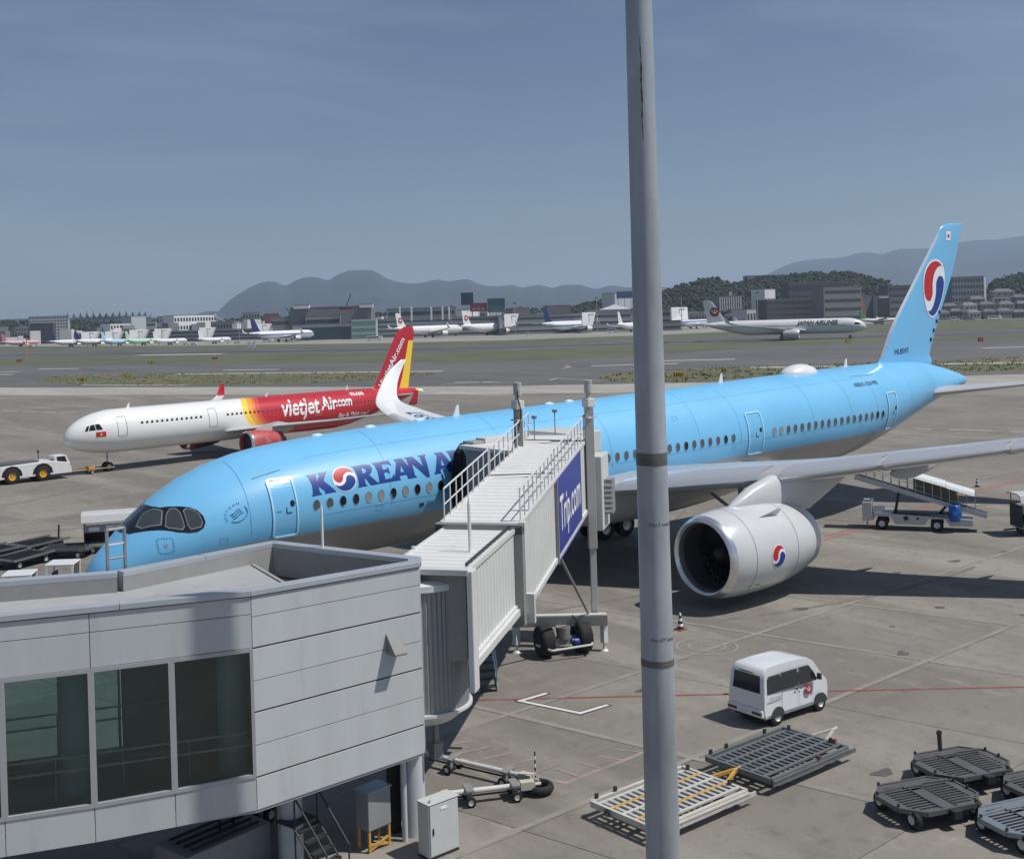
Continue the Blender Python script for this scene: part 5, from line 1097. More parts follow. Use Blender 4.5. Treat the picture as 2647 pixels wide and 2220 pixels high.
# ================================================================== foreground pole
pole_m = mat('galvanised_pole', (.34, .375, .41), .5, .15, var=.34, vscale=1.1, stretch=(1, 1, .28), dirt=((.10, .10, .10), .55, .54, .85), bump=.1, bscale=6)
pt, pb_ = at(1306, -120, d=24.9), at(1360, 1761, d=24.9)
pole = thing('lamp_mast', 'tall weathered grey steel mast standing in front of everything', 'pole', (pb_.x, pb_.y, 0))
dz_ = (pt - pb_) / (pt.z - pb_.z)
def pp(z): return Vector((0, 0, pb_.z)) + dz_ * (z - pb_.z)
def pr_(z): return .368 - z * .0044
prev = 0; zsec = [-.02, 1.2, 6.0, 10.2, 15.2, 27.0]
for k in range(5): 
    MB().tube(pp(zsec[k]) , pp(zsec[k + 1]), pr_(zsec[k]), pr_(zsec[k + 1]), n=48).build('mast_section', pole_m, pole, smooth=40)
for z, h in ((5.95, .14), (10.16, .26)):
    MB().tube(pp(z), pp(z + h), pr_(z) + .006, pr_(z + h) + .006, n=48).build('mast_collar', mat('collar_dark', (.12, .115, .11), .6, var=.3, vscale=3), pole, smooth=40)
q = pp(0); MB().tube(q, q + UP * .05, .6, n=24).build('base_plate', steel, pole)
for z, s_ in ((8.9, 'No.1 mast'), (6.5, 'No.07 lamp')):
    vs, fs = text2d(s_, .11, align='CENTER')
    def pw(u, v, z=z):
        a = math.atan2(-FWD.y, -FWD.x) + .35 + u / .3; c = pp(z + v); return c + Vector((math.cos(a), math.sin(a), 0)) * (pr_(z) + .004)
    d_o = decal(pw, [(vs, fs)], 'stencil', mat('stencil_grey', (.05, .055, .06), .7), pole)
def mstain(a0, z0, z1, w_, seed, col, nm):
    r2 = random.Random(seed); n_ = 26; L_ = []; R_ = []
    for k in range(n_ + 1): t = k / n_; z = z0 + (z1 - z0) * t; h = w_ * (math.sin(math.pi * t) ** .6) * r2.uniform(.45, 1.1); c = a0 + .02 * math.sin(k * .7 + seed); L_.append((c - h, z)); R_.append((c + h, z))
    base = math.atan2(-FWD.y, -FWD.x); vs, fs = flat([L_ + R_[::-1]], .12, 0)
    decal(lambda u, v: pp(v) + Vector((math.cos(base + u), math.sin(base + u), 0)) * (pr_(v) + .003), [(vs, fs)], nm, col, pole)
rst = mat('rust_stain', (.085, .058, .042), .8, dirt=((.25, .26, .27), 6, .5, .8)); grm = mat('grime_stain', (.14, .15, .16), .7, dirt=((.30, .33, .36), 3.5, .48, .9))
mstain(-.12, 16.9, 19.2, .07, 1, rst, 'rust_streak')
# ================================================================== kei van
vw = mat('van_white', (.66, .69, .72), .22, coat=.6, var=.03); vg = mat('van_glass', (.02, .024, .028), .06, coat=.6); vd = mat('van_trim', (.05, .05, .052), .6)
van = thing('van', 'small white van with a round red crest on its door', 'van', (14.35 + .26, -21.79 + .68, 0), R(-1.5))
def vsec(x, W_=.735):
    """half width profile points (y, z) for the shell at station x"""
    return W_
# side outline (x forward, z)
out = [(-.62, .42), (-.66, .62), (-.62, 1.10), (-.55, 1.62), (-.47, 1.80), (-.35, 1.875), (.3, 1.90), (1.3, 1.885), (1.72, 1.82), (1.92, 1.70), (2.32, 1.20), (2.50, 1.06), (2.62, .92), (2.66, .60), (2.62, .32), (2.0, .26), (-.5, .28)]
def ty(z, x=1.): 
    k = .74 if z < .95 else .74 - (z - .95) * .075 - max(0, z - 1.66) * .30
    if x > 2.15: k -= (x - 2.15) * .16
    if z < .4: k -= (.4 - z) * .3
    return k
b = MB(); N = len(out); rings = []
cx_, cz_ = 1.0, 1.0
for fr, in_ in ((-1, .985), (-1, 1.0), (1, 1.0), (1, .985)):
    rings.append([(cx_ + (x - cx_) * in_, fr * (ty(z, x) - (.03 if in_ == 1.0 and z > 1.7 else 0)) - (0 if in_ < 1 else fr * .03) , cz_ + (z - cz_) * in_) for x, z in out])
b.v = [p for r_ in rings for p in r_]
for k in (1,):
    for i in range(N): j = (i + 1) % N; b.f.append((k * N + i, k * N + j, (k + 1) * N + j, (k + 1) * N + i))
for k in (0, 2):
    for i in range(N): j = (i + 1) % N; b.f.append((k * N + i, k * N + j, (k + 1) * N + j, (k + 1) * N + i))
# flanks: strips between lower, belt and roof lines
def flank(sg, name='side_panel'):
    bb = MB(); X = [-.60, -.3, 0, .5, 1.0, 1.5, 1.9, 2.25, 2.58]; Z = [.30, .6, .95, 1.2, 1.45, 1.66, 1.80]
    def lim(z, side):
        pts = out; xs = []
        for i in range(N):
            (x1, z1), (x2, z2) = pts[i], pts[(i + 1) % N]
            if (z1 - z) * (z2 - z) <= 0 and z1 != z2: xs.append(x1 + (x2 - x1) * (z - z1) / (z2 - z1))
        return (min(xs) + .012, max(xs) - .012) if xs else (0, 1)
    for z in Z:
        lo, hi = lim(z, 0)
        for k in range(9): x = lo + (hi - lo) * k / 8; bb.v.append((x, sg * (ty(z, x) + .002), z))
    for r_ in range(len(Z) - 1):
        for k in range(8): bb.f.append((r_ * 9 + k, r_ * 9 + k + 1, (r_ + 1) * 9 + k + 1, (r_ + 1) * 9 + k)); bb.m.append(0)
    return bb
b.m = [0] * len(b.f); b.f += [tuple(range(N))[::-1], tuple(range(3 * N, 4 * N))]; b.m += [0, 0]
vb_ = b.build('body', vw, van, smooth=35)
def vf_(sg, off=.008): return lambda x, z: Vector((x, sg * (ty(z, x) + off), z))
for sg in (-1, 1):
    for nm, lp in (('side_window', [(-.45, 1.10), (.18, 1.10), (.18, 1.60), (-.36, 1.60)]), ('side_window', [(.27, 1.10), (1.02, 1.10), (1.02, 1.61), (.27, 1.61)]), ('front_side_window', [(1.14, 1.10), (1.98, 1.10), (1.86, 1.34), (1.62, 1.60), (1.14, 1.61)])):
        cx2 = sum(p[0] for p in lp) / len(lp); cz2 = sum(p[1] for p in lp) / len(lp)
        w = decal(vf_(sg, .012), [flat([lp], .3, .2)], nm, vg, van)
        big = [(cx2 + (x - cx2) * 1.07, cz2 + (z - cz2) * 1.10) for x, z in lp]; decal(vf_(sg, .009), [flat([big, lp], .3, .2)], 'window_rubber', vd, w)
    for x in (.225, 1.08): decal(vf_(sg, .007), [flat([[(x, .42), (x + .012, .42), (x + .012, 1.66), (x, 1.66)]], 0, .2)], 'door_gap', vd, van)
    decal(vf_(sg, .007), [flat([[(-.5, .80), (.22, .82), (.22, .84), (-.5, .82)]], .2)], 'slide_rail', vd, van)
    decal(vf_(sg, .012), [flat([[(.90, .95), (1.02, .95), (1.02, 1.03), (.90, 1.03)]])], 'door_handle', vd, van); decal(vf_(sg, .012), [flat([[(1.12, .95), (1.24, .95), (1.24, 1.0), (1.12, 1.0)]])], 'door_handle', vd, van)
    decal(vf_(sg, .006), [flat([[(-.5, .30), (2.4, .30), (2.4, .40), (-.5, .40)]], .4)], 'sill', mat('sill_grey', (.40, .42, .44), .5), van)
vcf = lambda x, z, off=.01: Vector((x, -(ty(z, x) + off), z))
decal(lambda u, v: vcf(1.55 + u, .85 + v, .010), [flat([disc2(0, 0, .17)])], 'crest', jred, van)
decal(lambda u, v: vcf(1.55 + u * .17, .85 + v * .17, .015), [flat([[(-.12, -.35), (-.62, .15), (-.50, .50), (-.34, .08), (-.10, -.10), (-.02, .15), (-.12, .40), (.02, .62), (.22, .58), (.30, .48), (.12, .48), (.06, .36), (.14, .12), (.10, -.10), (.34, .10), (.52, .48), (.62, .12), (.16, -.36)]])], 'crest_bird', vw, van)
vs, fs = text2d('JAPAN AIRLINES', .085); decal(lambda u, v: vcf(-.36 + u, .90 + v, .010), [(vs, fs)], 'side_lettering', mat('lettering_grey', (.2, .21, .23), .5), van)
b = MB(); b.box(-.665, -.652, -.56, .56, 1.10, 1.64)                     # rear window leaning with the tailgate
b.v = [(x + (z - 1.1) * .13 + .032, y * (1 - (z - 1.14) * .12), z) for x, y, z in b.v]; rw = b.build('rear_window', vg, van, bevel=.02)
b = MB(); b.box(-.672, -.658, -.28, .28, 0, .03, M=Matrix.Translation((.06, 0, 1.70))); b.build('brake_light', vd, van)
b = MB(); b.box(-.74, -.60, -.72, .72, .36, .60); b.build('rear_bumper', vw, van, bevel=.04)
for y in (-.50, .50): b = MB(); b.box(-.75, -.735, y - .19, y + .19, .44, .53); b.build('tail_lamp', mat('lamp_dark_red', (.12, .05, .03), .3), van)
b = MB(); b.box(-.752, -.738, -.16, .16, .43, .54); b.build('number_plate', mat('plate_white', (.6, .6, .6), .4), van)
b = MB(); b.bar((-.655, 0, 1.12), (-.665, -.30, 1.22), .02); b.build('wiper', vd, van)
b = MB(); b.add([(1.90, -.60, 1.66), (1.90, .60, 1.66), (2.27, .66, 1.17), (2.27, -.66, 1.17)], [(0, 1, 2, 3)]); b.v = [(x + .012, y, z + .012) for x, y, z in b.v]; b.build('windscreen', vg, van)
for sg in (-1, 1): 
    b = MB(); b.box(1.92, 2.02, sg * .86 - .07, sg * .86 + .07, 1.12, 1.32); b.bar((1.98, sg * .70, 1.15), (1.98, sg * .84, 1.18), .03); b.build('mirror', vd, van, bevel=.02)
    for x in (0, 2.45 - .30):
        MB().wheel((x, sg * .66, .29), .29, .18, 'y', n=28).build('wheel', [rubber, rim], van, smooth=40)
        decal(lambda u, v: Vector((x + u, sg * (.752), .29 + v)), [flat([[(.325 * math.cos(a), .325 * math.sin(a)) for a in [math.pi * k / 16 for k in range(17)]]])], 'wheel_arch', vd, van)
b = MB(); b.box(-.5, 2.3, -.6, .6, .2, .3); b.build('underside', black, van)
# ================================================================== pallet dollies
def pallet(label, c, rz, frame_mm, roller_mm, accent, tow=True, stripes=0):
    p = thing('pallet_dolly', label, 'dolly', (c[0], c[1], 0), rz, 'pallet dollies beside the van'); L, W_ = 3.58, 2.28; z = .47
    b = MB()
    for y in (-W_ / 2, W_ / 2): b.box(-L / 2, L / 2, y - .05, y + .05, z - .16, z)
    for x in (-L / 2, L / 2): b.box(x - .05, x + .05, -W_ / 2, W_ / 2, z - .16, z)
    fr_ = b.build('deck_frame', frame_mm, p, bevel=.006)
    for k in range(5):
        y = -W_ / 2 + .25 + (W_ - .5) * k / 4
        b = MB(); b.box(-L / 2 + .05, L / 2 - .05, y - .045, y + .045, z - .05, z - .002); b.build('rail', accent if k in stripes_ else frame_mm, fr_)
    rollm = MB().box(-.055, .055, -.215, .215, -.03, .03).me('roller', [roller_mm]); nr = 15
    for lane in range(4):
        y0 = -W_ / 2 + .25 + (W_ - .5) * (lane + .5) / 4
        for k in range(nr):
            x = -L / 2 + .18 + (L - .36) * k / (nr - 1); put('roller', rollm, p, loc=(x, y0, z - .035))
    b = MB(); b.box(-L / 2 - .02, L / 2 + .28, -W_ / 2 - .10, -W_ / 2 - .06, z - .22, z - .10); b.box(-L / 2, L / 2, -W_ / 2 - .12, -W_ / 2 - .06, z - .10, z - .06); b.build('side_bumper', frame_mm, p)
    b = MB()
    for x in (-1.2, 1.2): b.box(x - .06, x + .06, -.9, .9, .18, z - .16)
    b.box(-L / 2 + .2, L / 2 - .2, -.35, -.25, .22, z - .14); b.box(-L / 2 + .2, L / 2 - .2, .25, .35, .22, z - .14); b.build('chassis', darkmetal, p)['kind'] = 'stuff'
    for x in (-1.2, 1.2):
        for y in (-.85, .85): MB().wheel((x, y, .17), .17, .12, 'y', n=14).build('wheel', [rubber, rim], p, smooth=40)
    for x, y in ((-L / 2 + .9, W_ / 2), (.9, W_ / 2), (L / 2 - .1, W_ / 2 - .3), (L / 2 - .1, -W_ / 2 + .5), (-L / 2 + .2, W_ / 2)):
        b = MB(); b.box(x - .05, x + .05, y - .03, y + .03, z, z + .13); b.build('stop', darkmetal, p)
    b = MB(); b.bar((L / 2, .35, .3), (L / 2 + .95, .02, .42), .07, .09); b.bar((L / 2, -.35, .3), (L / 2 + .95, -.02, .42), .07, .09); b.tube((L / 2 + .9, 0, .42), (L / 2 + 1.15, 0, .44), .05, n=8); b.build('drawbar', accent if tow == 'accent' else mat('drawbar_cream', (.45, .42, .36), .6, var=.2, vscale=5), p)
    return p
yel = mat('worn_yellow', (.52, .30, .06), .6, var=.25, vscale=4, dirt=((.12, .09, .07), 3, .52, .7)); cream = mat('worn_cream', (.50, .49, .45), .55, var=.12, vscale=3, dirt=((.16, .11, .07), 2.5, .57, .8)); brown = mat('rusty_brown', (.10, .065, .05), .8)
gal = mat('dolly_grey', (.17, .185, .19), .45, .3, var=.15, vscale=3); gal2 = mat('roller_grey', (.19, .205, .21), .4, .5)
stripes_ = (1, 3); p1 = pallet('cream pallet dolly with yellow rails and an orange drawbar, crossed by the mast', (7.15, -24.1), R(1), cream, mat('roller_cream', (.52, .53, .52), .4, .3, var=.1), yel, 'accent')
vs, fs = text2d('JAL', .16, bold=.01, shear=.2); decal(lambda u, v: Vector((-1.86 - .045, .55 - u, .36 + v)), [(vs, fs)], 'side_lettering', mat('title_black', (.01, .01, .012)), p1)
stripes_ = (); p2 = pallet('dark grey pallet dolly with rollers just below the white van', (11.8, -24.0), R(1), gal, gal2, gal, True)
for x, y in ((1.78, -.72), (.35, -1.2)): b = MB(); b.box(x - .05, x + .05, y - .05, y + .05, .5, .56); b.build('red_cap', mat('cap_red', (.22, .04, .05), .6), p2)
# ================================================================== container dollies
def container_dolly(label, c, rz, col, bar_up=False):
    p = thing('container_dolly', label, 'dolly', (c[0], c[1], 0), rz, 'container dollies at the lower right'); z = .48
    # octagonal deck plate with rows of slots: plate strips between the slots are real gaps
    O_ = [(-1.25, -.45), (-.75, -.95), (.75, -.95), (1.25, -.45), (1.25, .45), (.75, .95), (-.75, .95), (-1.25, .45)]
    holes = []
    for sx in (-1, 1):
        for k in range(11):
            y = -.70 + k * .14
            if abs(y - .56) < .08: continue
            w_ = 1.12 - max(0, abs(y) - .45) * 1.0; x0, x1 = sorted((sx * .24, sx * min(w_ - .08, .98))); holes.append(rrect(x0, x1, y - .042, y + .042, .02, 2))
    holes.append([(-.16, .36), (.16, .36), (.16, .46), (-.16, .46)])
    vs, fs = flat([O_] + holes); b = MB(); b.add([(x, y, z) for x, y in vs], fs); b.add([(x, y, z - .03) for x, y in vs], [f_[::-1] for f_ in fs]); d_ = b.build('deck', col, p)
    b = MB()
    for i in range(8):
        q, r2 = O_[i], O_[(i + 1) % 8]; b.bar((*q, z - .03), (*r2, z - .03), .06, .12)
    b.build('deck_rim', col, d_); b = MB(); b.bar((-1.15, .54, z + .025), (-.3, .60, z + .025), .09, .05); b.bar((-.3, .60, z + .025), (.3, .60, z + .025), .2, .05); b.bar((.3, .60, z + .025), (1.15, .54, z + .025), .09, .05); b.build('cross_rail', col, d_)
    for x in (-.22, .22): b = MB(); b.box(x - .02, x + .02, -.9, .5, z, z + .015); b.build('deck_seam', darkmetal, d_)
    b = MB(); b.box(-.9, .9, -.06, .06, .28, .42); b.box(-.12, .12, -1.05, .95, .26, .46); b.tube((-.95, -.68, .24), (.95, -.68, .24), .04, n=8); b.tube((-.95, .62, .24), (.95, .62, .24), .04, n=8); b.box(-.85, .85, -.75, .7, .42, .46); b.build('undercarriage', darkmetal, p)
    for x in (-.95, .95):
        for y in (-.68, .62): MB().wheel((x, y, .245), .245, .19, 'x', n=18).build('wheel', [rubber, rim], p, smooth=40)
    for x, y in ((-1.22, -.42), (-1.22, .42), (-.8, .92), (.78, -.92), (1.22, -.1), (1.22, .42)): b = MB(); b.box(x - .025, x + .025, y - .025, y + .025, z, z + .11); b.build('latch', darkmetal, p)
    b = MB(); b.box(-.12, .12, -1.2, -.95, .30, .50); b.build('coupling', darkmetal, p)
    if bar_up: b = MB(); b.bar((.1, .95, .45), (.1, .98, .95), .12, .06); b.tube((.1, .95, .97), (.1, 1.01, .97), .08, n=12); b.build('raised_drawbar', darkmetal, p)
    return p
cg = mat('dolly_charcoal', (.13, .13, .133), .5, .35, var=.15, vscale=3); cb = mat('dolly_blue_grey', (.24, .275, .31), .42, .4, var=.12, vscale=3)
container_dolly('charcoal slotted container dolly standing nearest the pallet dollies, with its drawbar down', (12.15, -28.55), R(-19), cg)
container_dolly('charcoal slotted container dolly behind its twin, drawbar raised upright', (14.85, -27.95), R(-19), cg, True)
container_dolly('blue grey slotted container dolly cut by the lower right corner of the photo', (12.85, -31.0), R(-17), cb)
container_dolly('charcoal container dolly just peeping in at the right edge', (15.3, -30.35), R(-18), cg)
# ================================================================== tow bars on the ground, cabinet, cones
def towbar(label, a, b_, group='tow bars lying by the rotunda'):
    a, b_ = Vector((*a, 0)), Vector((*b_, 0)); L = (b_ - a).length; t = thing('tow_bar', label, 'tow bar', a, math.atan2((b_ - a).y, (b_ - a).x), group)
    MB().tube((.1, 0, .34), (L - .3, 0, .34), .075, n=14).build('tube', mat('towbar_white', (.58, .59, .58), .35, var=.08), t, smooth=40)
    b = MB(); b.box(.3, L - .5, -.05, -.03, .20, .25); b.build('chain_rail', black, t)
    for x in (L * .30, L * .80):
        b = MB(); b.box(x - .11, x + .11, -.28, .28, .40, .45); b.box(x - .06, x + .06, -.22, .22, .15, .40); x_ = b.build('wheel_bracket', jw_grey, t)
        for y in (-.3, .3): MB().wheel((x, y, .15), .15, .10, 'y', n=14).build('wheel', [rubber, rim], t, smooth=40)
    b = MB(); b.box(L - .35, L + .05, -.12, .12, .22, .44); b.tube((L, 0, .32), (L + .25, 0, .32), .05, n=8); b.build('towing_head', mat('head_cream', (.5, .48, .40), .5, var=.15), t)
    b = MB(); b.tube((0, 0, .34), (.12, 0, .34), .12, n=12); b.build('tow_eye', yel, t, smooth=40)
    return t
towbar('white aircraft tow bar slanting away from the rotunda foot, far one of the pair', (4.15, -16.85), (5.35, -20.5)); towbar('white aircraft tow bar nearest the grey electrical cabinet', (2.75, -19.75), (5.1, -20.85))
b = MB(); cz = Vector((5.38, -20.8, .16))
rg = []
for i in range(28):
    a = 2 * math.pi * i / 28; rg.append([cz + Vector(((.33 + .10 * math.cos(q)) * math.cos(a), (.33 + .10 * math.cos(q)) * math.sin(a), .12 * math.sin(q))) for q in [2 * math.pi * j / 10 for j in range(10)]])
rg.append(rg[0]); b.loft(rg, cap=False); ty_ = b.build('tyre', rubber, None, smooth=40); tag(ty_, 'black tyre lying flat where the two tow bars meet', 'tyre')
pz = Vector((5.42, -20.62, 0)); b = MB(); b.tube(pz + UP * .1, pz + UP * 1.05, .025, n=8, mi=0)
b = MB()
for k in range(9): b.tube(pz + UP * (.1 + .11 * k), pz + UP * (.21 + .11 * k), .022, n=8, mi=k % 2)
o = b.build('marker_pole', [black, kwhite], None, smooth=40); tag(o, 'thin black and white striped marker pole by the tow bars', 'marker pole')
cab_m = mat('cabinet_grey', (.50, .53, .52), .4, var=.04)
cb_ = thing('electrical_cabinet', 'pale grey upright electrical cabinet beside the round building column', 'cabinet', (.62, -22.18, 0), R(3))
b = MB(); b.box(0, .95, -.02, .42, .06, 1.36); body = b.build('cabinet_body', cab_m, cb_, bevel=.012); b = MB(); b.box(.03, .92, -.05, -.022, .1, 1.33); dr = b.build('door', cab_m, cb_, bevel=.006)
b = MB(); b.box(-.02, .97, -.06, .44, 1.362, 1.39); b.build('lid', cab_m, cb_, bevel=.006); b = MB(); b.box(.10, .13, -.075, -.05, .62, .78); b.build('handle', black, dr)
b = MB(); b.box(.36, .56, -.062, -.05, 1.18, 1.24); b.build('name_plate', kwhite, dr); b = MB(); b.tube((.1, .05, 1.39), (.1, .05, 1.45), .03, n=8); b.build('lifting_eye', steel, cb_); b = MB(); b.box(0, .95, -.02, .42, 0, .058); b.build('plinth', darkmetal, cb_)
def cone(loc, label):
    t = thing('traffic_cone', label, 'cone', (loc[0], loc[1], 0), 0, 'striped cones under the blue airliner')
    MB().box(-.2, .2, -.2, .2, 0, .05).build('base', mat('cone_red', (.30, .05, .05), .6), t, bevel=.02); b = MB()
    for k in range(6): b.tube((0, 0, .05 + .11 * k), (0, 0, .16 + .11 * k), .14 - .018 * k, .14 - .018 * (k + 1), n=16, mi=k % 2)
    b.build('striped_body', [mat('cone_black', (.03, .025, .025), .6), kwhite], t, smooth=40)
cone((20.9, -11.9), 'black and white striped cone in the shadow of the near engine'); cone((64.9, -.3), 'black and white striped cone beside the orange ground lines')
cone((-20.6, -20), 'x') if 0 else None
# ================================================================== belt loader, tarpaulin, baggage carts
lw = mat('loader_white', (.50, .52, .535), .4, coat=.2, var=.07, vscale=1.5)
ld = thing('belt_loader', 'white belt loader with a raised canopied conveyor under the far side of the wing', 'belt loader', (46.69, -4.55, 0), R(-59.8))
LB_ = ld; Wd = 1.0
b = MB(); b.prism([(-1.1, .45), (-1.1, 1.6), (-.55, 1.6), (-.55, 1.0), (-.45, .55)], -.75 + Wd - 1.0, .75 + Wd - 1.0, 'y'); b.build('front_cowl', lw, ld, bevel=.03)
b = MB(); b.prism([(-.45, 1.02), (.55, 1.02), (.55, .95), (3.9, .80), (5.0, .75), (5.0, .35), (3.75, .35), (3.5, .72), (2.6, .72), (2.35, .35), (.75, .35), (.5, .78), (-.4, .78)], -.75, .75, 'y'); b.build('chassis', lw, ld, bevel=.02)
b = MB(); b.box(.6, 4.4, -.55, .55, .96, 1.0); b.build('deck_mat', black, ld)
for x in (0, 3.05):
    for y in (-.68, .68): MB().wheel((x, y, .36), .36, .26, 'y', n=22).build('wheel', [rubber, rim], ld, smooth=40)
b = MB(); b.box(-.5, .15, -.7, .1, 1.02, 1.28); b.build('seat_box', lw, ld, bevel=.03); 
for y in (-.45, .3): MB().tube((-.62, y, 1.62), (-.62, y, 1.72), .10, n=14).build('lamp', kwhite, ld, smooth=40)
BA, BB = Vector((-1.5, 0, 3.05)), Vector((5.75, 0, .95)); bd_d = (BB - BA).normalized()
b = MB()
for y in (-.52, .52): b.bar(BA + Vector((0, y, 0)), BB + Vector((0, y, 0)), .06, .26)
bo = b.build('conveyor_frame', lw, ld); b = MB(); b.bar(BA + UP * .05, BB + UP * .05, .92, .06); b.build('belt', black, bo); b = MB(); b.bar(BB - bd_d * .9 + UP * .02, BB + UP * .02, .98, .22); b.build('belt_nose', darkmetal, bo)
b = MB(); b.bar((.75, 0, 1.0), BA + bd_d * 2.6, .10, .16); b.bar((3.2, 0, .95), BA + bd_d * 5.4, .12, .14); b.build('lift_arm', darkmetal, ld)
for y in (-.50, .50):
    g = None
    b = MB(); b.tube(BA + Vector((0, y, .62)), BA + bd_d * 4.1 + Vector((0, y, .62)), .02, n=6); g = b.build('guard_rail', steel, bo)
    for k in range(15):
        q = BA + bd_d * (.2 + k * .48) + Vector((0, y, 0)); h = .62 if k < 6 else 1.12
        b = MB(); b.tube(q, q + UP * h, .022, n=6); b.build('rail_post', steel, g)
    b = MB()
    q0, q1 = BA + bd_d * 3.4 + Vector((0, y, .15)), BA + bd_d * 5.9 + Vector((0, y, .15)); b.add([q0, q1, q1 + UP * .75, q0 + UP * .75], [(0, 1, 2, 3)])
    if y > 0: b.build('side_screen', mat('screen_olive', (.24, .225, .15), .5), bo)
b = MB(); rg = []
for s_ in (3.2, 5.3): 
    q = BA + bd_d * s_ + UP * 1.15; rg.append([q + Vector((0, y, h)) for y, h in ((-.72, -.14), (-.60, .02), (-.3, .12), (.3, .14), (.62, .05), (.72, -.10), (.6, -.04), (-.6, -.04))])
b.loft(rg); rg = []
for s_ in (5.32, 6.9):
    q = BA + bd_d * s_ + UP * 1.12; rg.append([q + Vector((0, y, h)) for y, h in ((-.72, -.14), (-.60, .02), (-.3, .10), (.3, .12), (.62, .04), (.72, -.10), (.6, -.06), (-.6, -.06))])
b2 = MB(); b2.loft(rg); cm = mat('canopy_white', (.62, .66, .66), .4, var=.03); b.build('canopy', cm, bo, smooth=30); b2.build('canopy', cm, bo, smooth=30)
for x0, r_ in ((1.35, .14), (2.0, .08)): decal(lambda u, v: Vector((x0 + u, -.765, .72 + v)), [flat([disc2(0, 0, r_, n=16)])], 'emblem', vd, ld)
b = MB(); b.tube((-.85, -.3, .02), (-.85, -.3, .5), .05, n=8); b.build('stabiliser', steel, ld)
# crumpled blue tarpaulin
rnd = random.Random(5); b = MB(); rg = []
for k in range(9):
    z = .62 + k * .115; rr_ = .42 * (1 - .05 * abs(k - 4)) ; rg.append([(rr_ * (1 + .14 * math.sin(3 * a + k) + rnd.uniform(-.06, .06)) * math.cos(a) * 1.05, rr_ * .8 * (1 + .1 * math.cos(4 * a + k * 1.3) + rnd.uniform(-.06, .06)) * math.sin(a), z + rnd.uniform(-.02, .02)) for a in [2 * math.pi * j / 16 for j in range(16)]])
b.loft(rg); tp_ = b.build('tarpaulin', mat('tarp_blue', (.01, .10, .38), .35, coat=.3, bump=.5, bscale=9), None, smooth=80); q = Vector((46.69, -4.55, 0)) + Matrix.Rotation(R(-59.8), 3, 'Z') @ Vector((4.05, -.82, .05)); tp_.location = q; tag(tp_, 'crumpled blue tarpaulin bundled on the low end of the belt loader', 'tarpaulin')
def bag_cart(label, loc, rz, group='canopied baggage carts'):
    t = thing('baggage_cart', label, 'baggage cart', (loc[0], loc[1], 0), rz, group); g = mat('cart_grey', (.30, .31, .32), .5, var=.1); gd = mat('cart_dark', (.05, .05, .052), .7, var=.3, vscale=4)
    b = MB(); b.box(-1.5, 1.5, -.75, .75, .42, .50); b.build('deck', g, t); 
    b = MB(); b.box(-1.5, -1.46, -.75, .75, .5, 1.75); b.build('end_panel', gd, t); b = MB(); b.box(1.46, 1.5, -.75, .75, .5, 1.75); b.build('end_panel', gd, t)
    b = MB(); b.box(-1.46, 1.46, -.76, -.73, .5, .62); b.box(-1.46, 1.46, -.76, -.73, 1.3, 1.75); sp_ = b.build('side_panel', g, t); b = MB(); b.box(-1.2, -.6, -.775, -.762, 1.38, 1.6); b.box(-.2, .95, -.775, -.762, 1.34, 1.66); b.build('number_board', kwhite, sp_)
    b = MB(); b.box(-1.46, 1.46, .73, .76, .5, 1.3); b.build('side_panel', gd, t)
    b = MB(); rg = []
    for x in (-1.62, 1.62): rg.append([(x, y, z) for y, z in ((-.98, 1.92), (-.80, 2.32), (-.55, 2.40), (.55, 2.40), (.85, 2.30), (.95, 2.22), (.5, 2.33), (-.55, 2.34), (-.75, 2.26), (-.93, 1.90))])
    b.loft(rg).build('canopy', mat('cart_canopy', (.50, .52, .53), .4, var=.05), t)
    for x in (-1.45, 1.45):
        for y in (-.7, .7): b = MB(); b.bar((x, y, 1.75), (x, y * .95, 2.33), .05); b.build('canopy_post', g, t)
    for x in (-1.0, 1.0):
        for y in (-.6, .6): MB().wheel((x, y, .22), .22, .14, 'y', n=16).build('wheel', [rubber, rim], t, smooth=40)
    b = MB(); b.bar((-1.5, 0, .35), (-2.2, 0, .3), .08); b.box(-1.2, 1.2, -.4, .4, .25, .40); b.build('drawbar', darkmetal, t)
    return t
bag_cart('grey canopied baggage cart at the right edge, behind the belt loader', (50.9, -12.1), R(-37))
bc2 = bag_cart('grey canopied baggage cart half behind the nose of the blue airliner', (9.7, 23.6), R(-22)); vs, fs = text2d('171', .30, shear=.1); decal(lambda u, v: Vector((.1 + u, -.785, 1.38 + v)), [(vs, fs)], 'number', mat('title_black', (.01, .01, .012)), bc2)
b = MB()
def flat_dolly(label, loc, rz, up=False):
    t = thing('container_dolly', label, 'dolly', (loc[0], loc[1], 0), rz, 'container dollies at the far left'); b = MB(); b.prism([(-1.5, -.5), (-1.0, -.95), (1.0, -.95), (1.5, -.5), (1.5, .5), (1.0, .95), (-1.0, .95), (-1.5, .5)], .46, .56); d_ = b.build('deck', cg, t)
    for k in range(12): b = MB(); x = -1.1 + k * .2; b.box(x - .03, x + .03, -.8, .8, .562, .62); b.build('roller', darkmetal, d_)
    b = MB(); b.bar((-1.5, -.97, .55), (1.5, -.97, .62), .05, .12); b.bar((-1.5, .97, .55), (1.5, .97, .62), .05, .12); b.build('side_rail', gal, t); b = MB(); b.box(-1.1, 1.1, -.5, .5, .26, .46); b.build('undercarriage', darkmetal, t)
    for x in (-.95, .95):
        for y in (-.75, .75): MB().wheel((x, y, .25), .25, .17, 'y', n=16).build('wheel', [rubber, rim], t, smooth=40)
    if up: b = MB(); b.bar((1.4, 0, .5), (1.45, 0, 1.35), .12, .05); b.build('raised_drawbar', darkmetal, t)
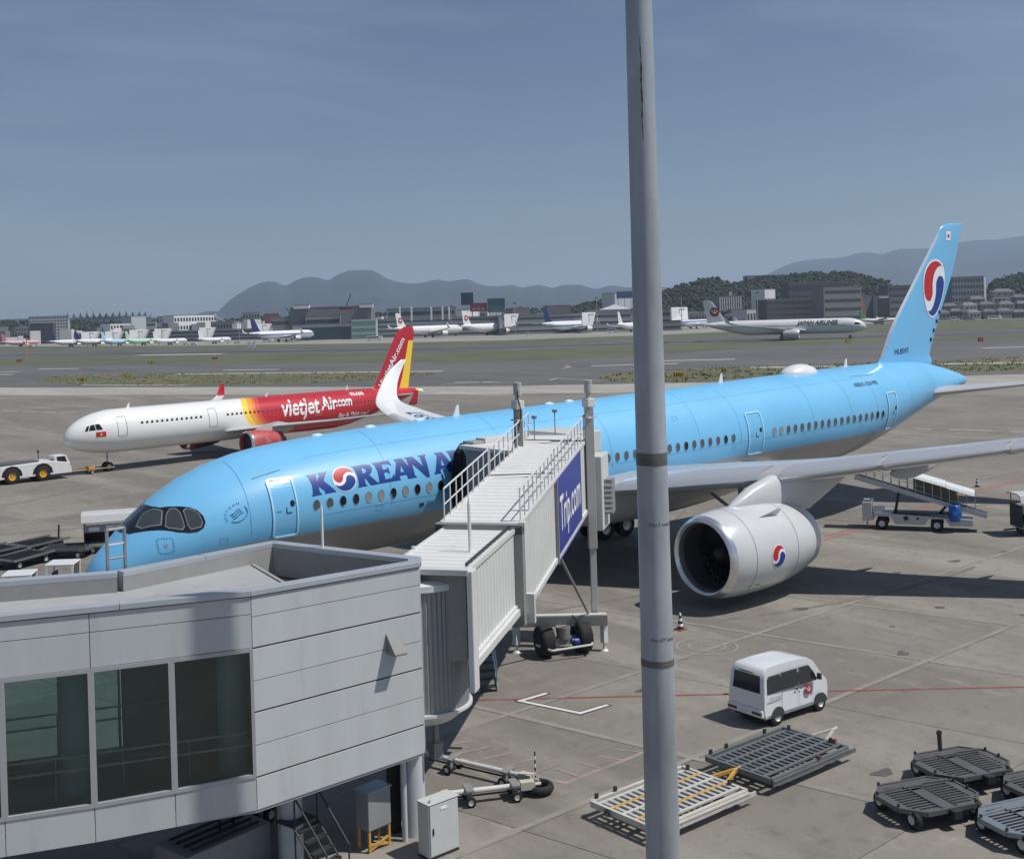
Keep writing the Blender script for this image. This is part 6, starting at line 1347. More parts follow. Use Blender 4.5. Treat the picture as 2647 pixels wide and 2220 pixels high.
flat_dolly('dark container dolly with its drawbar raised, farthest at the left edge', (6.5, 27.0), R(18), True); flat_dolly('dark container dolly next to the baggage cart, wheel towards the viewer', (7.1, 23.7), R(-40)); flat_dolly('dark container dolly nearest the white tractors at the left edge', (4.4, 23.2), R(25)); flat_dolly('dark container dolly at the very left edge of the photo', (3.6, 26.4), R(15))
def tractor(label, loc, rz):
    t = thing('baggage_tractor', label, 'tractor', (loc[0], loc[1], 0), rz, 'white baggage tractors'); b = MB(); b.prism([(-1.5, .35), (-1.5, 1.0), (-.3, 1.08), (-.2, .75), (1.35, .8), (1.5, .35)], -.65, .65, 'y'); b.build('body', white_paint, t, bevel=.04)
    b = MB(); b.box(-.3, 1.1, -.65, .65, 1.78, 1.86); b.build('roof', white_paint, t, bevel=.03)
    for x in (-.25, 1.0):
        for y in (-.6, .6): b = MB(); b.bar((x, y, .8), (x + .05, y, 1.8), .09); b.build('pillar', white_paint, t)
    b = MB(); b.box(.0, .5, -.4, .4, .75, 1.0); b.box(-.05, .05, -.4, .4, .9, 1.4); b.build('seat', black, t, bevel=.03); b = MB(); b.box(1.0, 1.03, -.55, .55, 1.0, 1.74); b.build('windscreen', glass_dark, t)
    for x in (-1.0, 1.0):
        for y in (-.6, .6): MB().wheel((x, y, .3), .3, .2, 'y', n=18).build('wheel', [rubber, rim], t, smooth=40)
TA, TB = at(112, 1152, 1.86), at(22, 1174, 1.86)
tractor('white baggage tractor with open cab half hidden behind the roof edge', (TA.x, TA.y), R(-35)); tractor('white baggage tractor mostly hidden behind the roof edge at the left', (TB.x, TB.y), R(-30))
# ================================================================== pushback tug and its bar
tg = thing('pushback_tug', 'low white pushback tug with big yellow wheel hubs, towing the red and white airliner', 'tug', (16.1, 61.6, 0), R(2))
b = MB(); b.prism([(-3.6, .45), (-3.6, 1.25), (-3.0, 1.55), (1.9, 1.72), (3.5, 1.45), (3.75, .95), (3.75, .5)], -1.25, 1.25, 'y'); tgb = b.build('body', mat('tug_white', (.68, .69, .68), .35, coat=.3, var=.06, dirt=((.3, .28, .25), 1.2, .6, .6)), tg, bevel=.05)
for x in (-1.55, 1.15):
    for y in (-1.12, 1.12):
        MB().wheel((x, y, .68), .68, .45, 'y', n=30).build('wheel', [rubber, mat('hub_yellow', (.60, .34, .03), .45)], tg, smooth=40); a_ = [(x + .92 * math.cos(R(t)), .68 + .92 * math.sin(R(t))) for t in range(0, 181, 30)]
        yy = 1.262 * (1 if y > 0 else -1); b = MB(); b.add([(p[0], yy, p[1]) for p in a_], [tuple(range(len(a_)))]); b.build('wheel_arch', black, tg)
b = MB(); b.prism([(2.35, 1.4), (2.2, 2.12), (3.3, 2.12), (3.72, 1.3)], -1.1, .2, 'y'); cb2 = b.build('cab', MATS['tug_white'], tg, bevel=.04)
b = MB(); b.add([(2.5, -1.11, 1.45), (3.42, -1.11, 1.45), (3.2, -1.11, 2.02), (2.45, -1.11, 2.02)], [(0, 1, 2, 3)]); b.build('side_window', glass_dark, cb2); b = MB(); b.add([(3.35, -1.0, 2.06), (3.35, .1, 2.06), (3.68, .1, 1.42), (3.68, -1.0, 1.42)], [(0, 1, 2, 3)]); b.build('windscreen', glass_dark, cb2)
b = MB(); b.box(-2.6, 1.0, -.7, .7, 1.66, 1.82); b.build('engine_cover', mat('cover_grey', (.10, .11, .12), .5), tg); b = MB(); b.tube((1.3, .3, 1.7), (1.3, .3, 2.45), .035, n=6); b.tube((1.3, .3, 2.4), (1.3, .3, 2.6), .09, n=10); b.build('beacon', black, tg)
tb2 = thing('tow_bar', 'long yellowish tow bar between the pushback tug and the red and white airliner', 'tow bar', (19.9, 61.75, 0), R(6))
MB().tube((0, 0, .45), (4.6, 0, .38), .07, n=10).build('tube', mat('bar_yellow', (.42, .30, .12), .5), tb2, smooth=40); b = MB(); b.box(1.9, 2.5, -.35, .35, .3, .7); b.build('wheel_bracket', yel, tb2, bevel=.03)
for y in (-.42, .42): MB().wheel((2.2, y, .2), .2, .14, 'y', n=12).build('wheel', [rubber, rim], tb2, smooth=40)
# ================================================================== things under the corridor
def crate(name, label, cat, p, size, z0, m_, rz=0, grp=None):
    b = MB(); b.box(-size[0] / 2, size[0] / 2, -size[1] / 2, size[1] / 2, 0, size[2]); t = thing(name, label, cat, (p.x, p.y, z0), rz, grp); b.build('housing', m_, t, bevel=.02); return t
q = at(768, 1735, 0); dark_g = mat('cabinet_steel', (.30, .31, .32), .45, .2)
t = crate('switch_cabinet', 'steel switch cabinet on a yellow stand under the corridor', 'cabinet', q, (.75, .5, .95), .55, dark_g, R(8)); 
for x in (-.33, .33):
    for y in (-.2, .2): b = MB(); b.box(x - .03, x + .03, y - .03, y + .03, -.55, 0); b.build('stand_leg', yel, t)
b = MB(); b.box(-.40, .40, -.28, .28, .952, .98); b.build('lid', mat('lid_blue_lit', (.35, .45, .52), .3, .3), t)  # blue light falling on the grey cabinet's top, painted into the lid colour
b = MB(); b.bar((-.33, -.2, -.35), (.33, -.2, -.5), .05); b.bar((-.33, -.2, -.5), (.33, -.2, -.3), .05); b.build('stand_brace', yel, t)
q = at(440, 1790, 0); t = crate('water_tank', 'dark grey tank box with a black frame on top, below the left windows', 'tank', q, (2.5, 1.3, 1.0), 0, mat('tank_grey', (.22, .235, .25), .5, var=.1), R(12))
for k in range(4): b = MB(); b.bar((-1.0, -.5 + k * .3, 1.06), (1.0, -.5 + k * .3, 1.06), .05); b.build('top_rack_bar', black, t)
for x in (.2, .6): b = MB(); b.bar((x, 0, 1.0), (x, 0, 1.75), .05); b.build('rack_upright', black, t)
q = at(640, 1790, 0); st2 = thing('step_ladder', 'dark steel platform steps with hooped handrails under the corridor', 'steps', (q.x, q.y, 0), R(15))
for k in range(5): b = MB(); b.box(-.35, .35, -.9 + k * .22, -.72 + k * .22, .2 + k * .22, .24 + k * .22); b.build('step', darkmetal, st2)
for x in (-.38, .38):
    b = MB(); b.tube((x, -.95, 0), (x, .2, 1.2), .025, n=8); b.tube((x, -.9, .8), (x, .15, 1.95), .022, n=8); b.tube((x, .15, 1.95), (x, .8, 1.95), .022, n=8); b.tube((x, .8, 1.95), (x, .8, 0), .025, n=8); b.tube((x, .15, 0), (x, .15, 1.95), .022, n=8); b.tube((x, -.9, 0), (x, -.9, .8), .022, n=8); b.build('handrail', darkmetal, st2, smooth=40)
b = MB(); b.box(-.4, .4, .2, .8, 1.18, 1.22); b.build('platform', darkmetal, st2)
q = at(520, 1690, 0); ht = thing('start_cart', 'small wheeled trolley with white pipes just below the corridor soffit', 'trolley', (q.x, q.y, 0), R(20))
b = MB(); b.tube((-.6, 0, .55), (1.3, .1, .6), .09, n=12); b.build('pipe', white_paint, ht, smooth=40); b = MB(); b.box(-.4, .3, -.3, .3, .3, .5); b.build('frame', steel, ht, bevel=.03)
for x in (-.3, .3):
    for y in (-.32, .32): MB().wheel((x, y, .24), .24, .14, 'y', n=14).build('wheel', [rubber, rim], ht, smooth=40)
# a pale vehicle seen through the corridor glass
q = at(20, 1490, 0)
t = thing('service_truck', 'pale box truck parked beyond the corridor, seen through its left window', 'truck', (-6.3, -6.5, 0), R(70))
b = MB(); b.box(-2.2, 1.0, -.95, .95, .9, 2.6); b.build('cargo_box', mat('truck_white', (.6, .66, .64), .4), t, bevel=.04); b = MB(); b.prism([(1.05, .5), (1.05, 2.2), (1.7, 2.2), (2.3, 1.4), (2.35, .5)], -.9, .9, 'y'); b.build('cab', MATS['truck_white'], t, bevel=.04); b = MB(); b.box(-2.2, 2.2, -.5, .5, .5, .9); b.build('chassis', darkmetal, t)
for x in (-1.4, 1.6):
    for y in (-.85, .85): MB().wheel((x, y, .4), .4, .25, 'y', n=16).build('wheel', [rubber, rim], t, smooth=40)
# ================================================================== far terminal, town, hills
def hz(x): return 857.8 - .0306 * x
FS = 1.12
def wp(xs, d, f=None): d = d * (f or FS); p = at(xs * K, hz(xs) * K, d=d); return Vector((p.x, p.y, 0))
def zt(xs, ys, d): return CZ + (hz(xs) - ys) / FPX * d * FS
bm_ = {}
def bmat(c, v=.08): 
    k = 'building_%d' % (len(bm_)); key = tuple(c)
    if key not in bm_: bm_[key] = mat('wall_%02d' % len(bm_), c, .7, var=v, vscale=.05)
    return bm_[key]
win_m = mat('far_window', (.045, .055, .07), .25); roof_m = mat('far_roof', (.20, .205, .21), .8)
def block(name, label, cat, x0, x1, ytop, d, col, dep=18, floors=0, wcol=None, style='band', group=None, z0=0, parent=None, cols=0, frac=.42, turn=0):
    """a building whose front runs from column x0 to column x1 of the photograph at depth d, roof at ytop"""
    dl = (wp(x1, d) - wp(x0, d)).length * turn / 2; a, b_ = wp(x0, d - dl), wp(x1, d + dl); H = zt((x0 + x1) / 2, ytop, d); L = (b_ - a).length; ang = math.atan2((b_ - a).y, (b_ - a).x)
    if parent is None: t = thing(name, label, cat, (a.x, a.y, 0), ang, group); off = 0
    else: t = parent; off = (a - parent.location).dot(Vector((math.cos(ang), math.sin(ang), 0)))
    dy = 0 if parent is None else (a - parent.location).dot(Vector((-math.sin(ang), math.cos(ang), 0)))
    M = Matrix.Translation((off, dy, 0))
    b = MB(); b.box(0, L, 0, dep, z0, H, M=M); w = b.build('wall', bmat(col), t); b = MB(); b.box(-.2, L + .2, -.2, dep + .2, H, H + .5, M=M); b.build('roof', roof_m if style != 'white' else bmat((.6, .6, .6)), t)
    if floors:
        fh = (H - z0) / floors
        for k in range(floors):
            zc = z0 + fh * (k + .5)
            if style == 'band' or style == 'white':
                b = MB(); b.box(L * .03, L * .97, -.18, -.02, zc - fh * frac / 2, zc + fh * frac / 2, M=M); b.build('window_band', wcol or win_m, t)
            else:
                n_ = cols or max(2, int(L / 5)); b = MB()
                for j in range(n_): x = L * (.5 + j) / n_; b.box(x - L / n_ * .3, x + L / n_ * .3, -.18, -.02, zc - fh * frac / 2, zc + fh * frac / 2, M=M)
                o = b.build('window_row', wcol or win_m, t)
                if n_ > 3: o['kind'] = 'stuff'
    return t, L, H
GR = (.27, .28, .29); LGR = (.44, .45, .455); DK = (.085, .09, .10); WHc = (.72, .73, .74); BRN = (.15, .14, .135)
# terminal, left pier
tm, L, H = block('terminal_building', 'long low grey terminal pier with white slanted gables behind the small parked airliners', 'terminal', 190, 690, 857, 900, GR, 30, 3)
def gable(t, x0, x1, y0, y1, d, sl, col=WHc):
    a, b_ = wp(x0, d - 6), wp(x1, d - 6); z0, z1 = zt(x0, y1, d), zt(x0, y0, d); tb_ = (b_ - a) 
    mb = MB(); c = a - t.location; rot = Matrix.Rotation(-t.rotation_euler.z, 3, 'Z'); c = rot @ c; e = rot @ (b_ - a); s_ = e * (1 - sl)
    tq = Vector((0, e.length * .45, 0)); v = [c - tq + UP * max(0, z0), c + s_ + tq * .6 + UP * max(0, z0), c + e + tq + UP * z1, c - tq + UP * z1]; k = Vector((0, 5.5, 0)); mb.add(v + [p + k for p in v], [(0, 1, 2, 3), (7, 6, 5, 4), (0, 4, 5, 1), (1, 5, 6, 2), (2, 6, 7, 3), (3, 7, 4, 0)]); g = mb.build('gable', bmat(col), t)
    mb = MB(); q = e.length; zz = z0 + (z1 - z0) * .55; mb.box(c.x + q * .12, c.x + q * .12 + .5, c.y - .5, c.y - .1, zz, zz + 2.6); mb.box(c.x + q * .12, c.x + q * .8, c.y - .5, c.y - .1, zz + 2.1, zz + 2.6); mb.build('bracket', win_m, g)
for x0, x1, y0 in ((215, 250, 858), (276, 311, 857), (339, 378, 853), (403, 438, 850), (518, 552, 847), (660, 698, 838)): gable(tm, x0, x1, y0, y0 + 27, 880, .3)
t2, _, _ = block('terminal_hall', 'tall grey terminal hall with a glass front and dark window strips beside the red fin', 'terminal', 750, 960, 794, 800, (.19, .195, .21), 40, 0)
block('x', '', '', 755, 985, 838, 792, LGR, 8, 1, parent=t2, frac=.3); block('x', '', '', 780, 908, 846, 786, (.10, .15, .16), 7, 5, mat('hall_glass', (.05, .085, .09), .12), parent=t2, frac=.6)
block('x', '', '', 760, 800, 789, 796, WHc, 6, 0, parent=t2, z0=zt(780, 798, 800)); block('x', '', '', 930, 965, 786, 798, WHc, 6, 0, parent=t2, z0=zt(780, 800, 800)); block('x', '', '', 790, 880, 815, 796, GR, 5, 2, parent=t2, frac=.3)
b = MB(); sg = block('hall_sign', 'dark red sign panel on the roof of the terminal hall', 'sign', 878, 910, 794, 794, (.20, .03, .05), 1.2, 0, z0=zt(890, 801, 794))[0]
t3, _, _ = block('boarding_lounge', 'pale green glazed boarding lounge with white frames left of the red fin', 'terminal', 908, 972, 828, 770, (.40, .52, .50), 14, 3, mat('lounge_glass', (.16, .24, .23), .15), 'white', frac=.55)
t4, _, _ = block('terminal_building', 'long grey central terminal wing with dark window strips behind the red crested airliners', 'terminal', 965, 1320, 822, 790, (.36, .37, .38), 36, 4, frac=.28)
block('x', '', '', 1000, 1180, 797, 815, (.24, .25, .26), 25, 3, parent=t4, frac=.35)
for x in (1034, 1064, 1115, 1144, 1161): b = MB(); q = Matrix.Rotation(-t4.rotation_euler.z, 3, 'Z') @ (wp(x, 786) - t4.location); b.box(q.x - .5, q.x + .8, q.y - 1, q.y, 12, zt(x, 792, 786)); b.build('white_mast', bmat(WHc), t4)
t5, _, _ = block('terminal_building', 'grey terminal wing with a white gable just left of the mast', 'terminal', 1290, 1640, 812, 760, (.36, .37, .38), 36, 3, frac=.25)
gable(t4, 1303, 1342, 812, 845, 750, .25); gable(t5, 1503, 1542, 808, 842, 735, .25)
block('x', '', '', 1520, 1650, 800, 775, (.33, .34, .35), 20, 1, parent=t5, frac=.3); t6, _, _ = block('terminal_building', 'end of the grey terminal with a bright white gable just right of the mast', 'terminal', 1690, 1760, 803, 745, (.24, .25, .26), 30, 3, frac=.3); gable(t6, 1732, 1781, 795, 828, 735, 0)
b = MB(); q = Matrix.Rotation(-t5.rotation_euler.z, 3, 'Z') @ (wp(1590, 765) - t5.location); b.add([(q.x - 12, q.y, zt(1590, 800, 765)), (q.x + 12, q.y, zt(1590, 800, 765)), (q.x, q.y + 3, zt(1590, 787, 765))], [(0, 1, 2)]); b.build('roof_peak', bmat((.5, .52, .53)), t5)
rnd = random.Random(11)
# town buildings beyond the terminal: (x0, x1, ytop, depth, colour, floors, style, label)
TOWN = [(75, 176, 818, 1300, (.40, .42, .43), 8, 'row', 'pale apartment block with white balconies behind the dark cube'), (77, 137, 836, 1050, (.055, .055, .075), 5, 'band', 'dark violet brown office cube at the left'),
 (0, 75, 860, 1150, (.16, .165, .17), 2, 'row', 'low grey sheds at the left edge'), (40, 76, 846, 1250, (.24, .25, .26), 3, 'row', 'small grey block left of the dark cube'),
 (285, 338, 837, 1100, WHc, 3, 'row', 'low white office with rows of dark windows'), (340, 378, 818, 1150, (.42, .45, .47), 0, 'band', 'plain pale grey block with a small logo on its upper wall'),
 (378, 402, 832, 1200, (.3, .31, .32), 3, 'band', 'narrow grey building right of the plain pale block'), (405, 452, 819, 1080, (.27, .28, .29), 3, 'row', 'grey building adjoining the bright white one'),
 (450, 560, 815, 1060, WHc, 3, 'row', 'bright white building with small square windows'), (545, 600, 832, 980, (.15, .155, .16), 2, 'row', 'dark low building under the white roof antenna'),
 (628, 672, 808, 1200, (.21, .21, .215), 3, 'row', 'brown grey block left of the red sign building'), (684, 722, 811, 1150, (.17, .045, .06), 0, 'band', 'dark red sign building between the white building and the terminal hall'),
 (700, 760, 822, 1000, (.17, .175, .185), 2, 'band', 'low grey block at the foot of the terminal hall'), (1160, 1260, 803, 900, (.20, .205, .21), 2, 'row', 'low building under the billboards'),
 (1200, 1240, 802, 880, WHc, 1, 'row', 'white cube on the terminal roof below the red billboard'), (1325, 1370, 796, 980, BRN, 1, 'band', 'brown building behind the terminal roof'),
 (1415, 1475, 790, 1000, (.13, .12, .115), 1, 'band', 'brown roofed hall on the low hill'), (1590, 1650, 758, 1000, (.42, .46, .50), 0, 'band', 'pale building with a dark blue top half behind the mast'),
 (1775, 1850, 812, 900, (.20, .21, .22), 2, 'row', 'low grey buildings behind the white crest fin'), (1857, 1925, 766, 1000, (.16, .17, .18), 5, 'row', 'grey tower block with white vertical fins'),
 (1978, 2005, 748, 1010, WHc, 1, 'row', 'narrow white stair tower beside the dark brown offices'), (1930, 1985, 800, 930, (.45, .46, .47), 1, 'row', 'low white building at the foot of the stair tower'),
 (1982, 2155, 774, 900, (.075, .070, .078), 4, 'row', 'long dark brown office building behind the rolling airliner'), (2040, 2185, 731, 960, (.085, .078, .085), 4, 'row', 'stepped upper block of dark brown offices'),
 (2130, 2228, 743, 880, (.16, .165, .165), 4, 'band', 'olive grey office block at the right end of the dark brown building'), (1936, 2060, 712, 1350, (.22, .22, .21), 2, 'row', 'long low building on the wooded hill'),
 (2228, 2275, 766, 940, (.12, .135, .145), 0, 'band', 'dark grey warehouse right of the offices'), (2273, 2298, 765, 935, (.34, .40, .46), 0, 'band', 'pale blue warehouse front'),
 (2296, 2385, 738, 1050, (.115, .105, .11), 5, 'band', 'brown apartment block in front of the blue fin'), (2300, 2400, 770, 900, (.12, .115, .12), 3, 'band', 'lower dark building with balconies near the turboprop'),
 (2462, 2545, 716, 1050, (.15, .17, .185), 6, 'row', 'grey blue apartment tower right of the blue fin'), (2440, 2490, 735, 1100, (.16, .13, .12), 4, 'row', 'brown block just right of the blue fin'), (2543, 2550, 714, 1060, (.5, .5, .5), 0, 'band', 'thin white chimney beside the apartment tower')]
for k, (x0, x1, yt, d, c, fl, sty, lab) in enumerate(TOWN): block('office_building' if fl else 'building', lab, 'building', x0, x1, yt, d, c, 16, fl, None, sty, turn=.9 if c[0] > .4 else (.35 if d < 960 and x0 > 1900 else .15), cols=max(4, int((x1 - x0) / 7)), frac=.45 if sty == 'row' else .35)
wm_ = mat('balcony_white', (.6, .62, .62), .6)
t = thing('roof_letter', 'white letter R standing on the roof of the finned tower block', 'sign', wp(1890, 1000), math.atan2(RT.y, RT.x)); vs, fs = text2d('R', 5.2, bold=.2); H_ = zt(1890, 766, 1000); b = MB(); b.add([(u - 1.5, 0, H_ + .6 + v) for u, v in vs] , fs); b.add([(u - 1.5, .4, H_ + .6 + v) for u, v in vs], fs); b.build('letter', wm_, t)
fin_t = [o for o in bpy.data.objects if o.get('label') == 'grey tower block with white vertical fins'][0]
for k in range(10): b = MB(); x = 1.2 + k * 2.3; b.box(x, x + .9, -.7, -.2, 4, zt(1890, 768, 1000)); b.build('vertical_fin', wm_, fin_t)
# billboards
def board(label, x0, x1, y0, y1, d, col, txt=None, legs=True, top=None):
    a, b_ = wp(x0, d), wp(x1, d); t = thing('billboard', label, 'billboard', a, math.atan2((b_ - a).y, (b_ - a).x)); L = (b_ - a).length; z0, z1 = zt(x0, y1, d), zt(x0, y0, d)
    b = MB(); b.box(0, L, 0, .8, z0, z1); p = b.build('panel', mat('board_%s' % label[:8].replace(' ', '_'), col, .5, var=.25, vscale=.15), t)
    if top: b = MB(); b.box(0, L, -.1, -.02, z0 + (z1 - z0) * top[0], z1 - .2); b.build('upper_field', mat('field_' + label[:6].replace(' ', '_'), top[1], .5), p)
    for k in range(3): b = MB(); x = L * (.1 + .4 * k); b.box(x - .25, x + .25, .2, .6, 0, z0); b.build('leg', steel, t)
    if txt: vs, fs = text2d(txt, (z1 - z0) * .34); w_ = max(p_[0] for p_ in vs); b = MB(); b.add([(L * .08 + u / w_ * L * .8, -.12, z0 + (z1 - z0) * .18 + v) for u, v in vs], fs); b.build('lettering', wm_, p)
board('dark blue billboard with a pale lower half standing above the terminal', 1193, 1225, 757, 789, 880, (.03, .06, .09), top=(.55, (.015, .05, .10))); board('dark red billboard with white lettering beside the blue green one', 1216, 1260, 784, 806, 870, (.20, .025, .05), 'ホテル'); board('blue green billboard right of the red one', 1261, 1306, 772, 808, 865, (.05, .13, .16), top=(.5, (.035, .09, .10)))
board('pale sign panel with dark blue upper half, cut by the mast', 1595, 1636, 754, 772, 900, (.05, .10, .20))
# golf net
t = thing('driving_range_net', 'tall sagging golf driving range net on thin masts behind the left pier', 'net', wp(175, 1250), math.atan2(RT.y, RT.x)); net = mat('net_dark', (.035, .05, .07), .8); Ln = (wp(378, 1250) - wp(175, 1250)).length
NX = 13
for k in range(NX):
    x = Ln * k / (NX - 1); H_ = zt(175 + 203 * k / (NX - 1), 806 + 3 * math.sin(k * 1.3), 1250); b = MB(); b.bar((x, 0, 0), (x, 0, H_), .45); b.build('mast', net, t)
b = MB()
for yb_, f0 in ((0, 1), (25, .97)):
    for k in range(NX - 1):
        for j in range(4):
            for r_ in range(3):
                x0, x1 = Ln * (k + j / 4) / (NX - 1), Ln * (k + (j + 1) / 4) / (NX - 1); sag = lambda u: 5.0 * math.sin(math.pi * u); H0 = zt(270, 809, 1250) * f0
                b.bar((x0, yb_, H0 - sag(j / 4) - r_ * 1.8), (x1, yb_, H0 - sag((j + 1) / 4) - r_ * 1.8), .35)
o = b.build('net_cables', net, t); o['kind'] = 'stuff'
# white roof antenna sculpture, cranes, light masts
def mast(label, xs, ytop, d, r_=.18, head=True, cat='lamp mast', group='apron light masts along the terminal'):
    q = wp(xs, d); t = thing('light_mast', label, cat, q, math.atan2(RT.y, RT.x), group); H_ = zt(xs, ytop, d); MB().tube((0, 0, 0), (0, 0, H_), r_ * 1.5, r_, n=8).build('shaft', steel, t)
    if head: b = MB(); b.box(-1.1, 1.1, -.3, .3, H_, H_ + .7); b.build('lamp_head', darkmetal, t)
for lab, x_, yt, d in (('thin light mast between two white gables at the left', 232, 855, 860), ('thin light mast left of the bright white building', 417, 822, 860), ('thin light mast in front of the white building', 618, 826, 850), ('light mast left of the navy tail', 290, 852, 855),
    ('light mast behind the airliner with the red crest', 1167, 792, 760), ('light mast above the middle terminal wing', 1331, 785, 750), ('light mast right of the navy tail before the mast', 1543, 772, 740), ('light mast just right of the foreground mast', 1762, 762, 720), ('light mast left of the dark brown offices', 1958, 758, 760), ('thin mast among the houses at the right', 2503, 772, 800)): mast(lab, x_, yt, d)
t = thing('tower_crane', 'thin dark crane jib leaning above the terminal hall', 'crane', wp(897, 900), math.atan2(RT.y, RT.x)); b = MB(); b.bar((0, 0, 0), (0, 0, zt(897, 790, 900)), .9); b.build('crane_mast', darkmetal, t); b = MB(); b.bar((0, 0, zt(897, 790, 900)), (4.0, 0, zt(897, 760, 900)), .6); b.build('jib', darkmetal, t)
t = thing('tower_crane', 'small dark crane beside the red sign building', 'crane', wp(748, 1000), math.atan2(RT.y, RT.x)); b = MB(); b.bar((0, 0, 0), (0, 0, zt(748, 806, 1000)), .9); b.build('crane_mast', darkmetal, t); b = MB(); b.bar((0, 0, zt(748, 806, 1000)), (-3.2, 0, zt(748, 796, 1000)), .6); b.build('jib', darkmetal, t)
t = thing('mobile_crane', 'orange crane boom leaning beside the olive office block', 'crane', wp(2237, 850), math.atan2(RT.y, RT.x)); b = MB(); b.bar((0, 0, 2.5), (-3.0, 0, zt(2237, 768, 850)), .7); b.build('boom', orange_paint, t); b = MB(); b.box(-2, 3, -1.5, 1.5, .5, 3); b.build('cab', white_paint, t)
b = MB(); q = wp(567, 1000)
t = thing('roof_antenna', 'white spiky antenna sculpture on a roof near the white building', 'antenna', q, 0); H_ = zt(567, 832, 1000); 
b = MB(); b.bar((0, 0, H_ - 14), (0, 0, H_ + 2), .6); b.bar(-RT * 5 + UP * (H_ + 6), RT * 9 + UP * (H_ - 2), 1.2); b.bar(-RT * 3 + UP * (H_ + 1), RT * 4 + UP * (H_ + 3), 1.0); b.bar(-RT * 4 + UP * (H_ + 8), -RT * 2 + UP * H_, 1.0); b.build('spikes', wm_, t)
# service vehicles at the far stands
vc = 0
def far_car(xs, yb, label, kind='car', col=None):
    d = CZ * FPX / (yb - hz(xs)); q = wp(xs, d, 1); t = thing('service_' + kind, label, kind, q, math.atan2(RT.y, RT.x) + rnd.uniform(-.2, .2), 'service vehicles on the far apron'); m_ = mat('far_vehicle_white', (.62, .63, .64), .5) if col is None else mat('far_vehicle_%s' % kind, col, .5)
    l_, h_ = (11, 3.1) if kind == 'bus' else ((7, 2.9) if kind == 'truck' else (4.4, 1.7)); b = MB(); b.box(-l_ / 2, l_ / 2, -1.1, 1.1, .4, h_ * .6); b.box(-l_ / 2 * .9, l_ / 2 * (.6 if kind != 'bus' else .98), -1.05, 1.05, h_ * .6, h_); b.build('body', m_, t, bevel=.08); b = MB(); b.box(-l_ / 2 * .85, l_ / 2 * .55, -1.12, -1.06, h_ * .6, h_ * .88); b.build('window_strip', win_m, t)
    for x in (-l_ * .3, l_ * .3): MB().wheel((x, -1.0, .45), .45, .3, 'y', n=10).build('wheel', [rubber, rim], t)
far_car(966, 881, 'white coach in front of the glazed lounge', 'bus'); far_car(612, 889, 'small white car between the parked airliners', 'car'); far_car(480, 893, 'small white vehicle right of the all white airliner', 'car'); far_car(500, 893, 'second small white vehicle right of the all white airliner', 'car')
far_car(80, 898, 'small white vehicle beside the pink airliner', 'car'); far_car(1365, 866, 'grey vehicle in front of the red crested airliner nose', 'car'); far_car(1582, 860, 'white vehicle near the mast', 'truck'); far_car(2465, 830, 'white flat truck right of the blue fin', 'truck'); far_car(2504, 829, 'grey service truck beside the white flat truck', 'truck', (.25, .26, .27)); far_car(2568, 827, 'grey and white bus at the right', 'bus'); far_car(2270, 838, 'white truck by the turboprop nose', 'truck'); far_car(690, 884, 'stair vehicle under the navy tailed airliner', 'truck'); far_car(1420, 861, 'white low vehicle row at the stand', 'truck')
# taxiway signs
def sign(x, y, txt, label, d_=None, col='yellow', w_=2.2, h_=.9):
    q = px(x, y); t = thing('taxiway_sign', label, 'sign', q, math.atan2(RT.y, RT.x), 'yellow taxiway signs'); c = mat('sign_yellow', (.62, .40, .03), .5) if col == 'yellow' else mat('sign_red', (.45, .10, .05), .5); k = .62 * min(1.5, max(.8, (Vector((q.x - CX, q.y - CY))).length / 330))
    w_, h_ = w_ * k, h_ * k; b = MB(); b.box(-w_ / 2 - .12, -w_ / 2, -.15, .35, .15, h_ + .3); b.box(-w_ / 2, w_ / 2, .05, .35, .15, h_ + .25); bb = b.build('housing', black, t); b = MB(); b.box(-w_ / 2, w_ / 2, -.02, .04, .2, h_ + .2); f_ = b.build('face', c, t)
    if txt: vs, fs = text2d(txt, h_ * .95, bold=.03); ww = max(p[0] for p in vs); b = MB(); b.add([((u - ww / 2), -.05, .2 + h_ * .22 + v * .9) for u, v in vs], fs); b.build('sign_lettering', black, f_)
    for x_ in (-w_ * .3, w_ * .3): b = MB(); b.box(x_ - .06, x_ + .06, .1, .25, 0, .15); b.build('post', steel, t)
sign(1757, 976, 'E5W', 'long yellow taxiway sign lettered E5W in the grass right of the mast', w_=4.0, h_=1.5); sign(1873, 963, 'H', 'small yellow taxiway sign behind the long lettered one', w_=1.8, h_=1.4); sign(330, 976, '', 'yellow taxiway sign in the left dry grass island', w_=2.2, h_=1.2); sign(213, 986, 'E10', 'pale taxiway sign at the left tip of the dry grass island', w_=3.4, h_=1.0); sign(392, 941, 'E9', 'dull yellow taxiway sign at the far edge of the taxiway', w_=2.6, h_=.8)
sign(2193, 887, '', 'yellow taxiway sign below the rolling airliner nose', w_=2.0, h_=1.3); sign(2536, 884, '', 'red orange taxiway marker at the right', col='red', w_=2.0, h_=1.5); sign(556, 929, '', 'small orange marker pair in the grass beyond the taxiway', col='red', w_=2.4, h_=.7); sign(50, 936, '', 'small red marker at the left edge of the field', col='red', w_=2.2, h_=.9)
for x, y, lab in ((643, 899, 'left one of two white marker boards on the far grass'), (656, 899, 'right one of two white marker boards on the far grass')):
    q = px(x, y); b = MB(); b.box(-.9, .9, -.3, .3, 0, 3.4); b.v = [(a + z * .1, c, z) for a, c, z in b.v]; o = b.build('marker_board', wm_, None); o.location = q; o.rotation_euler = (0, 0, math.atan2(RT.y, RT.x)); tag(o, lab, 'marker board', 'white marker boards')
